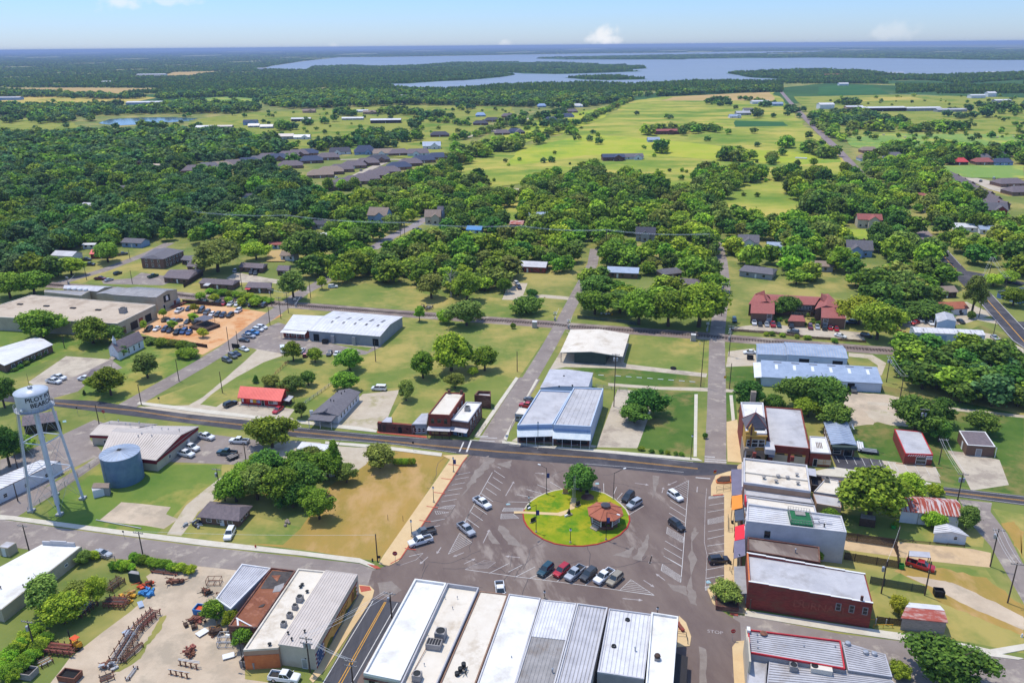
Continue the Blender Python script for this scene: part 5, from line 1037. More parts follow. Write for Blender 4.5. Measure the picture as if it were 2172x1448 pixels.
# white roofed metal store and warehouse on the left
b=Bld('metal_store','big white roofed metal building with roller doors beside the railway crossing',af,[(708,660),(853,672),(805,713),(655,701)],4.2);b.gable(ak,ab,1.3,da,.3,split=.55,ribs=(1.6,ab));l=b.ln(aE)
for u in(.06,.9):m=MB();b.fb(m,aE,l*u,l*(u+.08),0,3.,.004,.05);m.B('roller_door',aY,b.root)
for u in(.32,.62):m=MB();b.fb(m,aE,l*u,l*(u+.05),0,3.2,.02,.9);m.B('duct',aO,b.root)
for k in range(5):
 for A_ in(b.A1,b.A2):u=.2+.16*k;m=MB();p=[A_[0].lerp(A_[1],x).lerp(A_[3].lerp(A_[2],x),y)+V3((0,0,.03))for x,y in(((u,.72),(u+.03,.72),(u+.03,.9),(u,.9))if A_ is b.A1 else((1-u-.03,.6),(1-u,.6),(1-u,.9),(1-u-.03,.9)))];m.slab(*p,.06);m.B(cG,cE,b.root)
b=Bld('metal_store','brick fronted white roofed office wing at the left end of the big metal building',af,[(622,667),(690,670),(650,702),(600,698)],3.4);b.flat(aB,ab,.1,.2,ai);b.wins(aE,4,.8,1.2,1.1);m=MB();l=b.ln(aE);a=[b.pt(aE,u,v,o)for u,v,o in((-.3,3.2,.02),(l+.2,3.2,.02),(l+.2,2.7,2.),(-.3,2.7,2.))];m.slab(a[3],a[2],a[1],a[0],.1);m.B(b8,ab,b.root)
for k in range(4):m=MB();p=b.pt(aE,l*k/3,0,1.9);m.tube(p,p+V3((0,0,2.7)),.07);m.B(dm,ai,b.root)
b=Bld(bI,'very large flat tan roofed warehouse with four small skylights on the left',bI,[(66,625),(330,646),(248,686),(-70,668)],6.);b.flat(bB,bP,.25,.3,aC);l=b.ln(cC)
for u,w,m_ in((.05,.13,al),(.3,.18,aK),(.52,.1,aB),(.68,.16,aY)):m=MB();b.fb(m,cC,l*u,l*(u+w),.3,3.6,.004,.06);m.B('shop_panel',m_,b.root)
for k,(x,y)in en(((182,792),(420,808),(660,826),(888,843))):p=G(x/4.259,460+y/4.259,5.8);m=MB();m.box(p.x,p.y,p.z,2.4,1.2,.4,-.2);m.box(p.x,p.y,p.z+.405,2.,.9,.05,-.2);m.B(cG,aT,b.root)
ac_unit(b,0,0,'pair of grey rooftop units near the front corner of the tan warehouse',2.4,group=None,p=G(262,663,5.8))
WH=b
b=Bld(bI,'grey ribbed roofed warehouse with a black square sign on its gable end',bI,[(290,609),(375,614),(331,631),(240,625)],7.);b.gable(bB,aD,1.2,da,.2,split=.5,ribs=(2.,ae));l=b.ln(cC);m=MB();b.fb(m,cC,l*.32,l*.62,3.4,6.4,.01,.1);o=m.B('sign',aK,b.root);m=MB();b.fb(m,cC,l*.42,l*.53,4.,5.8,.1,.15);m.B('jar_emblem',an,o);m=MB();b.fb(m,cC,l*.44,l*.51,5.81,6.1,.1,.15);m.B('jar_lid',an,o);b.door(cC,l*.75,1.6,2.6,aB);b.door(cC,l*.25,1.2,2.3,aY)
b=Bld(bI,'small grey roofed link shed between the two warehouses on the left',a4,[(236,612),(263,611),(244,626),(205,623)],5.);b.gable(bB,aD,.6,dA,.2)
b=Bld(bI,'low flat grey roofed shed behind the tan warehouse',a4,[(95,614),(190,617),(172,627),(93,619)],5.);b.flat(bB,aD,.2,.3)
b=Bld(bI,'beige shed with white ridge vents behind the low grey shed',a4,[(140,605),(238,608),(206,618),(135,612)],4.6);b.gable(bB,ae,.8,da,.2)
for k in range(4):m=MB();p=G(146+k*12,611+k*.7,5.6);m.lathe([(1.,p.z-.6),(1.,p.z),(.6,p.z+.4),(.01,p.z+.4)],p.x,p.y,10);m.B('ridge_vent',an,b.root)
b=Bld('church','small white clapboard chapel with a brown roof and a little steeple','church',[(287,712),(303,719),(250,745),(230,737)],3.6);b.gable(aa,ac,2.6,dA,.3);b.wins(cC,4,.9,.7,1.9,frame=ai);l=b.ln(aE);b.door(aE,l*.4,1.,2.2,aa);p=b.pt(aE,l*.5,0,-.9)
m=MB();m.box(p.x,p.y,5.6,1.1,1.1,1.6,-.9);m.B('belfry',aa,b.root);m=MB();m.lathe([(.95,7.2),(.5,7.8),(.01,9.)],p.x,p.y,4);m.B('steeple',ab,b.root)
m=MB();q=b.pt(aE,l*.5,0,.6);
for k in range(4):b.fb(m,aE,l*.3,l*.7,0+.0,.8-.2*k,.01+.4*k,.4+.4*k)
m.B('front_steps',ao,b.root)
b=Bld('long_house','long low building with a bright white roof and a brick front, at the left edge',af,[(74,716),(110,731),(10,774),(-50,752)],3.);b.gable(av,ab,.7,dA,.4);b.wins(cC,6,.8,1.4,1.2)
b=Bld(a8,'brown roofed cottage behind the two round trees beside the sloping street',a8,[(200,783),(232,784),(228,800),(184,798)],2.5);b.gable(av,ac,1.,da,.4,hip=.1)
gc=G(1283,1108);t=thing('gazebo','octagonal bandstand with a copper brown shingle roof on the round lawn','gazebo',(gc.x,gc.y,.15))
rot=radians(22.5);oc=lambda r,z,k:(gc.x+r*cos(rot+k*pi/4),gc.y+r*sin(rot+k*pi/4),z)
RG=4.55;zE=3.25;zT=4.7
m=MB();
for k in range(8):m.add([oc(RG,zE,k),oc(RG,zE,k+1),oc(.85,zT,k+1),oc(.85,zT,k),oc(RG,zE-.22,k),oc(RG,zE-.22,k+1)],[(0,1,2,3),(0,4,5,1)])
m.add([oc(RG,zE-.22,k)for k in range(8)],[tuple(range(8))]);m.B(cT,bJ,t)
m=MB()
for k in range(8):m.tube(oc(RG,zE+.04,k),oc(.85,zT+.04,k),.09,n=5)
m.B('hip_ridges',bJ,t)
m=MB();
m.hexa([oc(.85,zT-.1,k)for k in range(8)],[oc(.85,zT+.5,k)for k in range(8)]);m.B('cupola',aY,t)
m=MB();m.hexa([oc(1.25,zT+.42,k)for k in range(8)],[oc(.35,zT+.85,k)for k in range(8)]);m.B('cupola_roof',aH,t)
m=MB();m.hexa([oc(3.7,.14,k)for k in range(8)],[oc(3.7,.95,k)for k in range(8)]);m.B('platform',al,t)
for k in range(8):m=MB();a=oc(3.55,.95,k);m.tube(a,(a[0],a[1],zE-.2),.11);m.B(ce,ai,t)
m=MB()
for k in range(8):
 if k==5:continue
 a,c=V3(oc(3.55,0,k)),V3(oc(3.55,0,k+1))
 for z in(1.15,1.95):m.tube(a+V3((0,0,z)),c+V3((0,0,z)),.05,n=5)
 for j in range(1,10):p=a.lerp(c,j/10);m.tube(p+V3((0,0,1.15)),p+V3((0,0,1.95)),.03,n=4)
m.B(dr,ai,t)
m=MB();d=(V3(oc(3.6,0,4))+V3(oc(3.6,0,5)))/2-gc
for k in range(4):p=gc+d*(1.05+.09*k);m.box(p.x,p.y,.15,2.,.35,.78-.18*k,atan2(d.y,d.x)+pi/2)
m.B('steps',ao,t)
# HOUSES among the trees, farms
HOLES=[]
def house(px,w,d,rz,wall,roof,label,cat=a8,H=3.,rise=1.6,hip=.0,name=a8,group=None,wing=None,n=2,chim=None,z0=0.,clear=8.,over=.5):
 """px: photo pixel of the middle of the front wall foot"""
 g=G(*px);c,s=cos(rz),sin(rz);loc=lambda x,y:(g.x+x*c-y*s,g.y+x*s+y*c,0)
 b=Bld(name,label,cat,None,H,group,0.,[loc(-w/2,d),loc(w/2,d),loc(w/2,0),loc(-w/2,0)])
 b.gable(wall,roof,rise,da if w>=d else dA,over,hip=hip)
 m=MB()
 for i in range(n):u=w*(i+.5)/n;b.fb(m,aE,u-.6,u+.6,.9,2.2,.004,.05)
 m.B(cU,aX,b.root)
 m=MB();b.fb(m,aE,w*.5-.45-(w*.5/n if n%2 else 0),w*.5+.45-(w*.5/n if n%2 else 0),.05,2.1,.006,.06);m.B('door',ai,b.root)
 if wing:
  ww,wd,off=wing;q=[loc(off-ww/2,d*.5),loc(off+ww/2,d*.5),loc(off+ww/2,-wd),loc(off-ww/2,-wd)]
  mb=MB();mb.hexa([(p[0],p[1],0)for p in(q[3],q[2],q[1],q[0])],[(p[0],p[1],H-.01)for p in(q[3],q[2],q[1],q[0])]);mb.B('wing_wall',wall,b.root)
  a,bb=V3(loc(off,-wd-.4)),V3(loc(off,d*.5));z=H+min(rise,ww*.42);mb=MB();up=lambda p,h:V3((p[0],p[1],h))
  l0,l1=up(loc(off-ww/2-.4,-wd-.4),H),up(loc(off-ww/2-.4,d*.5),H);r0,r1=up(loc(off+ww/2+.4,-wd-.4),H),up(loc(off+ww/2+.4,d*.5),H)
  mb.slab(l0,up(a,z),up(bb,z),l1,.16);mb.slab(up(a,z),r0,r1,up(bb,z),.16);mb.B('wing_roof',roof,b.root)
  mb=MB();k=V3(loc(0,.2))-V3(loc(0,0));f=[up(loc(off-ww/2,-wd),H-.02),up(loc(off+ww/2,-wd),H-.02),up(loc(off,-wd),z-.2)];mb.add(f+[p+k for p in f],[(0,1,2),(5,4,3),(0,2,5,3),(1,4,5,2)]);mb.B('wing_gable',wall,b.root)
  mb=MB();e=V3(loc(0,-.04))-V3(loc(0,0));p0,p1=V3(loc(off-.7,-wd)),V3(loc(off+.7,-wd));mb.hexa([up(p,.9)for p in(p0+e,p1+e,p1,p0)],[up(p,2.3)for p in(p0+e,p1+e,p1,p0)]);mb.B('wing_window',aX,b.root)
 if chim:
  p=loc(w*.2,d*.6);mb=MB();mb.box(p[0],p[1],H-.3,.8,.8,rise+1.2,rz);mb.B(c0,chim,b.root)
 if clear:HOLES.append((g.x,g.y-3,clear))
 return b
RZ=radians(-12)
W,HS=aa,house
HS((1128,578),14,9,RZ,aB,ae,'red brick house with a pale roof beside the gravel drive north of the railway',H=3.2,clear=9,n=3)
HS((1320,590),15,9,RZ,av,aG,'house with a long grey blue metal roof right of the north street',hip=.0,clear=9,n=3)
HS((1455,616),13,9,RZ,av,ac,'brown roofed house behind the tall trees left of the straight street',hip=.2,clear=8)
HS((1427,592),10,8,RZ+.5,aP,ah,'grey roofed house among the trees behind the brown roofed house',hip=.1)
HS((1602,590),16,11,RZ-.3,ak,ah,'house with a wide grey roof behind the red roofed apartments',hip=.1,clear=10)
HS((1587,525),11,10,RZ,aa,ah,'white gabled cottage with a steep grey roof right of the straight street',H=3.2,rise=3.2,wing=(6,2,0),clear=9)
HS((1643,533),8,6,RZ,ag,aG,'small blue shed with a car in front of it, among trees',a4,name=a4,clear=7)
HS((1735,576),14,9,RZ,ak,ap,'tan roofed house behind the apartments, beside a parked car',clear=8)
HS((1822,545),13,10,RZ,ag,ah,'blue and white gabled house with steep roofs in the clearing right of centre',H=4.2,rise=4.,wing=(6,3,-2),chim=al,clear=12)
HS((1843,484),14,9,RZ,aS,aI,'cream two storey house with a red roof among the trees right of centre',H=5.6,rise=2.6,wing=(6,3,2),clear=11,n=4)
HS((1950,425),14,10,RZ,aP,aI,'house with a low red hipped roof near the highway at the upper right',hip=.25,clear=10)
HS((1368,512),11,9,RZ,ak,aH,'dark roofed house with a pointed gable deep in the trees left of the straight street',H=4.5,rise=3.2,wing=(5,2,0),clear=9)
HS((1005,497),9,7,RZ,ag,cO,'little house under a bright blue roof among the trees',a8,clear=8)
HS((1095,487),8,7,RZ,aj,'rust_roof','small barn with a rusty red and white roof among the trees',bj,name=bj,clear=9,H=3.6)
HS((1143,467),12,8,RZ+.3,ak,aG,'blue grey roofed house behind the rusty roofed barn',clear=9,wing=(5,2,2))
HS((1100,412),11,8,RZ,ba,bP,'plain tan box house in the open field beyond the trees',H=3.,rise=.6,clear=8)
HS((918,475),10,9,RZ+.2,aS,ap,'cream Victorian house with steep roof planes at the left of the yellow yard',H=5.,rise=3.6,wing=(5,3,2),clear=12)
HS((800,472),13,11,RZ,ag,ap,'large pale house with many steep tan gables among the trees',H=5.,rise=4.2,wing=(6,3,3),clear=12,chim=aP)
HS((934,468),4,4,RZ,ag,'slate','narrow blue turret house with a pointed roof beside the cream Victorian house',a8,H=7.,rise=2.4,clear=5,over=.2)
HS((590,528),12,5,RZ,ag,aI,'row of blue garages with a dull red roof behind the yellow yard','garage',name='garage',n=4,clear=7,H=2.6,rise=.8)
HS((610,553),8,6,RZ,aa,ap,'small white garage with a tan roof beside the yellow yard','garage',name='garage',clear=5)
HS((700,512),14,8,RZ+.3,ak,ae,'pale roofed house beside the curving road among the trees',clear=9)
HS((682,486),13,9,RZ,ak,aH,'dark roofed house beneath the power lines among the trees',clear=8)
HS((535,425),16,10,RZ+.4,ag,aH,'blue gabled house with a dark roof deep in the shaded wood',wing=(6,3,-4),clear=10)
HS((506,436),14,7,RZ,aa,ac,'long brown roofed house next to the blue gabled house in the shaded wood',clear=8)
HS((485,385),9,8,RZ,aP,ap,'small reddish roofed house at the edge of the shaded wood',hip=.2)
HS((205,366),18,9,RZ+.25,aa,ac,'long brown roofed white house in the shaded wood at the left',clear=9,n=4)
HS((300,350),12,9,RZ,aP,ap,'tan roofed house at the middle of the shaded wood at the left',hip=.15)
HS((335,357),14,9,RZ,aa,bP,'flat cream roofed house in the shaded wood at the left',rise=.6)
HS((250,408),14,10,RZ+.3,ag,ah,'grey blue gabled house in the shaded wood, below its middle',wing=(6,2,3),clear=9)
HS((48,440),18,9,RZ,ak,aH,'dark roofed house near the left edge of the shaded wood',clear=9)
HS((105,444),8,6,RZ,aa,ab,'small white shed with a pale roof near the left edge of the shaded wood',a4,name=a4)
HS((185,445),9,7,RZ,ag,ae,'light roofed hut in the shaded wood, left of the power pole',a4,name=a4)
HS((228,458),11,7,RZ,ak,ah,'grey roofed cottage half hidden in the shaded wood',clear=8)
HS((80,337),12,8,RZ,aa,ap,'tan roofed house at the far left edge of the wood',clear=7)
HS((150,345),10,8,RZ,aa,ab,'white roofed house at the far left, behind the tan roofed house',clear=7)
HS((185,312),14,9,RZ,aa,ah,'grey roofed house behind the far left trees',clear=7)
HS((215,548),11,8,RZ+.3,aB,bO,'brick house with a bright red roof behind the spreading yard tree',clear=9,H=2.8)
HS((133,553),13,8,RZ,aa,ae,'pale roofed white house behind the bushy tree at the left',clear=9)
HS((280,525),13,8,RZ,ag,ah,'blue grey house behind the two storey brick apartments',clear=8)
HS((195,528),10,4,RZ+.2,aa,ab,'white caravan like trailer beside the red roofed brick house','trailer',name='trailer',H=2.6,rise=.4,n=3)
b=Bld(bh,'two storey brown brick apartment block with a grey hipped roof beside the sloping street',bu,[QM(1400,290),QM(1655,305),QM(1470,380),QM(1272,372)],5.4);b.gable(av,ah,1.5,dA,.5,hip=.1);b.wins(aE,3,.8,1.,1.5);b.wins(aE,3,3.4,1.,1.4);b.wins(cC,5,.8,1.2,1.5);b.wins(cC,5,3.4,1.2,1.4)
BG='brown roofed brick bungalows by the railway'
def q6(*p):return[QM(x,y)for x,y in p]
def q7(*p):return[QN(x,y)for x,y in p]
for px,lb,rf in((q6((1545,478),(1830,478),(1700,560),(1480,545)),'brown roofed brick bungalow with a dark gablet in front of the apartment block',ac),(q6((1690,350),(1760,350),(1735,395),(1640,385)),'small grey roofed outbuilding beside the apartment block',ah),(q6((1740,395),(1830,400),(1830,455),(1690,445)),'brown roofed bungalow hidden behind the big yellow green tree',ac),(q7((150,555),(460,572),(395,612),(100,595)),'long brown roofed bungalow with a white porch just above the railway hedge',ac),(q7((555,588),(745,595),(740,640),(520,635)),'brown roofed bungalow with a red porch roof just above the railway',ac),(q7((490,412),(710,425),(665,462),(458,450)),'brown roofed bungalow behind the parked dark cars on the concrete lot',ac),(q7((825,438),(920,442),(900,485),(800,480)),'brown roofed bungalow right of the concrete lot',ac)):
 b=Bld('bungalow',lb,'bungalow',px,2.7,BG);b.gable(av,rf,1.1,da,.5,hip=.05);b.wins(aE,4,.8,1.1,1.1,frame=None);b.door(aE,b.ln(aE)*.5,.9,2.,ai,frame=None)
 if 'white porch' in lb:m=MB();l=b.ln(aE);a=[b.pt(aE,u,v,o)for u,v,o in((l*.2,2.8,.05),(l*.36,2.8,.05),(l*.36,2.4,3.),(l*.2,2.4,3.))];m.slab(a[3],a[2],a[1],a[0],.15);m.B(b8,am,b.root)
 if 'red porch' in lb:m=MB();l=b.ln(aE);a=[b.pt(aE,u,v,o)for u,v,o in((-.2,2.5,.05),(l*.2,2.5,.05),(l*.2,2.2,2.),(-.2,2.2,2.))];m.slab(a[3],a[2],a[1],a[0],.1);m.B(b8,bO,b.root)
HS((2022,668),12,8,RZ+.3,aa,bJ,'white house with an orange brown roof beside the dirt drive on the right',clear=7)
HS((2008,632),9,7,RZ+.3,aj,ap,'brown shed with a tan roof under the big dark tree on the right',a4,name=a4,clear=5)
HS((2180,640),14,10,RZ+.6,ag,ay,'blue roofed house at the right edge beside the highway',clear=8)
HS((2050,492),12,8,RZ,aa,ab,'white roofed house in the trees right of the highway',clear=8)
HS((2095,497),9,7,RZ,aa,aG,'pale roofed cottage in the trees at the far right',clear=7)
HS((2110,455),15,10,RZ,aB,ah,'brick house with steep grey roof and a red chimney at the far right',H=3.2,rise=4.,wing=(7,2,3),chim=aB,clear=12)
HS((1990,455),11,8,RZ+.3,aa,aG,'white house with a pale blue roof left of the brick house with the red chimney',clear=7)
SUBR='brown roofed houses along the cul-de-sac on the right'
for k,(x,y)in en(((2020,383),(2034,391),(2050,399),(2064,409),(2090,421),(2105,432),(2122,444))):HS((x,y),19,16,RZ+.6,av,ac,'brown roofed brick house in the tight row along the cul-de-sac',hip=.25,rise=3.4,group=SUBR,clear=11,wing=(6,2,3))
for x,y,l in((2150,397,'wide brown roofed brick house facing the cul-de-sac at the right edge'),(2176,415,'brown roofed brick house below the wide one at the right edge of the cul-de-sac')):HS((x,y),22,14,RZ+.3,aP,ac,l,hip=.2,rise=3.2,clear=12)
SUBF='houses in the trees beyond the green field on the right'
for x,y,rf,wl in((1972,352,ap,aP),(2035,350,bO,aj),(2085,341,ah,aP),(2088,350,aI,aP),(2118,335,aH,ag),(2130,351,ay,ag),(2160,330,ah,aa),(1898,337,ah,aa),(1842,342,ap,aa),(1845,325,ap,aP)):
 HS((x,y),16,11,RZ+.2,wl,rf,{ap:'tan roofed',bO:'small red roofed',ah:'grey roofed',aI:'dull red roofed',aH:'dark roofed',ay:'blue roofed'}[rf]+' house in the trees beyond the green field on the right',hip=.15,rise=3.,group=SUBF,clear=10)
SUB='grey and brown roofed houses of the subdivision'
sub=[(412,368,ac,0),(440,362,ah,1),(466,360,ap,0),(493,356,ac,0),(525,351,ay,1),(549,347,ah,0),(568,341,ac,0),(588,342,ay,1),(612,336,ac,0),(632,333,ac,1),(652,331,ay,0),(616,358,ac,0),(660,347,ay,0),(696,340,ac,0),(680,378,ap,0),(702,371,ap,0),(724,366,ac,0),(752,358,ac,0),(780,352,ac,1),(803,345,aH,1),(718,403,ac,0),(736,398,ac,0),(756,392,ac,0),(778,387,ac,0),(800,379,ac,0),(824,371,ac,0),(848,361,ay,0),(872,353,ac,0),(900,346,ay,0),(930,340,ay,0),(722,328,aH,2),(775,328,ay,3),(815,331,ap,2),(848,331,ac,0),(888,331,ac,2)]
for k,(x,y,rf,wg)in en(sub):
 nm={ac:'brown',ah:bV,ap:'tan',ay:'blue grey',aH:aR}[rf]
 row='in the back row of the subdivision' if k<11 else 'in the middle of the subdivision' if k<20 else 'in the front row of the subdivision' if k<30 else 'facing the far street of the subdivision'
 HS((x,y),23,17,RZ+.42,aa if wg==2 else ag if wg==3 else aP if k%3 else av,rf,f'{nm} roofed house {row}'+(' with a forward gable' if wg else ''),hip=.24 if wg!=2 else .08,rise=3.8 if wg!=3 else 6,group=SUB,clear=15,wing=(7,3,3 if k%2 else-3)if wg else None)
HS((916,317),20,12,.1,aa,aG,'white farmhouse with a pale metal roof and two gables, alone on the open lot',rise=4.,wing=(8,3,3),H=4,clear=16)
FAR='new houses beyond the country road'
for x,y,w,rf,wl,l in((933,291,24,aH,al,'dark roofed new house on the bare red lot'),(1066,287,20,ac,av,'brown roofed new house beside the country road'),(1092,284,16,ay,ag,'blue roofed new house right of the brown one by the country road'),(1104,285,12,ah,aT,'small dark garage right of the blue roofed new house'),(1020,266,22,aH,al,'dark roofed new house left of the country road, middle of the group'),(1044,259,22,aH,aP,'dark roofed new house left of the country road, farther back'),(1078,250,20,ac,aP,'brown roofed new house at the back left of the country road'),(1020,248,16,ag,ag,'blue house at the far left of the country road'),(1150,228,16,ag,ag,'blue house at the top of the country road'),(1182,226,18,ac,aP,'brown roofed house at the top of the country road'),(1170,258,18,ay,aP,'blue roofed house right of the country road'),(1205,250,20,ay,ag,'wide blue house right of the country road'),(1226,228,20,ab,aa,'white roofed house at the end of the country road'),(1215,240,18,ac,av,'brown roofed house behind the wide blue house')):
 HS((x,y),w,13,.1,wl,rf,l,hip=.2,rise=3.6,group=FAR,clear=14)
HS((768,239),0+20,12,0,aa,ab,'white roofed house behind the farm trees',clear=14)
FARM='isolated farm buildings'
for x,y,w,d,H,rf,wl,l,nm in((1415,286,30,14,5,aI,al,'ranch house with a red roof inside the dark grove on the green field',a8),(1387,302,14,8,3,aG,ag,'blue shed below the red roofed ranch house',a4),(1302,342,22,12,4,ay,al,'blue roofed farmhouse with a dark porch on the green field',a8),(1344,339,20,11,3,ah,aa,'grey roofed farmhouse beside the blue roofed farmhouse',a8),(305,226,70,26,8,ab,ag,'very large open barn with a white roof beyond the pond on the left',bj),(432,277,22,13,4,ab,aa,'white gabled farmhouse right of the pond',a8),(470,273,30,10,3,bs,aT,'long dark barn right of the white gabled farmhouse',bj),(530,266,20,14,5,ay,ag,'steep blue roofed farmhouse among trees right of the pond',a8),(538,271,16,8,3,ae,ak,'small grey barn below the blue roofed farmhouse',bj),(655,240,22,13,4,ap,ba,'tan roofed house alone on the yellow field',a8),(638,258,30,12,4,ab,aT,'open barn with a white roof and dark sides on the yellow field',bj),(818,262,46,16,5,ab,aT,'long white roofed open arena on the farm field',bj),(748,255,34,8,3,ab,ak,'long thin white stable left of the arena',bj),(600,296,26,12,4,bs,ak,'tan roofed shed behind the subdivision',bj),(565,273,18,9,3,ae,ak,'grey shed on the farm field left',bj),(640,296,20,10,3,ab,aa,'white trailer house behind the subdivision',a8),(785,243,24,12,4,ap,ba,'pale house behind the farm trees, left of the arena',a8),(1578,245,24,12,4,ae,ak,'pale roofed barn in the farmyard on the right field',bj),(1560,251,18,10,3,aG,aa,'white house in the farmyard on the right field',a8),(1588,238,16,10,4,ah,aa,'grey house at the back of the farmyard on the right field',a8),(1614,221,34,14,5,ab,aa,'long white barn by the road near the far grove',bj),(1650,225,20,12,4,aG,ag,'blue roofed barn by the road near the far grove',bj),(1754,232,26,16,8,ab,aa,'tall white metal barn right of the straight road',bj),(1813,233,30,12,5,ab,ba,'white roofed barn with a tan wall right of the straight road',bj),(1872,237,80,20,6,ab,aY,'very long open cattle barn with a white roof',bj),(1960,236,60,16,5,ab,ak,'long pale barn right of the cattle barn',bj),(2020,238,50,14,4,ae,ak,'low grey barn at the right end of the cattle barns',bj),(2075,209,30,16,6,ab,aa,'white metal barn at the edge of the far right wood',bj),(2104,206,18,14,8,ab,aa,'tall white barn among trees at the far right',bj),(2128,219,30,14,5,ab,ak,'white roofed farm shed at the far right edge',bj),(1790,182,26,12,5,ab,aa,'white farmhouse at the edge of the dark wood',a8),(1768,162,60,14,6,bJ,ba,'long brown building on the wooded shore',af),(1900,158,60,12,6,ab,aa,'white lodge on the lake shore',af),(2105,157,60,14,6,ab,aa,'white building on the far right wooded shore',af),(838,209,26,12,5,ab,aa,'pale house in the wood below the lake',a8),(858,209,28,12,5,ab,aa,'white house in the wood below the lake',a8),(14,213,60,20,6,ae,ag,'long blue grey barn at the far left edge',bj),(320,162,120,30,8,ab,aa,'long white industrial shed on the bare land far left',af),(555,148,50,14,7,ab,aa,'white building on the far shore at the left',af),(117,120,0+60,20,8,ab,aa,'tiny white building on the far left horizon',af),(228,177,40,14,6,ab,aa,'white house in the far dark wood on the left',a8)):
 HS((x,y),w,d,.05,wl,rf,l,cat=nm,H=H,rise=1.6 if w>28 else 2.6,name={a8:'farmhouse',bj:bj,a4:a4,af:af}[nm],group=FARM,clear=max(14,w*.55),wing=(8,3,4)if nm==a8 and y>215 else None)
# VEHICLES
def loft(st,mb):
 vs=[];n=10
 for x,zb,zt,hw in st:
  h=zt-zb;vs+=[(x,-hw*.9,zb),(x,-hw,zb+h*.22),(x,-hw*1.01,zb+h*.55),(x,-hw*.97,zt-h*.1),(x,-hw*.86,zt),(x,hw*.86,zt),(x,hw*.97,zt-h*.1),(x,hw*1.01,zb+h*.55),(x,hw,zb+h*.22),(x,hw*.9,zb)]
 fs=[tuple(range(n))]
 for k in range(len(st)-1):
  for i in range(n):fs.append((k*n+i,(k+1)*n+i,(k+1)*n+(i+1)%n,k*n+(i+1)%n))
 m=(len(st)-1)*n;fs.append(tuple(range(m,m+n))[::-1]);mb.add(vs,fs)
def pane(mb,q,s=.06,o=.012):
 q=[V3(p)for p in q];c=sum(q,V3())/len(q);n=(q[1]-q[0]).cross(q[3]-q[0]).normalized();e=[p+(c-p).normalized()*s for p in q]
 mb.hexa([p-n*.01 for p in e],[p+n*o for p in e])
KINDS={aA:([(2.42,.4,.62,.66),(2.28,.24,.74,.84),(1.9,.2,.82,.89),(1.1,.2,.93,.91),(0,.19,.97,.92),(-1.4,.2,1.0,.91),(-2.1,.24,1.0,.87),(-2.36,.38,.9,.7)],(-1.75,1.15,.82,.95,-1.05,.25,.62,1.45),(1.45,-1.42),.34),bD:([(2.05,.4,.66,.66),(1.92,.24,.8,.82),(1.5,.2,.9,.87),(.9,.2,.98,.88),(-1.3,.2,1.02,.88),(-1.95,.26,1.0,.84),(-2.05,.4,.9,.72)],(-1.95,1.0,.8,.98,-1.55,.2,.62,1.5),(1.25,-1.3),.33),aL:([(2.4,.42,.86,.74),(2.3,.3,.98,.9),(1.9,.26,1.06,.95),(1.1,.25,1.12,.97),(-1.8,.25,1.14,.97),(-2.28,.3,1.1,.92),(-2.4,.44,1.0,.82)],(-2.3,1.15,.88,1.1,-2.02,.35,.72,1.76),(1.5,-1.5),.38),au:([(2.95,.5,.98,.82),(2.85,.36,1.1,.96),(2.4,.32,1.18,1.0),(1.5,.3,1.22,1.01),(-.75,.3,1.22,1.01),(-.8,.3,1.2,1.01)],(-.72,1.55,.92,1.18,-.6,.75,.76,1.9),(1.95,-1.75),.42),'van':([(2.6,.42,.9,.74),(2.45,.28,1.02,.9),(1.9,.24,1.15,.96),(1.2,.24,1.2,.98),(-2.3,.24,1.22,.98),(-2.55,.3,1.2,.94)],(-2.5,1.7,.92,1.16,-2.42,.85,.84,1.95),(1.6,-1.6),.36),}
PROTO={}
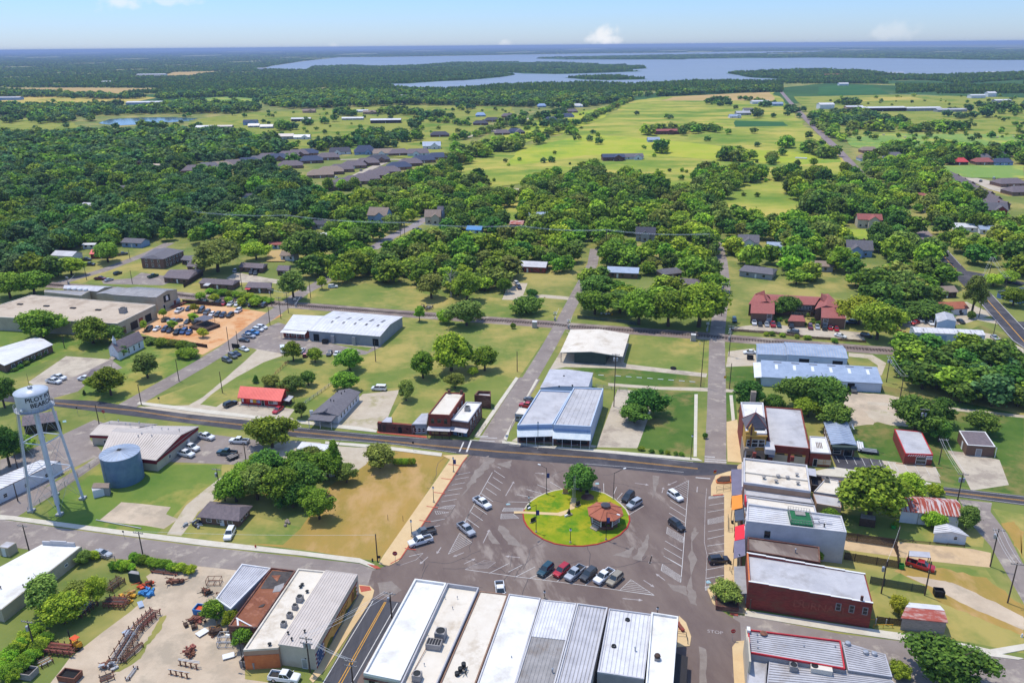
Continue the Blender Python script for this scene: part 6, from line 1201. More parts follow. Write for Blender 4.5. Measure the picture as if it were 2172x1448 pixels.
def car_parts(kind):
 if kind in PROTO:return PROTO[kind]
 st,cb,wx,r=KINDS[kind];x0,x1,hw,z0,t0,t1,th,tz=cb;b=MB();loft(st,b)
 bt=[V3((x0,-hw,z0)),V3((x1,-hw,z0)),V3((x1,hw,z0)),V3((x0,hw,z0))];tp=[V3((t0,-th,tz)),V3((t1,-th,tz)),V3((t1,th,tz)),V3((t0,th,tz))]
 b.hexa(bt,tp);b.hexa([p+V3((0,0,.0))for p in tp],[p*1+V3((-p.x*.06,-p.y*.1,.05))for p in tp])
 if kind==au:
  for y in(-.93,.93):b.box(-1.85,y,.42,2.12,.14,.8)
  b.box(-2.86,0,.42,.1,1.99,.8);b.box(-1.85,0,.42,2.1,1.72,.3)
  for y in(-.7,.7):b.box(-2.97,0,.42,.12,1.9,.16)
 for y in(-hw-.12,hw+.12):b.box(x1-.15,y,z0+.02,.16,.2,.14)
 P={'body':b}
 ws=MB();pane(ws,[bt[1],bt[2],tp[2],tp[1]]);P[dn]=ws
 rw=MB();pane(rw,[bt[3],bt[0],tp[0],tp[3]]);P[db]=rw
 P['sides']=[]
 for q in([bt[0],bt[1],tp[1],tp[0]],[bt[2],bt[3],tp[3],tp[2]]):
  s=MB();mid=.46;a,bb=q[0].lerp(q[1],mid),q[3].lerp(q[2],mid);pane(s,[q[0],a,bb,q[3]],.07);pane(s,[a,q[1],q[2],bb],.07);P['sides'].append(s)
 w=MB();w.lathe([(r*.62,-.11),(r*.97,-.11),(r,-.07),(r,.07),(r*.97,.11),(r*.62,.11)],0,0,18);w.v=[(v[0],v[2],v[1])for v in w.v];P[c4]=w
 h=MB();h.lathe([(.01,-.085),(r*.6,-.095),(r*.63,-.02),(r*.63,.02),(r*.6,.095),(.01,.085)],0,0,10);h.v=[(v[0],v[2],v[1])for v in h.v];P['rim']=h
 P['wx']=wx;P['r']=r;P['hw']=st[3][3]
 f=st[1];e=st[-1]if kind!=au else(-2.92,.4,1.2,.98)
 P['lights']=[]
 for s in(-1,1):
  m=MB();m.box(f[0]+.045,s*f[3]*.68,f[2]-.24,.09,.36,.16);P['lights'].append(('headlight',b6,m))
  m=MB();m.box(e[0]+.02,s*e[3]*.84,e[2]-.36,.12,.2,.26);P['lights'].append(('taillight','tail_red',m))
 if kind==au:m=MB();m.box(-1.85,0,.725,2.06,1.7,.02);P['liner']=m
 D={ds:[('body',b.mesh('body',[aK]),(0,0,0)),(dn,ws.mesh(dn,ci),(0,0,0)),(db,rw.mesh(db,ci),(0,0,0))]}
 for s in P['sides']:D[ds].append(('side_window',s.mesh('side_window',ci),(0,0,0)))
 for n,mt,m in P['lights']:D[ds].append((n,m.mesh(n,mt),(0,0,0)))
 if 'liner' in P:D[ds].append(('bed_liner',P['liner'].mesh('bed_liner',aT),(0,0,0)))
 D[c4]=w.mesh(c4,'tyre',smooth=False);D['rim']=h.mesh('rim','rim')
 aw=MB()
 for s in[ws,rw]+P['sides']:aw.add(s.v,s.f)
 D['glass']=aw.mesh(cU,ci);D['wx']=wx;D['r']=r;D['hw']=P['hw'];PROTO[kind]=D;return D
def vehicle(kind,px,d,color,label,group=None,near=None,z=.02,two=None,scale=1.,cat=None,world=None,g0=None):
 """px: photo pixel under the middle of the car; d: photo direction its nose points"""
 D=car_parts(kind);g=g0 or G(*px);q=G(px[0]+d[0],px[1]+d[1]);v=q-G(*px);rz=atan2(v.y,v.x)
 nm={aA:do,bD:do,aL:do,au:'pickup_truck','van':'parked_van'}[kind]
 t=thing(nm,label,cat or{aA:'car',bD:'car',aL:'car',au:'pickup truck','van':'van'}[kind],(g.x,g.y,z),rz,group);t.scale=(scale,)*3
 near=(g.y<235)if near is None else near
 def add(n,me,loc=(0,0,0),par=t):o=obj(n,me,par,loc);return o
 parts=D[ds]if near else[D[ds][0],(cU,D['glass'],(0,0,0))]+([D[ds][-1]]if kind==au else[])
 for n,me,loc in parts:
  o=add(n,me,loc)
  if n=='body':o.material_slots[0].link='OBJECT';o.material_slots[0].material=paint(color)
 for x in D['wx']:
  for s in(-1,1):
   w=add(c4,D[c4],(x,s*(D['hw']-.1),D['r']))
   if near:add('rim',D['rim'],(0,s*.03,0),w)
 HOLES.append((g.x,g.y-1.5,4.5));return t
V=vehicle
G1='vehicles parked in the square'
V(au,(1023,1071),(30,20),aq,'white pickup with an open dark bed in the west aisle of the square',G1)
V(au,(989,1127),(26,22),bk,'silver pickup with a dark covered bed beside the striped triangle in the west aisle',G1)
V(au,(899,1134),(-30,8),bV,'grey green pickup nosed to the west pavement, behind the white one',G1)
V(au,(892,1152),(-30,9),aq,'white pickup nosed to the west pavement with cargo in its bed',G1)
V(aL,(1432,1056),(26,18),aq,'white SUV in the east aisle of the square',G1)
V(aL,(1435,1118),(26,19),aK,'black SUV in the east aisle of the square beside a striped bay',G1)
V(aL,(1524,1192),(30,-3),aK,'black SUV with roof rails nosed to the east pavement',G1)
V(aL,(1332,1058),(-22,22),aK,'black SUV parked behind the bandstand on the round lawn\'s edge',G1)
V(aL,(1345,1073),(-24,14),bk,'silver SUV parked beside the black one behind the bandstand',G1)
V(aL,(1222,1031),(5,20),bk,'silver SUV half under the dark oak on the round lawn\'s edge',G1)
V(aL,(1157,1213),(-24,22),dq,'dark teal SUV, leftmost of the six in the south row',G1)
V(aL,(1191,1215),(-26,22),cR,'red SUV, second from the left in the south row',G1)
V(au,(1219,1220),(-24,20),bk,'silver pickup, third from the left in the south row, its grey bed to the back',G1)
V(aL,(1248,1223),(-26,22),a7,'dark grey SUV in the middle of the south row between two silver pickups',G1)
V(au,(1281,1227),(-26,20),aq,'white pickup with toolboxes in its bed, second from the right in the south row',G1)
V(aL,(1304,1233),(-24,22),'tan','pale gold SUV with a sunroof, rightmost of the south row',G1)
V(au,(1061,1258),(3,22),aq,'white pickup seen end on behind the parapets of the white roof row',G1)
V(au,(604,1441),(34,4),aq,'white crew cab pickup at the bottom edge on the dirt yard',None)
V(au,(1951,1204),(34,10),cR,'bright red pickup parked in front of the carport',None)
V(aA,(217,1178),(30,6),bk,'silver sedan parked by the vine covered fence below the worn street',None)
V(aL,(488,1136),(-14,28),aq,'white SUV on the lawn in front of the brown brick house',None)
G2='pickups in the lot by the crimson fascia building'
V(au,(437,930),(28,6),aq,'white pickup nearest the corner of the crimson fascia building',G2)
V(au,(405,953),(28,7),aq,'white pickup in the middle of the row beside the crimson fascia building',G2)
V(au,(394,966),(30,7),aq,'white pickup nearest the lawn beside the crimson fascia building',G2)
V(au,(508,939),(-32,-2),aq,'white pickup at the right side of the lot by the crimson fascia building',G2)
V(au,(482,964),(-30,-3),dq,'dark teal pickup towing a small trailer in the lot by the crimson fascia building',G2)
V(aL,(489,860),(24,-10),aK,'black and white car parked left of the red corner store',None)
V(aA,(590,872),(-16,12),cR,'red car parked in front of the red corner store',None)
V('van',(703,892),(-34,2),bk,'silver minivan in front of the grey roofed office canopy',None)
V('van',(804,827),(-30,-1),aq,'white van at the end of the gravel lot left of the old brick building',None)
V(au,(115,812),(28,4),aq,'white pickup nearest the water tower on the small grey lot',None)
V(au,(126,804),(28,5),aq,'white pickup behind the other one on the small grey lot',None)
V(aL,(180,806),(-26,-2),aq,'white car beside the brown cottage near the sloping street',None)
G3='cars along the gravel drive'
V(aL,(482,767),(22,8),bV,'grey car on the grass beside the gravel drive, front one of the four',G3)
V(aL,(494,758),(20,10),bV,'dark grey car on the grass beside the gravel drive, second of the four',G3)
V(aA,(502,753),(20,8),cS,'dark blue car by the black sign on the gravel drive',G3)
V(aA,(518,743),(24,8),aq,'white car across the gravel drive by the black sign',G3)
G4='cars in the lot of the white roofed metal store'
for x,y,k,c,l in((518,724,aA,a7,'dark grey car nearest the drive in the row left of the white roofed metal store'),(528,716,au,bk,'silver pickup second in the row left of the white roofed metal store'),(536,709,au,'lightblue','bright blue pickup in the row left of the white roofed metal store'),(548,702,aL,aq,'white car second from the back in the row left of the white roofed metal store'),(556,697,aL,aq,'white car at the back of the row left of the white roofed metal store')):V(k,(x,y),(26,3),c,l,G4)
for x,y,k,c,l,d in((600,745,'van',aq,'white box van end on behind the bushy tree in the metal store lot',(3,14)),(640,746,aA,aq,'white car between the two bushy trees in the metal store lot',(10,-12)),(649,755,bD,dl,'maroon car beside the round bush in the metal store lot',(8,-12)),(699,752,aA,a7,'dark car right of the round bush in the metal store lot',(-8,14)),(715,752,aA,aq,'white car at the right end of the metal store lot',(10,-14))):V(k,(x,y),d,c,l,G4)
G5='cars on the orange gravel lot beside the warehouse'
def lot(px0,s,lst):
 for zx,zy,k,c,l,d in lst:V(k,Q(zx,zy,px0[0],px0[1],s),d,c,l,G5)
lot((240,590),8.354,((1630,440,aA,'green','dark green car at the left of the rear row under the railway trees',(-14,9)),(1860,455,aL,cS,'dark blue car in the rear row, left of the red one',(-12,10)),(1965,470,aL,cR,'red car in the rear row under the railway trees',(-12,10)),(2080,480,aL,aq,'white car in the rear row, right of the red one',(-12,10)),(1175,595,au,aq,'white pickup in front of the warehouse steps on the orange lot',(-16,9)),(1340,565,bD,cS,'small dark car beside the pale pavement on the orange lot',(-12,8)),(1560,600,aL,a7,'dark grey car at the left of the middle row on the orange lot',(-12,10)),(1570,575,aL,aK,'black car behind the left end of the middle row on the orange lot',(-12,10)),(1665,630,aL,bV,'grey car second in the middle row on the orange lot',(-13,9)),(1755,660,bD,aq,'white hatchback in the middle row on the orange lot',(-12,9)),(1855,670,aL,a7,'small black car in the middle row right of the white hatchback',(-12,10)),(1950,680,aL,cS,'dark blue car second from the right in the middle row',(-12,10)),(2075,680,aL,aK,'black SUV at the right end of the middle row',(-14,9)),(265,905,aA,bV,'grey sedan at the corner of the warehouse by the plank trailer',(-16,7)),(955,765,aA,aK,'black car at the left of the three by the wooden bench',(-14,2)),(1040,775,bD,bk,'silver car in the middle of the three by the wooden bench',(-14,2)),(1145,775,aA,bV,'dark green grey car at the right of the three by the wooden bench',(-14,4)),(1320,790,aA,a7,'dark car with bright windscreen by the log border on the orange lot',(-12,9)),(1480,795,aA,aK,'black car under the edge of the covered deck',(-14,6)),(640,925,aL,aK,'black car at the left of the front row, beside a small yellow green tree',(-12,9)),(780,915,aA,aq,'white sedan in the front row on the orange lot',(-15,9)),(925,930,aL,cS,'dark blue car in the front row, right of the white sedan',(-12,9)),(1010,950,bD,cS,'small dark blue car in the middle of the front row',(-12,9)),(1150,975,au,aK,'black pickup in the front row on the orange lot',(-12,9)),(1255,970,aL,dw,'blue car in the front row right of the black pickup',(-12,9)),(1350,985,bD,dw,'small blue car at the right end of the front row by the deck',(-10,9))))
lot((400,460),4.259,((440,800,bD,aq,'white car in the rear row beside the third railway tree',(-12,9)),(510,795,aA,'green','dark green car in the rear row between two railway trees',(-12,9)),(570,805,aL,cS,'dark blue car in the rear row right of the railway trees',(-12,9)),(620,808,aA,a7,'charcoal car second from the right in the rear row',(-12,9)),(678,812,aL,aK,'black car at the right end of the rear row',(-12,9)),(450,860,aL,aq,'white SUV alone at the right end of the middle rows on the orange lot',(-14,9))))
G6='cars of the apartment lot'
for zx,zy,k,c,l in((315,700,aL,aq,'white car at the left of the apartment lot'),(415,720,aA,a7,'dark car second from the left in the apartment lot'),(530,725,aA,bk,'grey car in the left part of the apartment lot'),(633,730,au,cR,'red pickup in the left part of the apartment lot'),(740,745,bD,dq,'small teal car right of the red pickup in the apartment lot'),(950,755,aL,aK,'black SUV in front of the red roofed outbuilding'),(1275,775,aL,dl,'maroon car right of the red roofed outbuilding'),(1395,770,aA,bk,'silver car in the right part of the apartment lot'),(1515,790,aL,aK,'black car before the right wing of the apartments'),(1615,790,bD,cR,'red car before the right wing of the apartments'),(1720,805,aA,cR,'red and white car at the right end of the apartment row')):V(k,QA(zx,zy),(4,14),c,l,G6)
V(aL,QA(1965,690),(-14,0),dw,'blue car beside the right wing of the apartments',G6);V(aL,QJ(500,945),(3,14),dq,'teal car beside the apartment lot entrance',G6);
V(aA,QJ(1458,1085),(14,3),aq,'white car at the lower edge of the apartment lot',G6);V(aL,QJ(1692,1085),(14,3),a7,'dark car at the lower right corner of the apartment lot',G6);V(aL,QJ(1030,1050),(-14,-2),bV,'grey car at the lower edge of the apartment lot, behind the bushes',G6)
V(aA,QJ(638,1235),(-14,0),aq,'white car on the gravel left of the rear blue workshop',None);V(aL,(1810,829),(2,14),bV,'grey car in front of the open bay of the blue metal building',None)
V(aA,(1652,544),(2,10),aq,'white car in front of the small blue shed among trees',None)
G7='cars around the pale blue garage'
for zx,zy,k,c,l,d in((395,640,aL,bk,'silver car at the upper left of the garage yard',(-4,12)),(500,655,bD,aq,'white and red car at the back of the garage yard',(0,12)),(592,655,aL,dq,'dark teal car at the back of the garage yard',(2,12)),(635,690,aL,aq,'white SUV side on in the garage yard',(14,2)),(350,765,aA,aq,'white car at the lower left of the garage yard',(8,12)),(455,795,aA,cR,'red car with a white roof in the garage yard',(-14,5)),(540,755,aL,aq,'white SUV behind the red car in the garage yard',(10,10)),(695,800,aA,aq,'white car beside the pale blue garage',(10,10)),(1170,775,aA,a7,'dark car right of the pale blue garage',(12,7)),(1100,545,aA,aq,'white car in front of the orange brown roofed house',(10,10)),(1115,635,aL,aK,'black SUV on the drive behind the pale blue garage',(14,2)),(1705,1030,aA,bk,'silver car at the end of the long white metal building',(14,10)),(1890,1190,au,aK,'black pickup on the grass at the right edge',(12,12)),(1290,1075,aA,aK,'dark covered car before the roller doors of the long white metal building',(14,0)),(240,670,aA,aq,'white car at the left edge of the garage yard under the trees',(8,10))):V(k,QG(zx,zy),d,c,l,G7)
G8='cars in the north west lots'
for zx,zy,k,c,l,d in((1065,520,aL,aK,'black car at the corner of the apartment block lot',(12,-4)),(985,578,aA,bk,'silver car at the lower left of the apartment block lot',(14,-4)),(908,568,au,dl,'maroon truck beside the silver car at the edge of the apartment block lot',(14,0)),(1385,545,au,'green','dark green pickup alone on the apartment block lot',(14,-4)),(780,395,au,a7,'dark pickup beside the red roofed brick house',(14,0)),(812,440,au,aK,'black and white pickup before the red roofed brick house',(14,0)),(1108,345,au,bV,'grey pickup behind the spreading yard tree',(14,-2)),(470,490,aA,a7,'dark car alone on the grass at the left',(14,0))):V(k,QM(zx,zy),d,c,l,G8)
for zx,zy,k,c,l,d in((565,515,aL,aK,'black car before the brown roofed bungalow on the concrete lot',(-6,12)),(605,520,aL,a7,'charcoal car beside the black one on the concrete lot',(-6,12)),(420,495,aA,bk,'silver car beside the big yellow green tree on the concrete lot',(-6,10)),(1305,640,aL,aq,'white SUV beside the small tree at the railway lawn',(14,-1)),(980,630,aL,aK,'dark car under the tree by the railway crossing',(10,-6))):V(k,QN(zx,zy),d,c,l,G8)
V(au,(1996,526),(8,12),aK,'black pickup driving on the highway at the upper right',None);V(aA,(1723,259),(6,8),aq,'tiny white car on the straight road far away',None)
V(aL,(1096,604),(12,8),aq,'white car by the red brick house north of the railway',None);V(aL,(1101,612),(8,12),cS,'dark blue car by the red brick house north of the railway',None)
for x,y,c,l in((738,381,bk,'silver car on a drive of the subdivision'),(741,364,dq,'teal car on a drive of the subdivision'),(766,363,bV,'grey car on a drive of the subdivision'),(735,386,cR,'small red truck in the subdivision street'),(713,378,aq,'white van on a drive of the subdivision'),(2080,386,aK,'black car in the cul-de-sac'),(2108,380,bk,'silver car in the cul-de-sac'),(495,380,aq,'white car on a drive at the left end of the subdivision')):V(aL,(x,y),(8,-4),c,l,'cars in the subdivisions')
V(au,(885,489),(14,0),a7,'dark pickup on the yellow yard by the curving road',None)
V(bD,(1152,858),(6,-14),dl,'maroon car nearest the back wing beside the blue fronted store',None,z=.14);V(aA,(1125,851),(14,3),bV,'grey car between two red cars beside the blue fronted store',None);V(au,(1120,864),(-14,-2),cR,'bright red pickup beside the blue fronted store',None)
# WATER TOWER
feet=[QK(265,1275),QK(485,1225),QK(500,1305),QK(693,1170)]
Fp=[G(*p)for p in(feet[0],feet[2],feet[3])]+[G(118,1046)]
wc=(Fp[0]+Fp[2])/2;rf=5.5
t=thing('water_tower','silver blue water tower on four splayed legs lettered in black','water tower',(wc.x,wc.y,0))
tr=3.7;z0,z1=27.8,32.;m=MB();m.lathe([(.01,z0-1.2),(1.8,z0-1.05),(3.4,z0-.5),(tr,z0),(tr,z1)],wc.x,wc.y,48);tank=m.B('tank',bM,t,True)
m=MB();m.lathe([(tr+.12,z1-.05),(tr+.12,z1+.1),(1.,z1+.75),(.01,z1+.95)],wc.x,wc.y,48);m.B('tank_roof',bM,t,True)
m=MB();m.lathe([(.55,z1+.7),(.55,z1+1.4),(.01,z1+1.55)],wc.x,wc.y,14);m.B(bD,aO,t)
m=MB();m.tube((wc.x,wc.y,z1+1.4),(wc.x,wc.y,z1+4.6),.06,.03);m.B('antenna',aJ,t)
m=MB();m.lathe([(tr+.02,z0-.1),(tr+.75,z0-.1),(tr+.75,z0),(tr+.02,z0)],wc.x,wc.y,48);m.B('walkway',aO,t)
m=MB()
for k in range(32):a=2*pi*k/32;b=2*pi*(k+1)/32;r=tr+.72;p=V3((wc.x+r*cos(a),wc.y+r*sin(a),z0));q=V3((wc.x+r*cos(b),wc.y+r*sin(b),z0));m.tube(p,p+V3((0,0,1.05)),.03,n=4);m.tube(p+V3((0,0,1.05)),q+V3((0,0,1.05)),.03,n=4);m.tube(p+V3((0,0,.55)),q+V3((0,0,.55)),.02,n=4)
m.B('walkway_railing',aO,t)
def wrap(s,size,zc,a0,name=cj):
 vs,fs=text_mesh(s,size,.0,.035);mb=MB();mb.add([(wc.x+(tr+.03)*cos(a0+v.x/tr),wc.y+(tr+.03)*sin(a0+v.x/tr),zc+v.y)for v in vs],fs);return mb.B(name,aK,tank)
wrap('PILOT POINT',1.5,31.,radians(-14));wrap('BEARCATS',1.5,29.5,radians(-14))
legs=[Fp[0],Fp[1],Fp[2],wc*2-Fp[1]]
lt=[wc+(p-wc).normalized()*(tr-.15)+V3((0,0,z0+.3))for p in legs]
for p,q in zip(legs,lt):
 m=MB();m.tube(p+V3((0,0,.5)),q,.34,.30,n=10);o=m.B('leg',bM,t);m=MB();m.box(p.x,p.y,0,1.5,1.5,.55);m.B('footing',aO,o)
for lv in(.36,.68):
 m=MB()
 for i in range(4):m.tube(legs[i].lerp(lt[i],lv),legs[(i+1)%4].lerp(lt[(i+1)%4],lv),.14,n=6)
 m.B('strut_ring',bM,t)
m=MB()
for i in range(4):
 j=(i+1)%4
 for a,b in((.02,.36),(.36,.68),(.68,.98)):
  m.tube(legs[i].lerp(lt[i],a),legs[j].lerp(lt[j],b),.035,n=4);m.tube(legs[j].lerp(lt[j],a),legs[i].lerp(lt[i],b),.035,n=4)
m.B('tie_rods',aO,t)
m=MB();m.tube((wc.x,wc.y,.2),(wc.x,wc.y,z0-1.),.62,n=16);m.B('riser_pipe',bM,t)
m=MB();
for s_ in(-.25,.25):m.tube(legs[0]+V3((s_,-.5,.6)),lt[0]+V3((s_,-.5,0)),.04,n=4)
for k in range(60):p=legs[0].lerp(lt[0],k/60)+V3((0,-.5,.6));m.tube(p+V3((-.25,0,0)),p+V3((.25,0,0)),.025,n=4)
m.B('ladder',aO,t)
m=MB();m.sphere((wc.x-.5,wc.y-tr-.5,z0+.9),.35,6);m.B('floodlight',b6,t)
sc=G(265,1015);t=thing('storage_tank','squat blue grey standpipe tank with a shallow conical roof','tank',(sc.x,sc.y,0));sr=5.
m=MB();m.lathe([(sr,0),(sr,8.)],sc.x,sc.y,48);m.B('shell',ch,t,True);m=MB();m.lathe([(sr+.1,7.95),(sr+.1,8.1),(.01,8.9)],sc.x,sc.y,48);m.B(cT,aG,t)
m=MB()
for z in(2.,4.,6.):m.lathe([(sr+.01,z-.05),(sr+.05,z-.05),(sr+.05,z+.05),(sr+.01,z+.05)],sc.x,sc.y,48)
m.B('seam_bands',ch,t);m=MB()
for k in range(24):a=2*pi*k/24;m.tube((sc.x+.4*cos(a),sc.y+.4*sin(a),8.86),(sc.x+sr*cos(a),sc.y+sr*sin(a),8.14),.05,n=4)
m.B('roof_seams',aO,t);m=MB();m.box(sc.x,sc.y,8.8,.9,.9,.3);m.B(bD,aJ,t)
m=MB();a=-2.2;x,y=sc.x+(sr+.25)*cos(a),sc.y+(sr+.25)*sin(a);m.tube((x-.2,y,0),(x-.2,y,8.6),.04);m.tube((x+.25,y,0),(x+.25,y,8.6),.04);m.B('ladder',aO,t)
# POLES
TOPS={}
def pole(px,top,label,arms=1,trans=0,group='wooden utility poles',r=.16,m_='wood_pole',rz=None,key=None,h=None):
 g=G(*px);h=h or hgt(px[0],px[1],top);rz=radians(-12)if rz is None else rz
 t=thing('utility_pole',label,'utility pole',(g.x,g.y,0),0,group);m=MB();m.tube(g,(g.x,g.y,h),r,r*.7);m.B('pole',m_,t)
 c,s=cos(rz),sin(rz);ends=[]
 for k in range(arms):
  z=h-.35-1.1*k;w=1.25;m=MB();m.box(g.x+.16*s,g.y-.16*c,z,2*w,.14,.16,rz);o=m.B('crossarm',aU,t);m=MB()
  for e in(-w*.9,-w*.45,w*.45,w*.9):m.tube((g.x+e*c+.16*s,g.y+e*s-.16*c,z+.16),(g.x+e*c+.16*s,g.y+e*s-.16*c,z+.38),.06,n=5);ends.append(V3((g.x+e*c,g.y+e*s,z+.38)))
  m.B('insulators',aO,o)
 for k in range(trans):m=MB();m.lathe([(.01,h-2.5),(.3,h-2.5),(.32,h-1.5),(.2,h-1.35),(.01,h-1.35)],g.x+(.45 if k else-.45)*c,g.y+(.45 if k else-.45)*s,12);m.B('transformer',aO,t)
 if key:TOPS[key]=(ends or[V3((g.x,g.y,h-.2))])
 return t
for px,top,lb,a,tr_,ky in(((62,1168),1112,'dark wooden pole beside the long white warehouse roof at the lower left',1,0,'a'),((305,1185),1127,'leaning looking wooden pole at the corner of the vine covered fence',1,0,'b'),((75,1380),1315,'wooden pole with a transformer in the bushes at the lower left',1,1,'c'),((658,1425),1350,'pole with transformers at the south end of the mural building',2,2,'d'),((749,1452),1398,'pole on the grass edge between the new asphalt and the white roof row',2,0,'e'),((831,1310),1255,'dark wooden pole at the top of the new asphalt street',1,1,'f'),((801,1191),1132,'bare dark pole at the corner of the dry lawn',0,0,'g'),((211,902),858,'pole on the corner by the crimson fascia building',0,0,'h'),((300,858),815,'pole at the street corner opposite the crimson fascia building',0,0,'i'),((380,808),762,'wooden pole beside the sloping street, near the bright lawn',0,0,'j'),((472,833),788,'thin pole at the edge of the gravel drive',0,0,'k'),((468,1050),993,'pole with a crossarm at the left end of the thicket',1,1,'l'),((523,985),945,'pole at the corner of the lot by the crimson fascia building',0,0,'m'),((487,744),693,'wooden pole near the orange gravel lot entrance',0,0,'n'),((505,735),702,'pole by the black sign on the gravel drive',0,0,'o'),((573,690),640,'pole at the corner of the orange gravel lot',0,0,'p'),((577,650),612,'pole with a transformer by the railway crossing on the left',1,1,'q'),((596,676),630,'pole with a crossarm right of the sloping street near the railway',1,0,'r'),((612,664),620,'pole with a double crossarm right of the railway crossing',2,0,'s'),((659,632),595,'pole at the railway lawn corner north of the crossing',0,0,'t'),((797,767),723,'pole on the green lot right of the white roofed metal store',0,0,'u'),((1097,788),745,'pole at the edge of the open lot beside the north street',0,0,'v'),((1302,862),750,'tall pole with transformers behind the blue fronted stores',1,2,'w'),((1486,820),720,'slim pole on the lawn left of the straight street',0,0,da),((1546,755),690,'pole with a white box beside the railway crossing on the right',1,1,dA),((1547,825),770,'pole at the dark lawn right of the straight street',0,0,'z'),((1880,810),755,'pole with two transformers at the dark wood edge beside the blue metal building',1,2,'A'),((1908,850),795,'pole with a pale crossarm at the end of the blue metal building',1,0,'B'),((1923,870),830,'dark guy pole leaning toward the little lane',0,0,'C'),((1991,985),930,'pale pole between the barber shop and the brown brick shed',1,0,'D'),((2030,1065),1003,'pole with a transformer at the highway corner beside the rusty barn',1,2,'E'),((1950,930),866,'pole with two transformers among the trees behind the barber shop',1,2,aE),((2100,1201),1121,'pole with a pale crossarm at the end of the tan alley',1,1,'G'),((2137,1278),1193,'tall plain crossarm pole on the verge at the far right',1,0,'H'),((1900,1165),1115,'pale pole on the alley verge below the big round tree',0,0,'I'),((1869,1258),1190,'grey pole with a transformer behind the long brick building',0,1,'J'),((1961,1262),1190,'brown pole behind the red pickup',0,0,'K'),((1590,1295),1270,'short pale post at the corner of the long brick building',0,0,cF),((2074,640),600,'pole on the left verge of the highway at the upper right',1,0,'M'),((2095,600),545,'pole with crossarm in the trees right of the highway',1,0,'N'),((2128,630),588,'pole right of the highway near the trees',1,0,'O'),((2076,673),642,'pole on the grass by the dirt drive',0,0,'P'),((2107,710),680,'lamp like pole at the end of the long white metal building',0,0,'Q'),((1530,670),600,'tall pole beside the straight street by the big trees',1,1,cC),((276,550),530,'pole beside the sloping street at the left',0,0,'S'),((184,594),565,'pole beside the sloping street near the railway at the left',0,0,'T'),((281,602),573,'pole in the apartment block lot',0,0,'U'),((514,615),575,'pole beside the brown roofed bungalow by the railway',0,0,'V'),((850,508),470,'pole by the curving road among the trees',0,0,'W'),((137,738),706,'pole behind the long white roofed building at the left',0,0,'X'),((38,996),962,'pole with a tilted top by the white storage building',0,0,'Y'),((38,1062),1024,'dark pole against the white storage building',0,0,'Z')):
 pole(px,top,lb,a,tr_,key=ky)
def spole(px,top,lb,ky,h=13.):return pole(px,top,lb,2,0,'tall poles of the power line over the wood',.2,'wood_pole',radians(75),ky,h)
spole((412,487),450,'tall pole at the left end of the power line over the wood','L0',12);spole((612,508),460,'pole with a street lamp arm under the power line over the wood','L1',15);spole((860,522),478,'tall pole of the power line beside the curving road','L2',14);spole((1105,532),488,'tall pole of the power line over the middle of the wood','L3',14.5);spole((1285,542),497,'tall pole of the power line beside the north street','L4',14.5);spole((1500,550),508,'tall pole of the power line beside the straight street','L5',14)
def wire(a,b,sag=.6,r=.022):
 m=MB();p=a;n=10
 for k in range(1,n+1):
  q=a.lerp(b,k/n);q=q-V3((0,0,sag*4*(k/n)*(1-k/n)));m.tube(p,q,r,n=4,caps=False);p=q
 return m
def span(ka,kb,label,n=4,sag=.7,r=.022,group=None):
 A_,B_=TOPS[ka],TOPS[kb];m=MB()
 for i in range(min(n,len(A_),len(B_))):w=wire(A_[i],B_[i],sag,r);m.add(w.v,w.f)
 solo(m,'power_line',an,label,'power line',group)
for a,b in(('L0','L1'),('L1','L2'),('L2','L3'),('L3','L4'),('L4','L5')):span(a,b,'span of pale power cables strung over the wooded blocks',4,1.3,.035,'power line spans over the wood')
for a,b,l in(('d','e','power cables crossing the new asphalt street'),('b','g','cable along the worn street from the fence corner pole'),('q','s','power cables over the railway crossing on the left'),('I','J','cable between the alley pole and the transformer pole'),('E','D','cable from the highway corner pole to the barber shop pole'),('A','B','cables beside the blue metal building and the dark wood'),('M','N','cables over the highway at the upper right'),('N','O','cables in the trees right of the highway'),('G','H','cables along the verge at the far right'),('f','d','cable over the mural building')):span(a,b,l,3,.5)
# STREET LAMPS of the square
def lamp(px,top,label,arm=None,banner=None,globe=False,group='street lamps of the square',base=.15):
 g=G(*px);h=hgt(px[0],px[1],top);t=thing('street_lamp',label,'street lamp',(g.x,g.y,base),0,group);m=MB();m.tube((g.x,g.y,base),(g.x,g.y,h),.09,.06);m.B('pole',aJ,t);m=MB();m.tube((g.x,g.y,base),(g.x,g.y,base+.35),.28,.22,n=8);m.B('base',ao,t)
 if globe:
  m=MB();m.sphere((g.x,g.y,h+.2),.27,6,1.25);m.B('lantern',b6,t);m=MB();m.lathe([(.24,h+.5),(.01,h+.72)],g.x,g.y,8);m.B('lantern_cap',aJ,t)
 if arm:
  q=V3((g.x+arm[0],g.y+arm[1],h+.25));m=MB();m.tube((g.x,g.y,h-.1),q,.05);m.B('arm',aJ,t);m=MB();d=V3((arm[0],arm[1],0)).normalized();m.box(q.x+d.x*.3,q.y+d.y*.3,q.z-.06,.8,.32,.16,atan2(d.y,d.x));m.B('lamp_head',b6,t)
 if banner:m=MB();m.box(g.x+.42,g.y,h*.62,.7,.04,1.4);m.B('banner',banner,t)
 return t
IQ=lambda x,y:QI(x,y)
lamp(IQ(478,710),IQ(478,445)[1],'tall lamp with a dark banner at the back left rim of the round lawn',(-1.6,1.2),bZ)
lamp(IQ(372,1105),IQ(365,818)[1],'tall lamp with a dark banner at the front left of the round lawn',(-1.5,-1.6),bZ)
lamp(IQ(1162,765),IQ(1170,495)[1],'tall lamp with an arm reaching right behind the bandstand',(2.6,1.6),None)
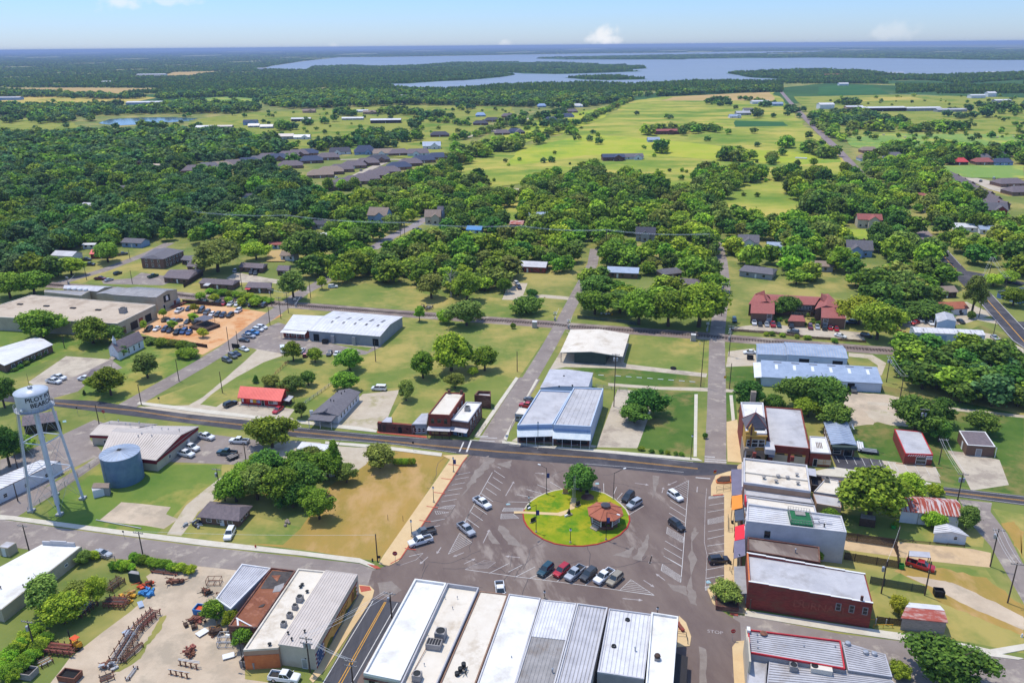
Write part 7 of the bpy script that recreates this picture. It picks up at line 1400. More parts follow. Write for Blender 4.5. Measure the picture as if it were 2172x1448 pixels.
lamp(IQ(1087,1182),IQ(1090,895)[1],'tall lamp with an arm reaching right in front of the bandstand',(2.2,-1.4),bZ)
lamp(IQ(722,1212),IQ(722,1085)[1],'short globe lamp at the front rim of the round lawn',None,None,True)
lamp(IQ(298,800),IQ(298,755)[1],'short globe lamp at the left rim of the round lawn',None,None,True)
PQ=lambda x,y:QP(x,y)
lamp(PQ(716,948),PQ(714,840)[1],'lamp with a purple banner at the top of the west pavement',None,bZ,True,base=.14);lamp(PQ(551,1202),PQ(548,1085)[1],'plain globe lamp halfway down the west pavement',None,None,True,base=.14);lamp(QC(525,228),QC(520,105)[1],'globe lamp at the lower end of the west pavement',None,None,True,base=.14)
lamp(QD(58,740),1080+695/3.934,'globe lamp peeking over the half grey ribbed roof',None,None,True,base=0,group=None);lamp((1394,1305),1292,'globe lamp peeking over the east end of the white roof row',None,None,True,base=0,group=None)
lamp((1141,953),PQ(0,545)[1],'slim lamp post before the blue fronted store',None,None,True,base=.12,group=None);lamp((1465,974),926,'globe lamp beside the white path left of the straight street',None,None,True,base=.12,group=None);lamp((1565,1205),1180,'globe lamp on the east pavement near the black SUV',None,None,True,base=.14,group=None)
t=lamp(QB(460,1330),QB(440,1075)[1],'grey lamp pole with a curved arm on the dirt yard by the cream workshop',(-2.,.6),None,group=None,base=0)
for k,(x,y,tp)in en(((742,835,660),(755,838,530),(768,836,520))):
 g=G(*IQ(x,y));h=hgt(IQ(x,y)[0],IQ(x,y)[1],IQ(x,tp)[1]);m=MB();m.tube((g.x,g.y,.2),(g.x,g.y,h),.07,.04);solo(m,'flagpole',aO,'bare silver flagpole at the end of the path on the round lawn','flagpole','flagpoles on the round lawn',tuple(g))
def monument(px,w,h,label,m_=aK,nm='monument',d=.35,rz=0.):
 g=G(*IQ(*px));t=thing(nm,label,nm.replace('_',' '),(g.x,g.y,.15));m=MB();m.box(g.x,g.y,.15,w*1.3,d*2,.2,rz);m.B('plinth',bQ,t);m=MB();m.box(g.x,g.y,.35,w,d,h,rz);m.B('slab',m_,t);return t
monument((800,835),1.2,1.1,'dark memorial slab right of the flagpoles on the round lawn',rz=.8);monument((342,1000),1.5,1.,'dark information board at the left of the round lawn',aJ,cW,.15,.7);monument((295,870),1.,1.,'dark green sign board near the left globe lamp on the round lawn',bf,cW,.2,.6)
monument((672,710),1.3,1.3,'wooden framed board at the back of the round lawn',br,cW,.2);monument((905,665),1.7,1.8,'pale stone marker standing behind the paved circle under the oak',bQ,'monument',.3);monument((892,710),.8,.8,'dark round topped stone on the paved circle under the oak',aJ,'monument',.3)
g=G(*IQ(715,930));t=thing('statue_bench','small dark bronze figure group with a white base on the round lawn','statue',(g.x,g.y,.15));m=MB();m.box(g.x,g.y,.15,1.3,.9,.3,.6);m.B('base',bQ,t);m=MB();m.box(g.x-.2,g.y+.1,.45,.7,.6,.5,.6);m.lathe([(.25,.95),(.3,1.3),(.18,1.55),(.16,1.85),(.01,1.95)],g.x-.15,g.y+.1,10);m.B('figure',aJ,t);m=MB();m.box(g.x-.9,g.y-.6,.15,.9,.4,.45,.6);m.B('seat',ai,t)
def sign(px,label,m_=de,h=2.3,w=.75,octo=True,txt=None,group=None,rz=0.,base=.1):
 g=G(*px);t=thing('road_sign',label,'road sign',(g.x,g.y,base),0,group);m=MB();m.tube((g.x,g.y,base),(g.x,g.y,h),.04);m.B(ce,aO,t);c,s=cos(rz),sin(rz);n=8 if octo else 4
 ring=[(w/2*cos(2*pi*(k+.5)/n)*(1.08 if octo else 1.2),w/2*sin(2*pi*(k+.5)/n)*(1.08 if octo else 1.2))for k in range(n)]
 P=lambda o:[(g.x+x*c+o*s,g.y+x*s-o*c,h+y)for x,y in ring];m=MB();m.hexa(P(.1),P(.05));o=m.B('plate',m_,t)
 if txt:vs,fs=text_mesh(txt,w*.36,0.);m=MB();m.add([(g.x+v.x*c+.11*s,g.y+v.x*s-.11*c,h+v.y)for v in vs],fs);m.B(cj,an,o)
sign(QC(390,445),'red stop sign at the lower corner of the west pavement',txt='STOP',w=1.1,h=2.6);sign((222,887),'red stop sign at the crimson fascia building corner',txt='STOP',w=1.,h=2.4);sign((1553+0,1358),'red stop sign at the cream pavement corner at the bottom right',txt='STOP',w=.9,h=2.4)
sign((166,880),'small dark street sign on the grass island near the water tower',aJ,2.6,.6,False);sign((805,1192),'small dark board fixed beside the bare pole at the dry lawn corner',aJ,1.5,.8,False);sign((877,955),'small dark sign on the highway verge above the dry lawn',aJ,2.6,.7,False);sign((338,852),'black sandwich sign on the grass by the highway',aJ,1.4,.8,False);sign((1075,938),'white diamond sign at the blue fronted store corner',an,2.2,.9,False);sign((264,1140),'small sign post at the vine covered fence',aJ,1.8,.5,False);sign((1484,735),'little post sign on the lawn by the straight street',an,1.4,.4,False);sign((1537,810),'yellow diamond sign on the dark lawn right of the straight street',cs,1.9,1.,False)
g=G(501,741);t=thing('sign_board','black rectangular sign board at the entrance of the gravel drive','sign',(g.x,g.y,0));m=MB();m.box(g.x,g.y,.5,3.4,.3,1.8,-.3);m.B('board',aK,t);m=MB();m.box(g.x-1.2,g.y+.35,0,.2,.2,.6);m.box(g.x+1.2,g.y-.35,0,.2,.2,.6);m.B('posts',aJ,t)
g=G(662,889);t=thing('sign_board','stone based sign with a white panel beside the office canopy','sign',(g.x,g.y,0));m=MB();m.box(g.x,g.y,0,1.3,.8,1.2);m.B('base',bQ,t);m=MB();m.box(g.x,g.y,1.2,1.,.4,1.9);m.B('panel',an,t)
g=G(1515,1017);t=thing('flag','small red and yellow flag on a short pole at the north east pavement corner','flag',(g.x,g.y,.14));m=MB();m.tube((g.x,g.y,.14),(g.x,g.y,2.9),.035);m.B('pole',aO,t);m=MB();m.box(g.x+.02,g.y,2.4,.03,.9,.5,-1.1);m.B('red_stripe','flag_red',t);m=MB();m.box(g.x+.02,g.y,1.95,.03,.9,.45,-1.1);m.B('yellow_stripe',cs,t)
P=[G(x,y,.14)for x,y in((1518,1020),(1528,1012),(1550,1011),(1551,1024),(1535,1026),(1520,1025))];c=sum(P,V3())/6;t=thing(c5,'raised orange edged planter of dark soil on the north east pavement',c5,(c.x,c.y,.14));m=MB();m.hexa([p for p in P],[p+V3((0,0,.4))for p in P]);m.B('kerb',bY,t);m=MB();m.hexa([p.lerp(c,.12)+V3((0,0,.41))for p in P],[p.lerp(c,.2)+V3((0,0,.6))for p in P]);m.B('soil',aj,t)
def rail(pts,label,h=1.,z=.14,m_=aJ,nm='handrail',group=None,posts=3):
 W=[G(*p)for p in pts];c=W[0];m=MB()
 for i in range(len(W)-1):
  a,b=W[i],W[i+1]
  for k in(h,h*.55):m.tube((a.x,a.y,z+k),(b.x,b.y,z+k),.035,n=5)
  n=max(1,int((b-a).length/2))
  for j in range(n+1):p=a.lerp(b,j/n);m.tube((p.x,p.y,z),(p.x,p.y,z+h),.035,n=5)
 return solo(m,nm,m_,label,dr,group,tuple(c))
rail([(1519,1039),(1549,1034)],'dark handrail beside the ramp on the north east pavement');rail([(1520,1046),(1549,1040)],'lower dark handrail beside the ramp on the north east pavement');rail([(1544,1098),(1544,1128),(1553,1128)],'dark railing round the cream ramp on the east pavement');rail([(1437,1348),(1455,1350),(1458,1366)],'railing at the ramp beside the white roof row');rail([(1547,1210),(1552,1218)],'short rail on the east pavement by the black SUV')
rail([(1147,945),(1200,950),(1262,953)],'low railing before the blue fronted stores',.8,.12);rail([(1030,905),(1008,925)],'railing along the side of the corner brick building',1.,.12)
P=G(1541,1283);t=thing(c5,'square dark brick planter holding the pavement tree',c5,(P.x,P.y,.13));m=MB();m.box(P.x,P.y,.13,4.6,4.,1.,-.2);m.B('brick_wall',al,t);m=MB();m.box(P.x,P.y,1.131,4.,3.4,.06,-.2);m.B('soil',aj,t)
m=MB();g=G(1560,1290);
for k in range(4):m.box(g.x,g.y-1.+k*.45,.12,2.2,.45,.8-.2*k,-.2)
solo(m,'stone_steps',bQ,'short grey stone steps beside the brick planter','steps',None,(g.x,g.y,.12))
m=MB();g=G(1443,1331,.13);m.box(g.x,g.y,.13,.6,2.4,.45,.3);m.box(g.x,g.y,.58,.7,2.5,.06,.3);solo(m,'bench',aB,'low brick red bench on the small rounded pavement at the white roof row','bench',None,tuple(g))
for k,(x,y)in en(((1548,1196),(1553,1110))):
 g=G(x,y);m=MB();m.lathe([(.01,.14),(.28,.14),(.36,.75),(.3,.8),(.01,.78)],g.x,g.y,10);solo(m,'litter_bin',aJ,['dark litter bin beside the nosed in black SUV on the east pavement','dark litter bin under the red awning on the east pavement'][k],'bin',None,tuple(g))
for px,lb in((QB(560,320),'red fire hydrant on the verge of the dry lawn'),(QB(1535,432),'dark hydrant at the corner of the dry lawn'),((2167,1350),'white hydrant at the right edge verge')):
 g=G(*px);t=thing('fire_hydrant',lb,'hydrant',tuple(g));mm=de if cR in lb else aJ if aR in lb else an;m=MB();m.lathe([(.2,0),(.2,.08),(.13,.1),(.13,.6),(.17,.62),(.12,.78),(.01,.84)],g.x,g.y,10);m.B('barrel',mm,t);m=MB();m.tube((g.x-.28,g.y,.45),(g.x+.28,g.y,.45),.07);m.B('nozzles',mm,t)
for x,y in((823,1103),(855,1105)):g=G(x,y);m=MB();m.tube(g,(g.x,g.y,1.6),.05);solo(m,ce,aJ,'thin dark post standing on the dry lawn',ce,'posts on the dry lawn',tuple(g))
g=G(610,1110);t=thing('stone_pile','small pile of pale stones on the dry lawn left of the lone tree','stones',tuple(g));rr=random.Random(3);m=MB()
for k in range(9):m.sphere((g.x+rr.uniform(-.6,.6),g.y+rr.uniform(-1.2,1.2),.25),rr.uniform(.25,.45),4)
m.B('stones',bQ,t)
# FENCES
def fence(pts,h,label,m_=aj,board=True,sp=2.2,z=0.):
 W=[G(*p)for p in pts];t=thing('fence',label,'fence',(W[0].x,W[0].y,0));m=MB();pm=MB()
 for i in range(len(W)-1):
  a,b=W[i],W[i+1];d=(b-a);l=d.length;d/=l;rz=atan2(d.y,d.x);n=max(1,int(l/sp))
  for j in range(n+1):p=a+d*(l*j/n);pm.box(p.x,p.y,z,.12,.12,h+.1,rz)
  if board:
   k=0.
   while k<l-.1:p=a+d*(k+.09);m.box(p.x,p.y,z+.05,.17,.05,h-.05-.06*((int(k*7)%3)==0),rz);k+=.2
  else:
   for hh in(.35,.7,1.):c=(a+b)/2;m.box(c.x,c.y,z+h*hh-.05,l,.05,.08,rz)
 pm.B('posts',m_,t);m.B('boards' if board else 'rails',m_,t)
fence([(1792,1145),(1895,1160),(1902,1176)],2.2,'dark picket fence along the tan alley behind the white two storey building');fence([(1790,1186),(1905,1205),(1903,1181)],2.,'dark board fence of the back garden behind the white two storey building');fence([(1845,1237),(1963,1258)],1.9,'dark green board fence behind the long brick building',bf);fence([(1858,1320),(1911,1326)],1.6,'short dark fence between the brick building and the wooden shed');fence([(1785,1133),(1900,1147),(2045,1160)],.6,'row of short dark posts edging the tan alley',aj,False,3.5)
fence([(388,643),(470,650)],1.8,'dark board fence between the orange gravel lot and the railway');fence([(300,720),(372,727),(440,738)],1.5,'low dark fence behind the shrubs below the orange gravel lot');fence([(390,610),(430,585)],2.,'grey board fence beside the brown roofed bungalow by the railway');fence([(1548,702),(1640,708),(1720,718),(1836,727)],1.1,'long dark wall between the apartment lot and the railway',al);fence([(580,800),(600,780),(612,770)],1.2,'rustic post fence on the lawn behind the red corner store',br,False);fence([(1022,556),(1076,562)],2.,'dark fence behind the swimming pool');fence([(640,862),(705,815)],1.1,'thin wire fence between the red store lawn and the grey roofed office',aO,False);fence([(215,975),(165,1010),(110,1050),(60,1085)],1.3,'thin wire fence along the water tower drive',aO,False,4)
fence([(1225,676),(1310,684),(1350,690)],1.6,'green fence beside the railway below the dark trees',bf);fence([(160,1172),(190,1180),(245,1190)],1.4,'overgrown wire fence behind the silver sedan',aU,False)
m=MB();a,b=G(204,1103),G(300,1121);m.tube((a.x,a.y,.15),(b.x,b.y,.15),.12);solo(m,'pipe_rail',aO,'long white pipe edging the bare dirt court','pipe',None,tuple(a))
fence([(1264,822),(1330,830)],1.2,'short wire fence behind the blue fronted stores',aO,False)
# RAILWAY SIGNALS
def xing(px,label):
 g=G(*px);t=thing('crossing_signal',label,'railway signal',(g.x,g.y,0),0,'railway crossing signals');m=MB();m.tube(g,(g.x,g.y,4.2),.1);m.B('mast',aO,t);m=MB()
 for s_ in(-1,1):m.tube((g.x-.7,g.y-.12,3.6+.45*s_),(g.x+.7,g.y-.12,3.6-.45*s_),.1,n=4)
 m.B('crossbuck',an,t);m=MB()
 for s_ in(-.5,.5):m.lathe([(.01,2.5),(.24,2.5),(.24,2.7),(.01,2.7)],g.x+s_,g.y-.1,10)
 m.box(g.x,g.y-.1,2.55,1.2,.1,.1);m.B('flashing_lights',aJ,t);m=MB();m.tube((g.x+.1,g.y,1.1),(g.x+1.8,g.y+4.5,4.),.07,.04);m.B('barrier_arm',an,t);m=MB();m.box(g.x,g.y+.3,0,.7,.7,1.3);m.B('mechanism_box',aO,t)
for px,lb in(((1177,680),'crossing signal left of the north street'),((1206,697),'crossing signal right of the north street, by the pavilion'),((1500,703),'crossing signal left of the straight street'),((1547,722),'crossing signal right of the straight street'),((627,650),'crossing signal right of the sloping street'),((145,603),'crossing signal at the left behind the warehouse')):xing(px,lb)
for px,lb in(((1134,694),'silver equipment cabinet left of the north street crossing'),((1470,722),'silver equipment cabinet left of the straight street crossing')):
 g=G(*px);t=thing('equipment_cabinet',lb,cZ,tuple(g));m=MB();m.box(g.x,g.y,.2,1.8,1.8,2.3,-.2);m.B(cZ,aO,t);m=MB();m.box(g.x,g.y,0,2.2,2.2,.2,-.2);m.B('plinth',ao,t);m=MB();m.box(g.x,g.y,2.5,2.,2.,.15,-.2);m.B(cT,ab,t)
# DIRT YARD of pipes and scrap
YQ=lambda x,y:QL(x,y)
def pipes(a,b,label,n=7,w=2.2,lay=2,m_=(bi,bA,bX),seed=1,racks=5,zb=.5):
 A_,B_=G(*YQ(*a)),G(*YQ(*b));d=(B_-A_);l=d.length;d/=l;nn=V3((-d.y,d.x,0));t=thing('pipe_rack',label,'pipe stack',(A_.x,A_.y,0),0,'racks of rusty pipe on the dirt yard');rr=random.Random(seed);m=MB()
 for k in range(racks):
  p=A_+d*(l*(.08+.84*k/max(1,racks-1)));
  for s_ in(-w/2,w/2):q=p+nn*s_;m.box(q.x,q.y,0,.14,.14,zb+lay*.55,atan2(d.y,d.x))
  for j in range(lay):m.box(p.x,p.y,zb+j*.55-.12,.14,w,.12,atan2(d.y,d.x))
 m.B('rack',bi,t)
 for j in range(lay):
  for mi in range(3):
   mb=MB()
   for k in range(n):
    if k%3!=mi:continue
    o=nn*(-w/2+.12+(w-.24)*k/(n-1)+rr.uniform(-.12,.12));s0=rr.uniform(-.06,.14)*l;s1=rr.uniform(-.22,.06)*l;z=zb+j*.55+rr.uniform(.08,.2)
    mb.tube(A_+o+d*s0+V3((0,0,z)),A_+o+d*(l+s1)+V3((0,0,z)),rr.uniform(.06,.11),n=6)
   if mb.v:mb.B('pipe_bundle',m_[mi],t)
 return t
pipes((960,1300),(1150,1000),'near half of the long rack of rusty and grey pipes on the dirt yard',7,2.6,2,(bi,bX,aO),1);pipes((1150,1010),(1310,860),'long rack of red brown pipes in the middle of the dirt yard, its far half',7,2.4,2,(bA,bi,bX),2);pipes((1020,1290),(1190,1130),'low pile of dark pipes beside the long middle rack',6,1.2,1,(bX,bi,aj),3,3)
pipes((880,790),(1080,800),'rack of red brown pipes in the dirt yard against the bright green bush',7,2.6,2,(bA,bi,bX),4);pipes((390,1175),(640,1200),'rack of red pipes at the lower left of the dirt yard',7,2.4,2,(bA,bi,bA),5);pipes((640,910),(790,790),'rack of dark pipes in the shade of the round tree on the dirt yard',8,2.2,2,(bX,aj,ch),6);pipes((900,690),(1020,600),'heap of dark beams beside the green shed on the dirt yard',7,2.4,2,(aj,bX,bi),7,3);pipes((330,1310),(440,1255),'stack of pale planks near the skip at the bottom left',7,2.,1,(aU,aO,br),8,3);pipes((1260,520),(1490,550),'rusty beam lying along the vine hedge',4,.8,1,(bi,bA,aj),9,3,.2);pipes((830,1440),(960,1390),'low pile of brown pipes at the bottom edge of the dirt yard',7,1.6,1,(bi,bX,aj),10,3);pipes((1060,1430),(1140,1320),'small bundle of galvanised pipes at the bottom edge of the dirt yard',5,.8,1,(aO,aO,bX),11,2,.2)
sheet(aV,'grass',[YQ(x,y)for x,y in((1390,880),(1340,1000),(1230,1130),(1180,1240),(1000,1350),(930,1360),(1000,1290),(1170,1180),(1250,1050),(1330,900))],.016,sub=6,jit=.3)
def bin_(px,w,d,h,m_,label,cat='skip',rz=-.2,fill=None,nm='skip'):
 g=G(*px);t=thing(nm,label,cat,tuple(g));m=MB();c=[(-w/2,-d/2),(w/2,-d/2),(w/2,d/2),(-w/2,d/2)];k,s=cos(rz),sin(rz);T=lambda x,y,z:(g.x+x*k-y*s,g.y+x*s+y*k,z)
 for i in range(4):
  a,b=c[i],c[(i+1)%4];a2=(a[0]*.92,a[1]*.9);b2=(b[0]*.92,b[1]*.9);m.hexa([T(*a,.1),T(*b,.1),T(*b2,.1),T(*a2,.1)],[T(a[0]*1.05,a[1]*1.05,h),T(b[0]*1.05,b[1]*1.05,h),T(*b2,h),T(*a2,h)])
 m.B('shell',m_,t);m=MB();m.box(g.x,g.y,.1,w*.9,d*.88,h*.55,rz);m.B('contents',fill or aY,t);return t
bin_(YQ(240,1390),2.8,2.2,1.5,aU,'open wooden skip at the bottom left of the dirt yard');bin_(YQ(590,1410),3.6,2.2,1.3,bi,'open dark rusty skip at the bottom edge of the dirt yard');bin_(YQ(1690,860),3.,2.,1.4,cN,'blue bin heaped with orange scrap at the workshop wall',fill=bK);bin_(QB(508,1300),3.,1.6,1.5,aU,'grey board enclosure behind the cream workshop');bin_(QJ(642,1285),2.2,1.6,1.4,aJ,'dark skip left of the rear blue workshop');bin_((1990,1262),1.9,1.5,1.5,aK,'black dumpster on the grass by the wooden shed');bin_((690,728),2.,1.6,1.6,aT,'dark dumpster before the white roofed metal store');bin_((684,717),2.,1.5,1.5,aJ,'iron grey dumpster beside the dark one at the metal store')
b=Bld(a4,'dark green lean-to shed with a rusty patch on its roof at the vine hedge',a4,[YQ(1095,505),YQ(1160,515),YQ(1165,545),YQ(1065,530)],2.3);b.flat(bf,aD,.05,.1)
def heap(px,label,mts,n=14,r=1.6,seed=2,nm='scrap_heap',hh=1.2):
 g=G(*px);t=thing(nm,label,'scrap heap',tuple(g));rr=random.Random(seed)
 for j,mt in en(mts):
  m=MB()
  for k in range(n//len(mts)+1):
   x,y=g.x+rr.gauss(0,r*.5),g.y+rr.gauss(0,r*.4);m.box(x,y,rr.uniform(0,hh*.5),rr.uniform(.3,1.5),rr.uniform(.2,.8),rr.uniform(.2,.7),rr.uniform(0,3));a=V3((x,y,rr.uniform(.2,hh)));m.tube(a,a+V3((rr.uniform(-1.5,1.5),rr.uniform(-1.2,1.2),rr.uniform(-.2,.6))),.07,n=5)
  m.B('scrap',mt,t)
 return t
heap(YQ(1220,655),'pile of orange scrap and crates on the dirt yard',[bK,bi],12,1.8,1);heap(YQ(1210,705),'pile of bright blue tarpaulined scrap on the dirt yard',[cO,cN],12,1.6,2);heap(YQ(1060,740),'pale yellow timber pile on the dirt yard',[br,bR],10,1.5,3);heap(YQ(1420,610),'two dark rusty boxes beside the vine hedge on the dirt yard',[bi],6,1.,4);heap(YQ(1500,610),'dark scrap crates at the end of the vine hedge',[bi,aj],6,1.,5);heap(YQ(1590,1210),'rusty machine base beside the steel frames on the dirt yard',[bi,bA],12,1.3,6);heap(QB(40,940),'chain of rusty scrap along the workshop vines',[bi,bA,aj],18,2.,7);heap(QB(215,1040),'brown scrap heap below the derelict building',[br,bi,aj],12,1.6,8);heap(QB(160,700),'dark scrap by the blue lean-to roof',[aJ,bi],10,1.6,9);heap(YQ(890,1320),'grey coiled hose heap at the end of the long pipe rack',[aO,bi],10,1.1,10);heap(QG(1050,1050),'white scrap along the roller doors of the long white metal building',[an,aO,aj],20,5.,11);heap(QG(230,930),'rusty scrap at the left end of the long white metal building',[bi,br],10,2.5,12);heap((1292,667),'yellow and white toys and clutter by the railway fence',[bR,an],12,3.,13);heap((412,1113),'dark clutter in the front yard of the brown brick house',[aJ,ak],10,2.,14)
for px,lb,rz,sx,sy in((QB(115,1035),'white sheet panel lying on the dirt yard',.9,2.2,1.6),(YQ(1175,800),'flat blue grey panel lying on the dirt yard',.6,1.,2.2),(YQ(1080,1045),'blue grey panel resting by the long pipe rack',.9,1.6,3.),(QB(335,1230),'white sheet heap at the dirt yard edge by the cream workshop',.4,2.2,1.4)):g=G(*px);m=MB();m.box(g.x,g.y,.3,sx,sy,.1,rz);m.box(g.x,g.y,0,sx*.6,sy*.6,.3,rz);solo(m,'sheet_panel',aG if dw in lb else an,lb,'panel',None,tuple(g))
g=G(*YQ(1530,1330));t=thing('trestle_set','group of rusty steel trestles with pipes laid across on the dirt yard','trestles',tuple(g));
for k in range(8):
 x,y=g.x-1.8+(k%4)*1.15+(k//4)*.9,g.y-1.3+(k//4)*2.3-(k%4)*.35;m=MB();m.tube((x,y,0),(x,y,1.1),.14);m.tube((x-.5,y,.05),(x+.5,y,.05),.08);m.tube((x-.35,y,1.1),(x+.35,y,1.1),.08);m.B('trestle',bi,t)
m=MB();m.tube((g.x-2.2,g.y-1.3,1.2),(g.x+2.2,g.y-2.2,1.2),.07);m.tube((g.x-1.2,g.y+1.1,1.2),(g.x+3.2,g.y+.2,1.2),.08);m.tube((g.x-1.3,g.y+1.4,1.2),(g.x+3.,g.y+.6,1.2),.08);m.B('pipes',aO,t)
g=G(*YQ(640,1150));t=thing('forklift','yellow forklift with an upright mast at the lower left of the dirt yard','forklift',tuple(g));m=MB();m.box(g.x,g.y,.4,2.2,1.2,.8,-.5);m.box(g.x+.8,g.y-.45,1.2,.6,1.1,.3,-.5);m.B('body',bR,t);m=MB();
for a in(-.4,.5):
 for s_ in(-.5,.5):m.tube((g.x+a*.9-s_*.3,g.y+s_-.2,1.2),(g.x+a*.9-s_*.3,g.y+s_-.2,2.3),.05)
m.box(g.x+.0,g.y,2.3,1.5,1.3,.08,-.5);m.B('cab',bK,t);m=MB()
for s_ in(-.3,.3):m.tube((g.x-1.4-s_*.5,g.y+.7+s_,.1),(g.x-1.4-s_*.5,g.y+.7+s_,3.6),.07)
for k in range(4):m.tube((g.x-1.25,g.y+.4,.4+k),(g.x-1.55,g.y+1.,.4+k),.05)
m.B('mast',aJ,t)
for a,s_ in((-.8,-.6),(-.8,.7),(.8,-.7),(.8,.5)):m=MB();m.tube((g.x+a-s_*.1,g.y+s_-.1-a*.4,.4),(g.x+a-s_*.1,g.y+s_+.15-a*.4,.4),.4,n=14);m.B(c4,'tyre',t)
for px,lb in((QB(320,1085),'grey open steel frame above the other one behind the derelict building'),(QB(315,1130),'lower grey open steel frame behind the derelict building'),(QB(215,615),'rusty mesh gate frame leaning by the blue lean-to')):
 g=G(*px);m=MB()
 for z in(.2,1.3):
  for a,b in(((-1.5,-.8),(1.5,-.8)),((1.5,-.8),(1.5,.8)),((1.5,.8),(-1.5,.8)),((-1.5,.8),(-1.5,-.8)),((0,-.8),(0,.8))):m.tube((g.x+a[0],g.y+a[1],z),(g.x+b[0],g.y+b[1],z),.06,n=5)
 for x in(-1.5,1.5):
  for y in(-.8,.8):m.tube((g.x+x,g.y+y,0),(g.x+x,g.y+y,1.35),.06,n=5)
 solo(m,'steel_rack',aO if bV in lb else bi,lb,'steel frame',None,tuple(g))
def trailer(px,d,L,label,m_=aJ,load=aU):
 g=G(*px);q=G(px[0]+d[0],px[1]+d[1]);v=q-g;rz=atan2(v.y,v.x);c,s=cos(rz),sin(rz);t=thing('flat_trailer',label,'trailer',tuple(g));m=MB();m.box(g.x,g.y,.55,L,2.,.15,rz);m.tube((g.x+c*L/2,g.y+s*L/2,.6),(g.x+c*(L/2+1.4),g.y+s*(L/2+1.4),.5),.06);m.B('deck',m_,t)
 for a in(-.5,.5):
  for y in(-1.05,1.05):p=V3((g.x+a*c-y*s,g.y+a*s+y*c,.38));n=V3((-s,c,0))*.12;m=MB();m.tube(p-n,p+n,.36,n=14);m.B(c4,'tyre',t)
 m=MB()
 for k in range(3):m.box(g.x-(k-1)*.6*s,g.y+(k-1)*.6*c,.705,L*.8,.4,.15+.1*k,rz)
 m.B('load',load,t)
trailer((494,972),(18,-8),3.4,'small black trailer hitched behind the dark teal pickup');trailer(QH(1160,490),(16,-6),8.,'long red brown trailer by the rear door of the grey roofed warehouse',bA,bi);trailer(QH(420,820),(16,-8),8.,'long trailer loaded with white planks before the warehouse shop panels',aj,an);trailer((1824,950),(-3,-14),6.,'trailer frame stacked with white blocks behind the blue grey roofed shop',aO,an);trailer((1843,960),(16,2),5.,'low grey trailer at the edge of the small asphalt lot',aJ,ak)
DP=[QH(x,y)for x,y in((1640,780),(1900,860),(1640,960),(1350,900))];W=[G(*p)for p in DP];c=sum(W,V3())/4;t=thing('covered_deck','raised timber deck with a dark flat canopy on the orange gravel lot','deck',(c.x,c.y,0));m=MB();m.hexa([p for p in W],[p+V3((0,0,1.1))for p in W]);m.B('platform',aj,t);cn=[W[i].lerp(c,.1)for i in range(4)];m=MB();z=V3((0,0,3.6));m.slab(*[p.lerp(W[0],.25)+z for p in cn],.12);m.B('canopy',cE,t)
for p in cn:q=p.lerp(W[0],.25);m=MB();m.tube((q.x,q.y,1.1),(q.x,q.y,3.55),.07);m.B(ce,aJ,t)
m=MB()
for i in range(4):
 a,b=W[i],W[(i+1)%4];m.tube(a+V3((0,0,2.)),b+V3((0,0,2.)),.04,n=4)
 for k in range(8):p=a.lerp(b,k/8);m.tube(p+V3((0,0,1.1)),p+V3((0,0,2.)),.03,n=4)
m.B(dr,aj,t)
for px,lb in((QH(1215,855),'long timber table among logs on the orange gravel lot'),(QH(1275,880),'short timber table among logs on the orange gravel lot')):g=G(*px);t=thing('picnic_table',lb,'table',tuple(g));m=MB();m.box(g.x,g.y,.7,2.4,.9,.08,.7);m.B('tabletop',aU,t);m=MB();m.box(g.x-.7,g.y-.6,.42,2.4,.3,.06,.7);m.box(g.x+.5,g.y+.6,.42,2.4,.3,.06,.7);m.B('seats',aU,t);m=MB();m.box(g.x-.6,g.y-.5,0,.1,1.4,.7,.7);m.box(g.x+.6,g.y+.5,0,.1,1.4,.7,.7);m.B('legs',aj,t)
g=G(377,645);t=thing('round_tank','pale horizontal tank beside the warehouse gable end','tank',tuple(g));m=MB();m.lathe([(.01,0),(1.,.2),(1.4,1.),(1.4,2.),(1.,2.8),(.01,3.)],g.x,g.y,14);m.B('shell',aO,t,True);m=MB();m.box(g.x,g.y,0,1.4,1.4,.3);m.B('cradle',aJ,t)
g=G(1428,782);m=MB();m.lathe([(1.,0),(1.1,.5),(.9,.5),(.8,.2),(.01,.2)],g.x,g.y,18);solo(m,'round_planter',aK,'round black planter ring on the green lawn by the straight street',c5,None,tuple(g))
for k in range(10):x=1252+k*22.5+(0 if k<2 else 14);g=G(x,794+k*1.75);m=MB();m.box(g.x,g.y,0,1.9,.25,.16,-.22);solo(m,'wheel_stop',an,'white concrete wheel stop lying on the grass strip behind the pavilion','wheel stop','wheel stops on the grass strip',tuple(g))
for k in range(5):g=G(1908+k*21,983+k*2.3);m=MB();m.box(g.x,g.y,0,1.8,.22,.16,-.2);solo(m,'wheel_stop',br,'pale wheel stop in front of the barber shop','wheel stop','wheel stops before the barber shop',tuple(g))
bin_((1911,1205),1.,.9,1.2,cP,'bright green wheeled bin at the corner of the dark board fence','bin',nm=ct);bin_((1894,1120),.9,.8,1.,cP,'bright green bin in the shade of the big round tree','bin',nm=ct);bin_(QB(962,1300),1.8,1.2,1.,cP,'low green bin behind the mural building','bin',nm=ct);bin_(QB(790,1275),1.,.9,1.1,aO,'grey bin at the back corner of the cream workshop','bin',nm=ct)
g=G(1866,1325);t=thing('pipe_rails','yellow pipe barrier with grey valves behind the long brick building','barrier',tuple(g));m=MB();
for y in(-.8,.8):m.tube((g.x-1.6,g.y+y,.8),(g.x+2.2,g.y+y,.8),.06)
for x in(-1.6,.3,2.2):m.tube((g.x+x,g.y-.8,0),(g.x+x,g.y-.8,.85),.06)
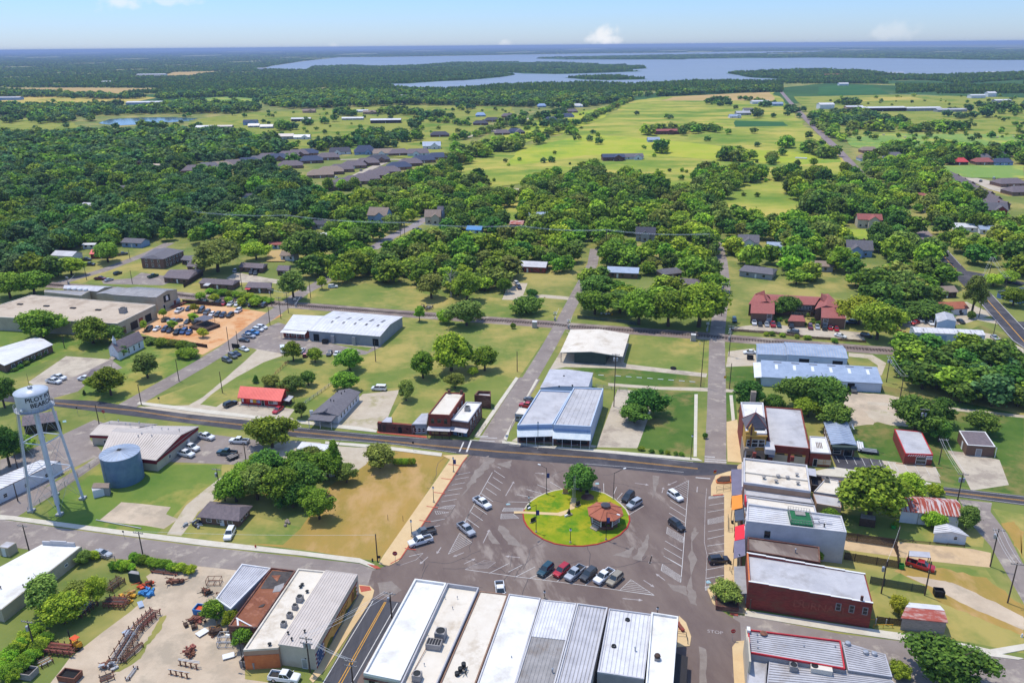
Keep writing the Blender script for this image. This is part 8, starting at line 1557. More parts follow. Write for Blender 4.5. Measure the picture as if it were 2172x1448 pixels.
m.B('rails',bR,t);m=MB();m.tube((g.x-.9,g.y,0),(g.x-.9,g.y,1.6),.14);m.tube((g.x+1.2,g.y,0),(g.x+1.2,g.y,1.4),.12);m.B('valves',aO,t)
for k,(x,y)in en(((1874,288),(1919,293),(1970,291),(2061,297),(2115,293),(2151,291.5))):
 g=G(x,y);m=MB();m.tube((g.x-1.3,g.y,1.),(g.x+1.3,g.y+.4,1.),1.05,n=14);solo(m,'hay_bale','hay','pale round hay bale on the bright green hayfield','hay bale','hay bales on the bright green hayfield',tuple(g))
for k in range(6):g=G(1689+k*4,337+k*.2);m=MB();m.tube((g.x-1,g.y,.8),(g.x+1,g.y+.3,.8),.85,n=12);solo(m,'hay_bale',an,'white wrapped hay bale in the line on the meadow','hay bale','white bales in a line on the meadow',tuple(g))
# TREES
def foliage(n,a,b,tr=.22):
 m=bpy.data.materials.new(n);m.use_nodes=True;nt=m.node_tree;N=nt.nodes;L=nt.links;p=N[cg];p.inputs['Roughness'].default_value=.75;p.inputs['Specular IOR Level'].default_value=.15
 at=N.new('ShaderNodeAttribute');at.attribute_name='tint';oi=N.new('ShaderNodeObjectInfo')
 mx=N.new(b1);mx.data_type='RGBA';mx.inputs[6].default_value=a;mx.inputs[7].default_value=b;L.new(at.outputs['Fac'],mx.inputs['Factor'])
 hs=N.new('ShaderNodeHueSaturation');mr=N.new(bF);mr.inputs['To Min'].default_value=.465;mr.inputs['To Max'].default_value=.525;L.new(oi.outputs['Random'],mr.inputs[dg]);L.new(mr.outputs['Result'],hs.inputs['Hue'])
 mv=N.new(cA);mv.operation='MULTIPLY';mv.inputs[1].default_value=7.31;fr=N.new(cA);fr.operation='FRACT';L.new(oi.outputs['Random'],mv.inputs[0]);L.new(mv.outputs[0],fr.inputs[0])
 m2=N.new(bF);m2.inputs['To Min'].default_value=.72;m2.inputs['To Max'].default_value=1.3;L.new(fr.outputs[0],m2.inputs[dg]);L.new(m2.outputs['Result'],hs.inputs[dg])
 L.new(mx.outputs[2],hs.inputs[cH]);L.new(hs.outputs[cH],p.inputs[df])
 t=N.new('ShaderNodeBsdfTranslucent');L.new(hs.outputs[cH],t.inputs[cH]);ms=N.new('ShaderNodeMixShader');ms.inputs[0].default_value=tr;L.new(p.outputs[0],ms.inputs[1]);L.new(t.outputs[0],ms.inputs[2]);L.new(ms.outputs[0],N['Material Output'].inputs['Surface']);MATS[n]=m
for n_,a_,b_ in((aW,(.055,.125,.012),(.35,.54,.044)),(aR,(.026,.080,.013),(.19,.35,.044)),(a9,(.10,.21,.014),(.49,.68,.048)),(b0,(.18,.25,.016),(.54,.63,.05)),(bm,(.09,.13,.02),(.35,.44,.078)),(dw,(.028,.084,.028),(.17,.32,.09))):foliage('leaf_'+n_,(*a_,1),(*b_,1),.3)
foliage('leaf_bare',(.16,.145,.125,1),(.26,.24,.21,1),.05)
SHAPE={bx:(1.,.72,.3,0),b5:(.9,1.05,.2,0),be:(.95,.95,.12,0),'cone':(.8,1.5,.05,1),aZ:(1.,.62,.2,0)}
CR_={}
def crown_data(shape,lod):
 if(shape,lod)in CR_:return CR_[shape,lod]
 w,hz,ir,cone=SHAPE[shape.rstrip('234')];g=np.random.default_rng(sum(map(ord,shape))*10+lod);nc,nl,ls=((46,145,.056),(25,46,.105),(9,15,.26))[lod]
 Vv=[];Ff=[];T=[];nv=0
 for k in range(nc):
  z=1-1.75*(k+.5)/nc;a=k*2.39996+g.normal(0,.35);rr=sqrt(max(0,1-z*z));q=g.uniform(.5,.92)*(1+ir*sin(2*a+len(shape)+lod))
  if k%5==0:q*=.45
  c=np.array([w*rr*cos(a)*q,w*rr*sin(a)*q,hz*(z*.78+.85)]);r=g.uniform(.18,.34)*(1 if nc>30 else 1.15 if nc>12 else 1.7)
  if cone:s=1-.85*(z+1)/2;c=np.array([s*cos(a)*.5*q*1.5,s*sin(a)*.5*q*1.5,hz*(z*.9+.95)]);r=.12+.26*s
  tb=g.uniform(0,.4);su,sv=(7,5)if lod<2 else(5,3)
  ring=[]
  for j in range(sv+1):
   th=pi*j/sv
   for i in range(su):ph=2*pi*i/su+j*.3;d=np.array([sin(th)*cos(ph),sin(th)*sin(ph),cos(th)*.85]);ring.append(c+d*r*.66*g.uniform(.8,1.15))
  Vv.append(np.array(ring))
  for j in range(sv):
   for i in range(su):Ff.append((nv+j*su+i,nv+(j+1)*su+i,nv+(j+1)*su+(i+1)%su,nv+j*su+(i+1)%su));T.append(tb*.5)  # inner hull added to stop light, coloured darker as the crown's inner shade
  nv+=len(ring)
  d=g.normal(size=(nl,3));d/=np.linalg.norm(d,axis=1)[:,None];p=c+d*np.array([1,1,.85])*(r*g.uniform(.62,1.2,(nl,1))*(1+.35*(g.random((nl,1))<.13)));n=d+g.normal(0,.5,(nl,3))+np.array([0,0,.4]);n/=np.linalg.norm(n,axis=1)[:,None]
  u=np.cross(n,g.normal(size=(nl,3)));u/=np.linalg.norm(u,axis=1)[:,None];v=np.cross(n,u);s=ls*g.uniform(.6,1.25,(nl,1))
  qd=np.stack([p-u*s-v*s*.6,p+u*s*.8-v*s*.7,p+u*s+v*s*.6,p-u*s*.7+v*s*.75],1).reshape(-1,3);Vv.append(qd)
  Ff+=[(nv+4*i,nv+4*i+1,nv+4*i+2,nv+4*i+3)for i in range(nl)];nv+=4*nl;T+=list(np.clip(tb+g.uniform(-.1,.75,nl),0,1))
 V_=np.concatenate(Vv);V_[:,2]-=V_[:,2].min();V_[:,2]/=V_[:,2].max();CR_[shape,lod]=(V_,Ff,T);return CR_[shape,lod]
CM={}
def crown_mesh(shape,lod,mt):
 k=(shape,lod,mt)
 if k not in CM:
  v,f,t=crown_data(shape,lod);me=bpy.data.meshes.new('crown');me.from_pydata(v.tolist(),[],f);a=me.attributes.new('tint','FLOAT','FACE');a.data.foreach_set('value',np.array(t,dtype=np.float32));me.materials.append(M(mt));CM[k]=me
 return CM[k]
def trunk_mesh(seed):
 rr=random.Random(seed);m=MB();m.tube((0,0,0),(.01,.01,.3),.045,.032,n=7);m.tube((.01,.01,.3),(0,.02,.75),.032,.016,n=6)
 for k in range(6):a=k*1.05+rr.uniform(-.3,.3);z=.24+.07*k;q=V3((.17*cos(a),.17*sin(a),z+.26));m.tube((.005,.01,z),q,.018,.009,n=5);m.tube(q,q+V3((.12*cos(a+.5),.12*sin(a+.5),.14)),.009,.004,n=4)
 return m.mesh('trunk','bark')
TM=[trunk_mesh(k)for k in range(3)]
NT=0;FIRST={}
def plant(x,y,Rr,H,shape,mt,label,group,cat='tree',lod=0,cb=None):
 global NT
 nm={aZ:'shrub','cone':'cedar_tree'}.get(shape.rstrip('234'),'tree');cat='shrub' if nm=='shrub' else cat
 t=thing(nm,label,cat,(x,y,0),R.uniform(0,6.28),group);w=SHAPE[shape.rstrip('234')][0];cb=(.05 if shape.startswith((aZ,'cone'))else .2 if H<2.4*Rr else .28)if cb is None else cb
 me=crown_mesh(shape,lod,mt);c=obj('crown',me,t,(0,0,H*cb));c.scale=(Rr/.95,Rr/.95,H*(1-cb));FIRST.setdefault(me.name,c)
 k=obj('trunk',TM[NT%3],t);k.scale=(H*max(.7,min(1.3,Rr*2/H)),)*2+(H,)if nm!='shrub' else(H*.5,H*.5,H*.6);NT+=1;HOLES.append((x,y,Rr*.8));return t
def T(px,py,w,h,shape,mt,label,group=None):
 g=G(px,py);Z=proj(g)[2];Rr=w*Z/F/2;H=max(1.2,hgt(px,py-h*.02,py-h*.98)*.97);plant(g.x,g.y+Rr*.15,Rr,H,shape,'leaf_'+mt,label,group)
for a in[(1232,1045,72,56,bx,aR,'dark oak with a broad crown at the back rim of the round lawn'),(576,951,86,68,bx,aW,'round crowned tree standing beside the highway above the thicket'),(677,1103,64,66,b5,aW,'lone leafy tree on the dry lawn in front of the thicket'),(805,995,68,54,be,bm,'rounded olive green tree at the corner of the dry lawn'),(1541,1280,58,48,bT,bm,'clipped tree in the square brick planter on the pavement corner'),(1848,1104,136,114,cB,aW,'very big round bright green tree behind the shops'),(1928,1066,64,66,b5,b0,'yellow green tree behind the very big round tree'),(1984,1053,32,28,aZ,b0,'yellow bush at the highway edge behind the rusty barn'),(2010,1456,142,86,bx,aR,'large dark green tree at the bottom right corner'),(1910,1436,44,28,aZ,aW,'low green shrub beside the ribbed roof at the bottom right'),(1908,1304,40,42,cI,b0,'yellow green bush beside the rusty wooden shed'),(1978,1120,42,38,aZ,a9,'bright bush between the rusty barn and the white garden shed'),(2000,1106,34,24,cI,aW,'dark shrub at the front corner of the rusty barn'),(2051,1124,50,52,cJ,bm,'sparse olive tree beside the white garden shed'),(1898,1119,12,16,aZ,aW,'small shrub against the white wall of the rusty barn'),(1372,884,74,64,bT,aR,'dark tree on the lot behind the blue fronted stores'),(1346,898,64,44,be,aR,'lower dark tree at the front of the lot behind the blue fronted stores'),(861,850,42,46,cJ,bm,'ragged half pruned tree at the end of the gravel lot'),(965,824,36,34,bx,bm,'small reddish olive tree behind the two storey brick building'),(897,803,56,62,b5,aW,'bushy tree at the left of the clump on the open lot'),(957,788,84,86,bT,a9,'tallest spreading tree of the clump on the open lot'),(985,780,46,62,b5,aW,'narrow tree in the right half of the clump on the open lot'),(1028,787,52,58,be,aW,'full rounded tree right of the clump on the open lot'),(1003,796,20,20,aZ,a9,'tiny sapling between the trees of the open lot'),(622,766,40,46,b5,aW,'upright bushy tree beside the white box van'),(668,769,34,34,be,aW,'round bushy tree in the metal store lot'),(742,788,56,50,bx,aW,'spreading tree by the fence right of the metal store lot'),(730,829,54,42,cB,aW,'tree behind the grey roofed office'),(654,818,34,34,be,aR,'small round dark tree on the green lawn behind the red store'),(576,818,36,24,aZ,bm,'loose bush behind the roof of the red corner store'),(543,812,18,18,'cone',aR,'small pointed bush left behind the red corner store'),(620,834,46,42,cI,bm,'grey olive bush right behind the red corner store'),(639,886,30,36,be,aR,'clipped egg shaped dark bush between the red store and the office'),(88,720,86,64,bx,aW,'big round tree at the left in front of the tan warehouse'),(195,730,74,60,bT,aW,'big spreading tree left of the chapel'),(243,727,44,40,be,aR,'rounded dark tree touching the chapel roof'),(258,757,28,28,be,aR,'clipped small tree before the chapel wall'),(312,803,56,56,cJ,bm,'sparse lopsided tree on the bright lawn by the chapel'),(234,840,64,66,b5,aW,'tall tree over the corner of the bright lawn by the highway'),(208,832,40,40,bx,aW,'leaning tree covering the brown cottage roof'),(179,838,10,12,'cone',aR,'tiny pointed evergreen on the corner lawn'),(8,866,54,70,bx,aR,'tree at the left edge behind the water tower'),(18,992,64,92,b5,aR,'tall dark tree at the left edge below the highway'),(48,960,50,40,cI,aW,'shrubby growth at the left edge beside the street'),(990,692,74,56,bx,bm,'broad tree on the railway edge of the open lot'),(945,686,32,32,aZ,a9,'bright green bush beside the railway'),(890,682,24,36,b5,a9,'narrow bright tree beside the railway and the metal store'),(1117,666,62,42,cI,aR,'wide low dark tree on the lawn by the north street'),(990,640,62,70,b5,aW,'tall dark leaved tree by the pale dirt mound north of the railway'),(1070,622,30,36,be,aW,'small round tree on the gravel drive lawn north of the railway'),(1128,628,26,16,aZ,aR,'dark hedge bush by the red brick house'),(1088,697,10,14,aZ,aW,'little bush on the railway edge near the cabinet'),(915,634,60,56,cJ,bm,'grey green spreading tree beside the dead tree'),(1484,696,112,98,bx,a9,'huge bright tree left of the straight street at the railway'),(1418,694,82,84,b5,aW,'large tree just left of the huge bright one at the railway'),(1356,690,80,84,bT,aW,'large tree behind the railway, between the pavilion and the huge bright tree'),(1262,668,72,52,bx,aW,'spreading tree at the corner of the north street and the railway'),(1266,632,74,52,be,aR,'dense dark tree just right of the north street'),(1668,669,54,44,bT,aR,'dark tree in the apartment courtyard'),(1713,676,8,14,be,bm,'small courtyard tree by the apartment paving'),(460,578,100,72,bx,bm,'giant yellow green tree among the brick bungalows'),(543,552,52,42,bT,a9,'bright yellow green round tree beside the yellow yard'),(650,556,80,72,bx,aR,'big dark tree right of the yellow yard'),(622,636,62,66,cJ,bm,'tree with bare boughs at the railway crossing on the left'),(683,614,22,30,b5,a9,'small bright tree beside the white SUV by the railway lawn'),(228,557,54,46,bx,aW,'spreading yard tree before the red roofed brick house'),(150,585,54,42,cB,a9,'bushy bright tree at the left above the railway'),(70,625,72,54,be,aW,'round tree at the left edge above the railway'),(20,634,66,60,bx,aW,'tree at the far left edge above the railway'),(1823,690,76,68,bT,b0,'big yellow green tree beside the apartments'),(1862,722,82,84,bx,aW,'big tree in front of the yellow green one by the apartments'),(1898,688,60,40,cI,aR,'dense bushes at the corner of the garage yard'),(1966,674,98,36,aZ,aR,'long dark hedge tree behind the pale blue garage'),(2062,670,48,92,cJ,bm,'flat topped tree with a tall bare trunk beside the highway'),(2060,676,18,18,aZ,aR,'round dark bush at the foot of the flat topped tree'),(2108,608,44,28,bx,a9,'small spreading tree right of the highway at the upper right'),(2140,602,44,30,bT,aW,'second spreading tree right of the highway at the upper right'),(2150,650,52,44,be,aW,'bushes at the right edge beside the highway'),(1945,918,100,78,bT,aR,'wide dark tree behind the barber shop'),(1992,900,58,60,b5,aR,'tall dark tree right of the wide one behind the barber shop'),(1992,938,48,50,cJ,aR,'half dead dark tree right of the barber shop'),(2084,920,66,48,be,aR,'round dark tree behind the brown brick shed'),(1588,870,66,66,cB,aR,'dark bushy tree behind the chimney of the old bank'),(1640,872,44,38,aZ,aR,'low dark tree behind the old bank roof'),(1694,866,76,68,bx,aR,'dark spreading tree in front of the blue metal building'),(1715,886,58,46,bT,b0,'yellow green tree behind the brick garage'),(1748,880,92,84,bx,aR,'big dark tree right behind the brick garage'),(1768,912,70,62,be,aR,'low dark tree by the blue grey roofed shop'),(395,758,46,20,aZ,a9,'bright shrubs on the lawn by the sloping street'),(180,1195,30,30,cI,bm,'bush against the warehouse wall on the small lawn'),(98,1300,80,80,cJ,bm,'feathery grey green tree against the white warehouse'),(134,1325,84,62,cB,a9,'dense bright round tree at the left of the dirt yard'),(206,1285,52,62,b5,a9,'bright green bushy tree above the red brown pipe rack'),(160,1265,50,30,aZ,bm,'low olive bush behind the dirt yard trees'),(458,1318,52,46,be,aW,'dark green bush swallowing the back of the workshops'),(492,1330,36,40,aZ,a9,'bright creeper bush on the derelict building'),(521,1367,50,40,bx,aW,'leafy tree at the corner of the cream workshop'),(1745,1165,22,22,aZ,aR,'shrub growing on the low brown grey roof'),(1760,1105,40,30,cI,aW,'banana like shrubs behind the white two storey building'),(1736,1190,16,24,aZ,a9,'bright bush against the white building wall'),(1495,930,10,14,aZ,aR,'small dark bush beside the straight street corner')]:T(*a)
for k in range(7):T(838+k*6.5,986,13,16,aZ,a9,'bright green clump of the hedge on the dry lawn','clumps of the hedge on the dry lawn')
TK='trees massed in the thicket beside the dry lawn'
for i,(x,y,w,h)in en(((500,1066,76,66),(545,1062,80,80),(600,1072,80,84),(645,1052,76,76),(695,1016,62,62),(735,1024,46,42),(632,1012,72,56),(570,1022,80,66),(520,1028,56,46),(476,1064,44,48),(655,1078,56,48),(620,1078,60,56),(548,1000,46,40),(660,990,60,44))):T(x,y,w,h,(bx,b5,cB,bT)[i%4],(aW,bm,aW,aR)[i%4],'leafy tree massed in the thicket left of the dry lawn',TK)
T(712,1012,50,84,'cone2',aW,'tall vine covered trunk at the right end of the thicket')
def row(lbl,grp,pts,w,h,shape,mts):
 for i,(x,y)in en(pts):T(x,y,w*R.uniform(.8,1.2),h*R.uniform(.8,1.2),shape+('','2')[i%2],mts[i%len(mts)],lbl,grp)
row('young tree along the railway fence of the orange gravel lot','young trees of the orange gravel lot fence',((425,637),(455,641),(485,645),(513,650),(540,652)),24,22,be,(a9,b0))
row('small yellow green tree planted among the cars of the orange gravel lot','small trees among the cars of the orange gravel lot',((347,674),(306,702),(366,700),(413,663),(410,682),(430,716)),18,22,bx,(a9,b0))
row('reddish green shrub in the row below the orange gravel lot','shrubs below the orange gravel lot',((320,730),(343,735),(365,735),(388,738),(405,742)),24,18,aZ,(bm,aW))
row('vine covered clump of the long hedge behind the dirt yard','vine hedge of the dirt yard',[(180,1187),(200,1186)]+[(240+k*8,1207+k*.5)for k in range(6)]+[(285+k*11,1192+k*2.2)for k in range(12)],20,18,aZ,(aW,a9))
row('bright bush of the overgrown bank at the lower left','overgrown bank at the lower left',[(70+k*-8,1350+k*9)for k in range(9)]+[(100+k*-10,1365+k*11)for k in range(8)]+[(15+k*12,1440-k*4)for k in range(3)],34,26,aZ,(a9,aW))
row('green shrub of the hedge along the railway below the brick bungalows','railway hedge shrubs',[(445+k*14,622+k*2.2)for k in range(10)],22,13,aZ,(a9,aW))
row('shrub along the wall of the long white roofed building','shrubs of the long white roofed building',[(30+k*12,787-k*6.5)for k in range(7)],14,9,aZ,(aR,))
row('dark shrub around the red roofed apartments','shrubs of the red roofed apartments',[QA(x,y)for x,y in((690,660),(770,650),(880,690),(1310,690),(1400,720),(1440,705),(1330,650),(1190,720))],10,8,aZ,(aR,))
row('weedy bush on the railway bank below the apartments','weedy bushes on the railway bank',[(1625,712),(1637,712),(1660,714),(1690,717),(1712,720),(1770,727)],14,10,aZ,(a9,aW))
row('clipped bush round the bandstand','bushes round the bandstand',[IQ(x,y)for x,y in((950,960),(1010,1040),(1060,1060),(1110,1070),(1160,1065),(1215,1045),(955,1000))],9,7,aZ,(aR,aW))
row('bush along the highway verge below the dark lawn','bushes along the highway verge',[IQ(x,y)for x,y in((1450,265),(1555,290),(1720,305),(1800,315),(1860,320),(1650,290))],12,8,aZ,(aW,aR))
g=G(957,630);t=thing('dead_tree','tall leafless grey dead tree north of the railway','tree',tuple(g));m=MB();m.tube(g,(g.x,g.y,9),.4,.22);m.B('trunk',cQ,t);m=MB()
for k in range(12):a=k*2.4;z=6+k*.45;q=V3((g.x+2.6*cos(a),g.y+2.6*sin(a),z+2.2));m.tube((g.x,g.y,z),q,.14,.06,n=5);m.tube(q,q+V3((cos(a+.8),sin(a+.8),1.)),.06,.02,n=4)
m.tube((g.x,g.y,8.9),(g.x+.5,g.y,14),.22,.04);m.B('branches',cQ,t)
heap((907,655),'heap of cut grey branches beside the railway',[cQ,'bark'],26,3.,31,'brush_pile',2.)
def inpoly(x,y,P):
 c=False;j=len(P)-1
 for i in range(len(P)):
  a,b=P[i],P[j]
  if(a[1]>y)!=(b[1]>y)and x<(b[0]-a[0])*(y-a[1])/(b[1]-a[1])+a[0]:c=not c
  j=i
 return c
def bb(P):return(min(p[0]for p in P),max(p[0]for p in P),min(p[1]for p in P),max(p[1]for p in P))
FB=[(bb(P),P)for P in FOOT+CLEAR]
def blocked(x,y,mg=2.):
 for(a,b,c,d),P in FB:
  if a-mg<x<b+mg and c-mg<y<d+mg and(inpoly(x,y,P)or inpoly(x+mg,y,P)or inpoly(x-mg,y,P)or inpoly(x,y+mg*2.2,P)):return True
 for hx,hy,r in HOLES:
  if abs(x-hx)<r and(-3.1*r if r>6.5 else-r)<y-hy<r*.8:return True
 for W,hw in RIBS:
  for i in range(len(W)-1):
   a,b=W[i],W[i+1];dx,dy=b.x-a.x,b.y-a.y;t=max(0,min(1,((x-a.x)*dx+(y-a.y)*dy)/(dx*dx+dy*dy)))
   if abs(x-a.x-dx*t)+abs(y-a.y-dy*t)<hw+mg+1:return True
 return False
SC=[]
def zone(P,sp,lab,grp,mts,rr=(4.2,6.8),clear=(),keep=.78):
 W=[G(x,y)for x,y in P];x0,x1=min(p.x for p in W),max(p.x for p in W);y0,y1=min(p.y for p in W),max(p.y for p in W);n=0;y=y0
 while y<y1:
  x=x0+(n%2)*sp/2;n+=1
  while x<x1:
   a,b=x+R.uniform(-.42,.42)*sp,y+R.uniform(-.42,.42)*sp;x+=sp
   u,v,_=proj((a,b,0))
   if not(-400<u<2580)or R.random()>keep or not inpoly(u,v,P)or any(inpoly(u,v,c)for c in clear)or blocked(a,b):continue
   r=R.uniform(*rr);SC.append((b,a,r,r*R.uniform(1.3,1.75),R.choice((bx,bT,'oak3',b5,be,cB,cJ,'elm3')),R.choice(mts),lab,grp))
  y+=sp*.87
LAWN=[[(655,612),(760,603),(860,604),(938,612),(955,640),(1050,648),(1200,640),(1190,668),(840,652),(650,636)],[(180,592),(300,542),(340,520),(395,535),(400,575),(520,580),(525,545),(612,540),(640,600),(640,640),(380,612),(300,612)],[(1570,600),(1835,622),(1830,705),(1560,700)],[(1040,380),(1062,400),(1062,470),(1100,472),(1112,412),(1090,392)],[(1560,428),(1640,420),(1704,438),(1692,478),(1560,472)],[(400,350),(470,346),(560,336),(640,318),(930,308),(1010,330),(970,350),(890,386),(770,420),(700,432),(670,412),(640,386),(560,362),(470,364),(405,371)],[(770,536),(830,494),(905,452),(922,468),(850,522),(800,552)],[(1988,352),(2260,350),(2260,446),(2120,474),(2080,452),(2030,405)],[(1788,484),(1852,488),(1848,534),(1786,532)],[(560,530),(608,526),(606,560),(562,560)],[(1080,600),(1215,620),(1210,640),(1080,640)],[(640,500),(700,505),(690,525),(640,520)],[(860,478),(915,468),(905,500),(850,505)]]
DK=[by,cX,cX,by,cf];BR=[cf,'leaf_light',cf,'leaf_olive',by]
zone([(-380,306),(200,288),(420,287),(560,300),(640,316),(560,338),(470,346),(440,352),(400,365),(440,372),(560,360),(640,372),(690,398),(700,420),(690,470),(560,480),(520,500),(430,520),(330,512),(290,535),(170,580),(110,600),(-380,655)],10.4,'dark crowned tree in the shaded wood at the left','shaded wood at the left',DK,(4.2,8.6),LAWN,.84)  # no cloud is built; its shade is put into darker, bluer leaves
zone([(690,412),(760,405),(900,372),(960,388),(1040,402),(1160,384),(1240,382),(1250,520),(1200,600),(1060,612),(950,632),(860,605),(690,600),(640,596),(610,545),(440,530),(520,500),(560,480),(690,470)],10.2,'leafy tree in the bright wood left of the north street','bright wood between the curving road and the north street',BR,(3.6,8.2),LAWN,.88)
zone([(1250,384),(1420,402),(1500,424),(1560,474),(1700,480),(1720,470),(1500,520),(1540,600),(1500,640),(1400,668),(1300,672),(1240,640),(1270,560),(1260,480)],10.4,'leafy tree in the wood between the two north running streets','wood between the north street and the straight street',BR,(3.6,8.2),LAWN)
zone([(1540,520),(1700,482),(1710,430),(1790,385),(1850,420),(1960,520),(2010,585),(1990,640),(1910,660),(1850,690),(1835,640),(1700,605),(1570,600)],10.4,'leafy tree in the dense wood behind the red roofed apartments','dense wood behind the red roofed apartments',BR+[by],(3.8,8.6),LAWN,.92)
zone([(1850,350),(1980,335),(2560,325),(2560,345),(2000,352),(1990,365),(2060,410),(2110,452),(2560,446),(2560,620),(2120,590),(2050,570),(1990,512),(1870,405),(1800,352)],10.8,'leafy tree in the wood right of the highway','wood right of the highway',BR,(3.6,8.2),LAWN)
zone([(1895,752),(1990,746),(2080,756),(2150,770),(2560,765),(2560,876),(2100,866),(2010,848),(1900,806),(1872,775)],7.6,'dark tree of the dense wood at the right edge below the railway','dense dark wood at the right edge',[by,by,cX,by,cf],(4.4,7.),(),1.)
ND=len(SC)
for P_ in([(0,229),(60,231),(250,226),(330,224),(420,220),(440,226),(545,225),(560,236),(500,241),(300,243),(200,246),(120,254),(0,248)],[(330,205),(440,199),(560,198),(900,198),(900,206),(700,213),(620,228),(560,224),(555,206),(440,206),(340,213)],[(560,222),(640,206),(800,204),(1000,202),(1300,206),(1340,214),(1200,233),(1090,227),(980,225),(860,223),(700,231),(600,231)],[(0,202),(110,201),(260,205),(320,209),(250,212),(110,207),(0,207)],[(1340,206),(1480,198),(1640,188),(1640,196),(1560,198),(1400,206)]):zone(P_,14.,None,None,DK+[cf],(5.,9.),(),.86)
def clump(px,rx,ry,n,mts=DK,r0=4.5,r1=7.5):
 for k in range(n):
  a=R.uniform(0,6.28);q=sqrt(R.random());u,v=px[0]+rx*q*cos(a),px[1]+ry*q*sin(a);g=G(u,v)
  if not blocked(g.x,g.y,1.):r=R.uniform(r0,r1);SC.append((g.y,g.x,r,r*R.uniform(1.4,1.9),R.choice((bx,bT,be,b5)),R.choice(mts),None,None))
def hedge(pts,sp,jy=1.,r0=3.2,r1=6.,mts=BR):
 for i in range(len(pts)-1):
  a,b=G(*pts[i]),G(*pts[i+1]);l=(b-a).length;n=int(l/sp)
  for k in range(n):p=a.lerp(b,(k+R.random())/n);r=R.uniform(r0,r1);SC.append((p.y+R.gauss(0,jy*3),p.x+R.gauss(0,jy*3),r,r*R.uniform(1.3,1.8),R.choice((bx,be,cJ,aZ)),R.choice(mts),None,None))
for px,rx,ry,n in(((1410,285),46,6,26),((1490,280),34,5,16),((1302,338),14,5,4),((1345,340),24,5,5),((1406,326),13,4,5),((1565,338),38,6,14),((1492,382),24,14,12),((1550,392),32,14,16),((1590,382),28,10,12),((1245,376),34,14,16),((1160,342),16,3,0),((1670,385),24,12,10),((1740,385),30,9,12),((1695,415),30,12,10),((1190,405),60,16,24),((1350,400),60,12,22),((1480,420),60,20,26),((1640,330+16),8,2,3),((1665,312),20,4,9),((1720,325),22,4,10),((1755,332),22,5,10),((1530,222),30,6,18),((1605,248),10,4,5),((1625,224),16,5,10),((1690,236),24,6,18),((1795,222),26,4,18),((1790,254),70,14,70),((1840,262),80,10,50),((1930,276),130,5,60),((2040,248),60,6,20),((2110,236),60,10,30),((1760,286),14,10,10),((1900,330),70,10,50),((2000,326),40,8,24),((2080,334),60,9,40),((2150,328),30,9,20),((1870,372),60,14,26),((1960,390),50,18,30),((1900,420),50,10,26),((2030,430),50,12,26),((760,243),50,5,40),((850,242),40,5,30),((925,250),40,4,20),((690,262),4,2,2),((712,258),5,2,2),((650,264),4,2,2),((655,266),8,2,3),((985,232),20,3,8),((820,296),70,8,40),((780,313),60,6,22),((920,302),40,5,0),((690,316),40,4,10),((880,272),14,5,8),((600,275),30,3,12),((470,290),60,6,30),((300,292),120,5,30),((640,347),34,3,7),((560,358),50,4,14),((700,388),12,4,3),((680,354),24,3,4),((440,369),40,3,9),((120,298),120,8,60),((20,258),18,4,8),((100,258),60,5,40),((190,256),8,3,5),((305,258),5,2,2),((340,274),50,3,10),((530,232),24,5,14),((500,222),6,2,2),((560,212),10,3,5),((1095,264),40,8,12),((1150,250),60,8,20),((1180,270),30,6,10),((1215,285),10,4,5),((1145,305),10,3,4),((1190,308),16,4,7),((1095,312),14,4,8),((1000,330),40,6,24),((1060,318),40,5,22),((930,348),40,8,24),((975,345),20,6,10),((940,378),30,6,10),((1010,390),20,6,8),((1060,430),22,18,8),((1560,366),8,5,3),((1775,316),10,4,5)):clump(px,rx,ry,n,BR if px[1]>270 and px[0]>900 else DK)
for pts,sp,jy in(([(1100,300),(1160,286),(1210,268),(1260,250),(1310,225)],6,1.2),([(1310,225),(1340,212)],7,1.5),([(945,360),(1000,330),(1090,312)],6,1.),([(960,300),(1010,290),(1060,272),(1130,256)],8,1.2),([(880,258),(960,262),(1000,268)],8,1.),([(820,390),(900,372),(960,365)],6,1.5),([(1790,370),(1830,400),(1860,430)],5,1.5),([(1700,395),(1760,405)],9,1.),([(1730,262),(1760,285),(1790,300)],8,1.),([(1560,210),(1640,222)],14,2.),([(1130,390),(1250,398),(1340,392),(1420,404)],6,1.5),([(700,408),(800,398),(900,378)],6,1.2)):hedge(pts,sp,jy)
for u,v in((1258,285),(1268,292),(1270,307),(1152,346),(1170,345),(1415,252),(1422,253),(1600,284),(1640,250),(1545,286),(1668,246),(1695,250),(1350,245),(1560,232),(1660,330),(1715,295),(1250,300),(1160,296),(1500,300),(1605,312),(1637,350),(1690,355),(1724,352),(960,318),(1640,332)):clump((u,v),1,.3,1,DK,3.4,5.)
for k in range(60):u,v=R.uniform(1000,1800),R.uniform(310,420);clump((u,v),1,.5,1,BR,1.2,2.6)
for k in range(150):u=R.uniform(1760,2172);v=R.uniform(205,300);clump((u,v),1,.5,1,BR,1.5,4.)
for k in range(110):u=R.uniform(560,1100);v=R.uniform(232,310);clump((u,v),1,.5,1,BR,1.5,4.)
for k in range(60):u=R.uniform(1060,1240);v=R.uniform(232,300);clump((u,v),1,.5,1,BR,1.5,3.5)
for k in range(40):u=R.uniform(0,560);v=R.uniform(205,280);clump((u,v),2,.5,1,DK,3,6)
near=sorted([q for q in SC[:ND]if-30<proj((q[1],q[0],4))[0]<2200],key=lambda s:s[0])[:max(0,297-NT)];ns=set(map(id,near))
for b,a,r,h,sh,mt,lab,grp in near:plant(a,b,r,h,sh,mt,lab,grp,lod=1)
rest=[s for s in SC if id(s)not in ns]
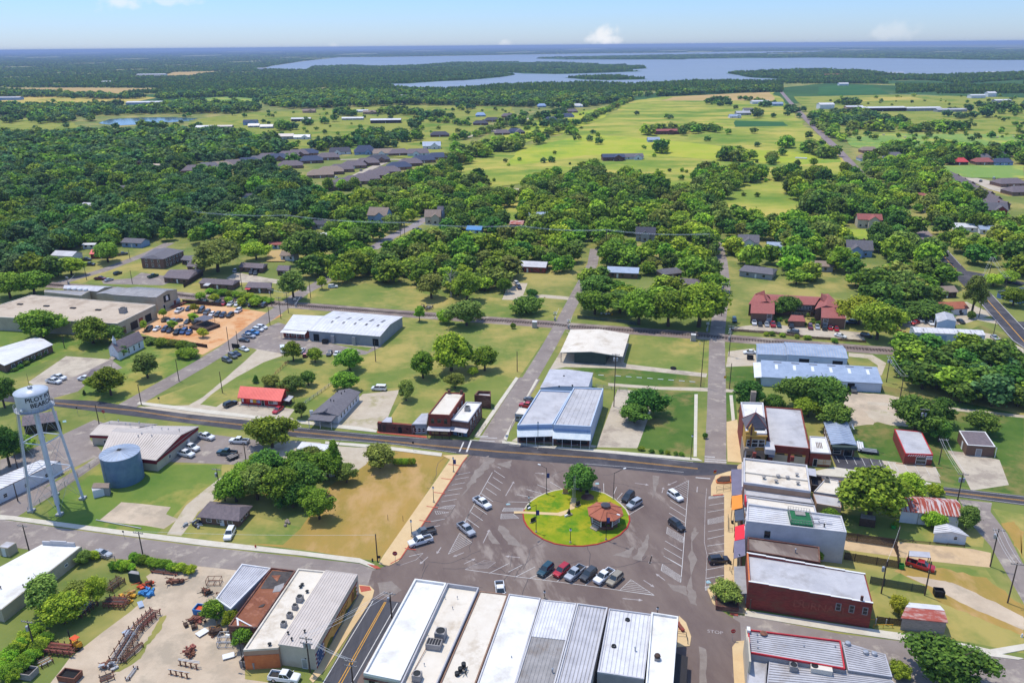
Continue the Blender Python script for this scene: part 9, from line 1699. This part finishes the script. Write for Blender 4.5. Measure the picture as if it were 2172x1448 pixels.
def mass(name,label,pts,lod):
 keys=sorted({(s[4],s[5])for s in pts});me=bpy.data.meshes.new(name);me.from_pydata([(s[1],s[0],s[8]if len(s)>8 else s[3]*.12)for s in pts],[],[]);n=len(pts)
 for nm,ty,vals in(('kindex','INT',[keys.index((s[4],s[5]))for s in pts]),('turn','FLOAT',[R.uniform(0,6.28)for s in pts])):at=me.attributes.new(nm,ty,'POINT');at.data.foreach_set('value',vals)
 at=me.attributes.new('size','FLOAT_VECTOR','POINT');at.data.foreach_set('vector',np.array([(s[2],s[2],s[3])for s in pts],dtype=np.float32).ravel())
 o=bpy.data.objects.new(name,me);COL.objects.link(o);tag(o,label,'woodland',None,'stuff')
 ng=bpy.data.node_groups.new(name,'GeometryNodeTree');ng.interface.new_socket('Geometry',in_out='INPUT',socket_type='NodeSocketGeometry');ng.interface.new_socket('Geometry',in_out='OUTPUT',socket_type='NodeSocketGeometry');N=ng.nodes;L=ng.links;gi=N.new('NodeGroupInput');go=N.new('NodeGroupOutput');jn=N.new('GeometryNodeJoinGeometry')
 def named(nm,ty):a=N.new('GeometryNodeInputNamedAttribute');a.data_type=ty;a.inputs['Name'].default_value=nm;return[s for s in a.outputs if s.enabled][0]
 ki,si,tu=named('kindex','INT'),named('size','FLOAT_VECTOR'),named('turn','FLOAT');cx=N.new('ShaderNodeCombineXYZ');L.new(tu,cx.inputs['Z'])
 for k,(sh,mt)in en(keys):
  src=FIRST.get(crown_mesh(sh,lod,mt).name)
  if src is None:src=bpy.data.objects.new('crown',crown_mesh(sh,lod,mt))
  oi=N.new('GeometryNodeObjectInfo');oi.inputs['Object'].default_value=src;oi.inputs['As Instance'].default_value=True;oi.transform_space='ORIGINAL'
  cm=N.new('FunctionNodeCompare');cm.data_type='INT';cm.operation='EQUAL';I_=[s for s in cm.inputs if s.enabled];L.new(ki,I_[0]);I_[1].default_value=k
  ip=N.new('GeometryNodeInstanceOnPoints');L.new(gi.outputs[0],ip.inputs['Points']);L.new(cm.outputs[0],ip.inputs['Selection']);L.new(oi.outputs['Geometry'],ip.inputs['Instance']);L.new(cx.outputs[0],ip.inputs['Rotation']);L.new(si,ip.inputs[dt]);L.new(ip.outputs[0],jn.inputs[0])
 L.new(jn.outputs[0],go.inputs[0]);md=o.modifiers.new('scatter','NODES');md.node_group=ng;return o
mass('woodland','leafy trees filling the farther wooded blocks of the town',[s for s in rest if s[0]<800],1)
mass('farm_trees','hedgerow and grove trees scattered over the far fields',[s for s in rest if s[0]>=800],2)
far=[];FLD=[p for p in FIELDS];
def land(u,v):
 if inpoly(u,v,LK):return any(inpoly(u,v,p)for p in LANDS)
 return True
v=212.
while v>101.5:
 st=2.6 if v>150 else 2.2 if v>125 else 3.;u=-260.
 while u<2430:
  a,b=u+R.uniform(-1,1)*st*.6,v+R.uniform(-.5,.5)*(1.6 if v>150 else .8);u+=st
  if b<101.8+(1086-a)*.0092 or(b>199 and not(440<a<1340)):continue
  if(a>1340 and b>(196 if a<1660 else 178 if a<1900 else 200)):continue
  if not land(a,b+.4)or not land(a,b-.3)or any(inpoly(a,b,p)for p in FLD):continue
  op=sin(a*.021+b*.31)+sin(a*.013-b*.57+1)+.6*sin(a*.05+b*1.1)
  if op>1.45:continue
  g=G(a,b);Z=g.y;r=Z/F*st*.8;far.append((g.y,g.x,r,R.uniform(7,11)*(1+.2*(Z>6000)),R.choice((bx,be,bT)),R.choice((by,by,cf,cX)),None,None,-.5))
 v-=1.5 if v>150 else .9 if v>125 else .7
mass('distant_forest','dark forest covering the country out to the horizon',far,2)
print('TREES',NT,len(SC),len(far))
# CAMERA, LIGHT, AIR
cam=bpy.data.cameras.new('camera');co=bpy.data.objects.new('camera',cam);COL.objects.link(co);scene.camera=co
cam.sensor_width=36;cam.lens=36*F/2172;cam.clip_end=120000;cam.clip_start=.5
R0=Matrix(((1,0,0),(0,SP,-CP),(0,CP,SP)))
rm=Matrix(((1,0,0),(0,SP,-CP),(0,CP,SP)))
roll=Matrix(((CR,SR,0),(-SR,CR,0),(0,0,1)))
co.matrix_world=Matrix.Translation((0,0,HC))@(rm@roll).to_4x4()
sd=V3((-.275,.25,1)).normalized();el=asin(sd.z);az=atan2(sd.x,sd.y)
su=bpy.data.lights.new('sun','SUN');su.energy=3.6;su.angle=radians(.55);su.color=(1,.94,.82);so=bpy.data.objects.new('sun',su);COL.objects.link(so)
so.rotation_euler=sd.to_track_quat('Z','Y').to_euler()
w=bpy.data.worlds.new('World');scene.world=w;w.use_nodes=True;nt=w.node_tree;N=nt.nodes;L=nt.links;bg=N['Background']
sky=N.new('ShaderNodeTexSky');sky.sky_type='NISHITA';sky.sun_disc=False;sky.sun_elevation=el;sky.sun_rotation=az;sky.air_density=1.;sky.dust_density=.3;sky.ozone_density=3.;sky.altitude=200
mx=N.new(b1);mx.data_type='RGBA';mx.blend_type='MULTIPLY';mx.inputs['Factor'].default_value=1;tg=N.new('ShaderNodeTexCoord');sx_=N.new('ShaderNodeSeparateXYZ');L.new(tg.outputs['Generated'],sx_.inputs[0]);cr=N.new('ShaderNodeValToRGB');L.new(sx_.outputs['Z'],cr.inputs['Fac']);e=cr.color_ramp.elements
for p_,c_ in((0,(.52,.645,.99,1)),(.07,(.50,.68,1.02,1)),(.45,(1.52,1.50,1.52,1))):  # sky raised overhead, out of view, as added fill for the shadows
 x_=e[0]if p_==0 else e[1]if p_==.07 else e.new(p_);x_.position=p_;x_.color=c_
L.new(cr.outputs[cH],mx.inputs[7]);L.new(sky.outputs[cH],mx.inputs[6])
tc=N.new('ShaderNodeTexCoord');col=mx.outputs[2]
for(px,py),sx,sy,st in(((1280,78),.018,.013,.9),((1265,84),.016,.006,.7),((1294,84),.013,.006,.7),((252,4),.02,.011,.6),((356,2),.03,.006,.45),((1895,70),.026,.012,.28),((1072,94),.008,.006,.4),((708,98),.007,.004,.3)):
 d=G(px,py,HC+400 if py<92 else HC-3)-V3((0,0,HC));d=d.normalized()*(1 if d.y>0 else-1)
 vm=N.new(bU);vm.operation='SUBTRACT';L.new(tc.outputs['Generated'],vm.inputs[0]);vm.inputs[1].default_value=d
 v2=N.new(bU);v2.operation='MULTIPLY';L.new(vm.outputs[0],v2.inputs[0]);v2.inputs[1].default_value=(1/sx,.2/sx,1/sy)
 ln=N.new(bU);ln.operation='LENGTH';L.new(v2.outputs[0],ln.inputs[0])
 ns_=N.new('ShaderNodeTexNoise');ns_.inputs[dt].default_value=70;ns_.inputs['Detail'].default_value=6;L.new(tc.outputs['Generated'],ns_.inputs['Vector'])
 ad=N.new(cA);ad.operation='MULTIPLY_ADD';L.new(ns_.outputs['Fac'],ad.inputs[0]);ad.inputs[1].default_value=-2.2;L.new(ln.outputs[dg],ad.inputs[2])
 mr=N.new(bF);mr.interpolation_type='SMOOTHSTEP';mr.inputs['From Min'].default_value=.05;mr.inputs['From Max'].default_value=-.9;mr.inputs['To Max'].default_value=st;L.new(ad.outputs[0],mr.inputs[dg])
 cm=N.new(b1);cm.data_type='RGBA';L.new(mr.outputs['Result'],cm.inputs['Factor']);L.new(col,cm.inputs[6]);cm.inputs[7].default_value=(5.6,5.7,5.9,1);col=cm.outputs[2]
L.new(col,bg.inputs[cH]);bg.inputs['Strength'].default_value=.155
hz=bpy.data.materials.new('haze_air');hz.use_nodes=True;N2=hz.node_tree.nodes;N2.remove(N2[cg]);pv=N2.new('ShaderNodeVolumePrincipled');pv.inputs[cH].default_value=(.44,.57,.84,1);pv.inputs['Density'].default_value=7.5e-5;hz.node_tree.links.new(pv.outputs[0],N2['Material Output'].inputs['Volume'])
mb=MB();mb.hexa([(-43000,-1600,-1),(43000,-1600,-1),(43000,42000,-1),(-43000,42000,-1)],[(-43000,-1600,118),(43000,-1600,118),(43000,42000,118),(-43000,42000,118)]);tag(mb.B('haze',hz),'thin bluish summer haze over the whole country','haze',None,'stuff')
scene.view_settings.view_transform='Standard';scene.view_settings.look='None';scene.view_settings.exposure=.12;scene.view_settings.gamma=1.
scene.cycles.max_bounces=5;scene.cycles.diffuse_bounces=3;scene.cycles.glossy_bounces=2;scene.cycles.transmission_bounces=2;scene.cycles.volume_bounces=0;scene.cycles.transparent_max_bounces=4
dup={}
for o in scene.objects:
 if o.parent is None and o.get(du)and o.get('kind')is None:dup.setdefault(o[du],[]).append(o)
OW='second third fourth fifth sixth seventh eighth ninth tenth eleventh twelfth thirteenth'.split()
for l,os_ in dup.items():
 n=len(os_)
 if 1<n<15:
  os_.sort(key=lambda o:proj(o.location)[0])
  for k,o in en(os_):o[du]=l+', '+('leftmost' if k==0 else 'rightmost' if k==n-1 else OW[k-1]+' from left')
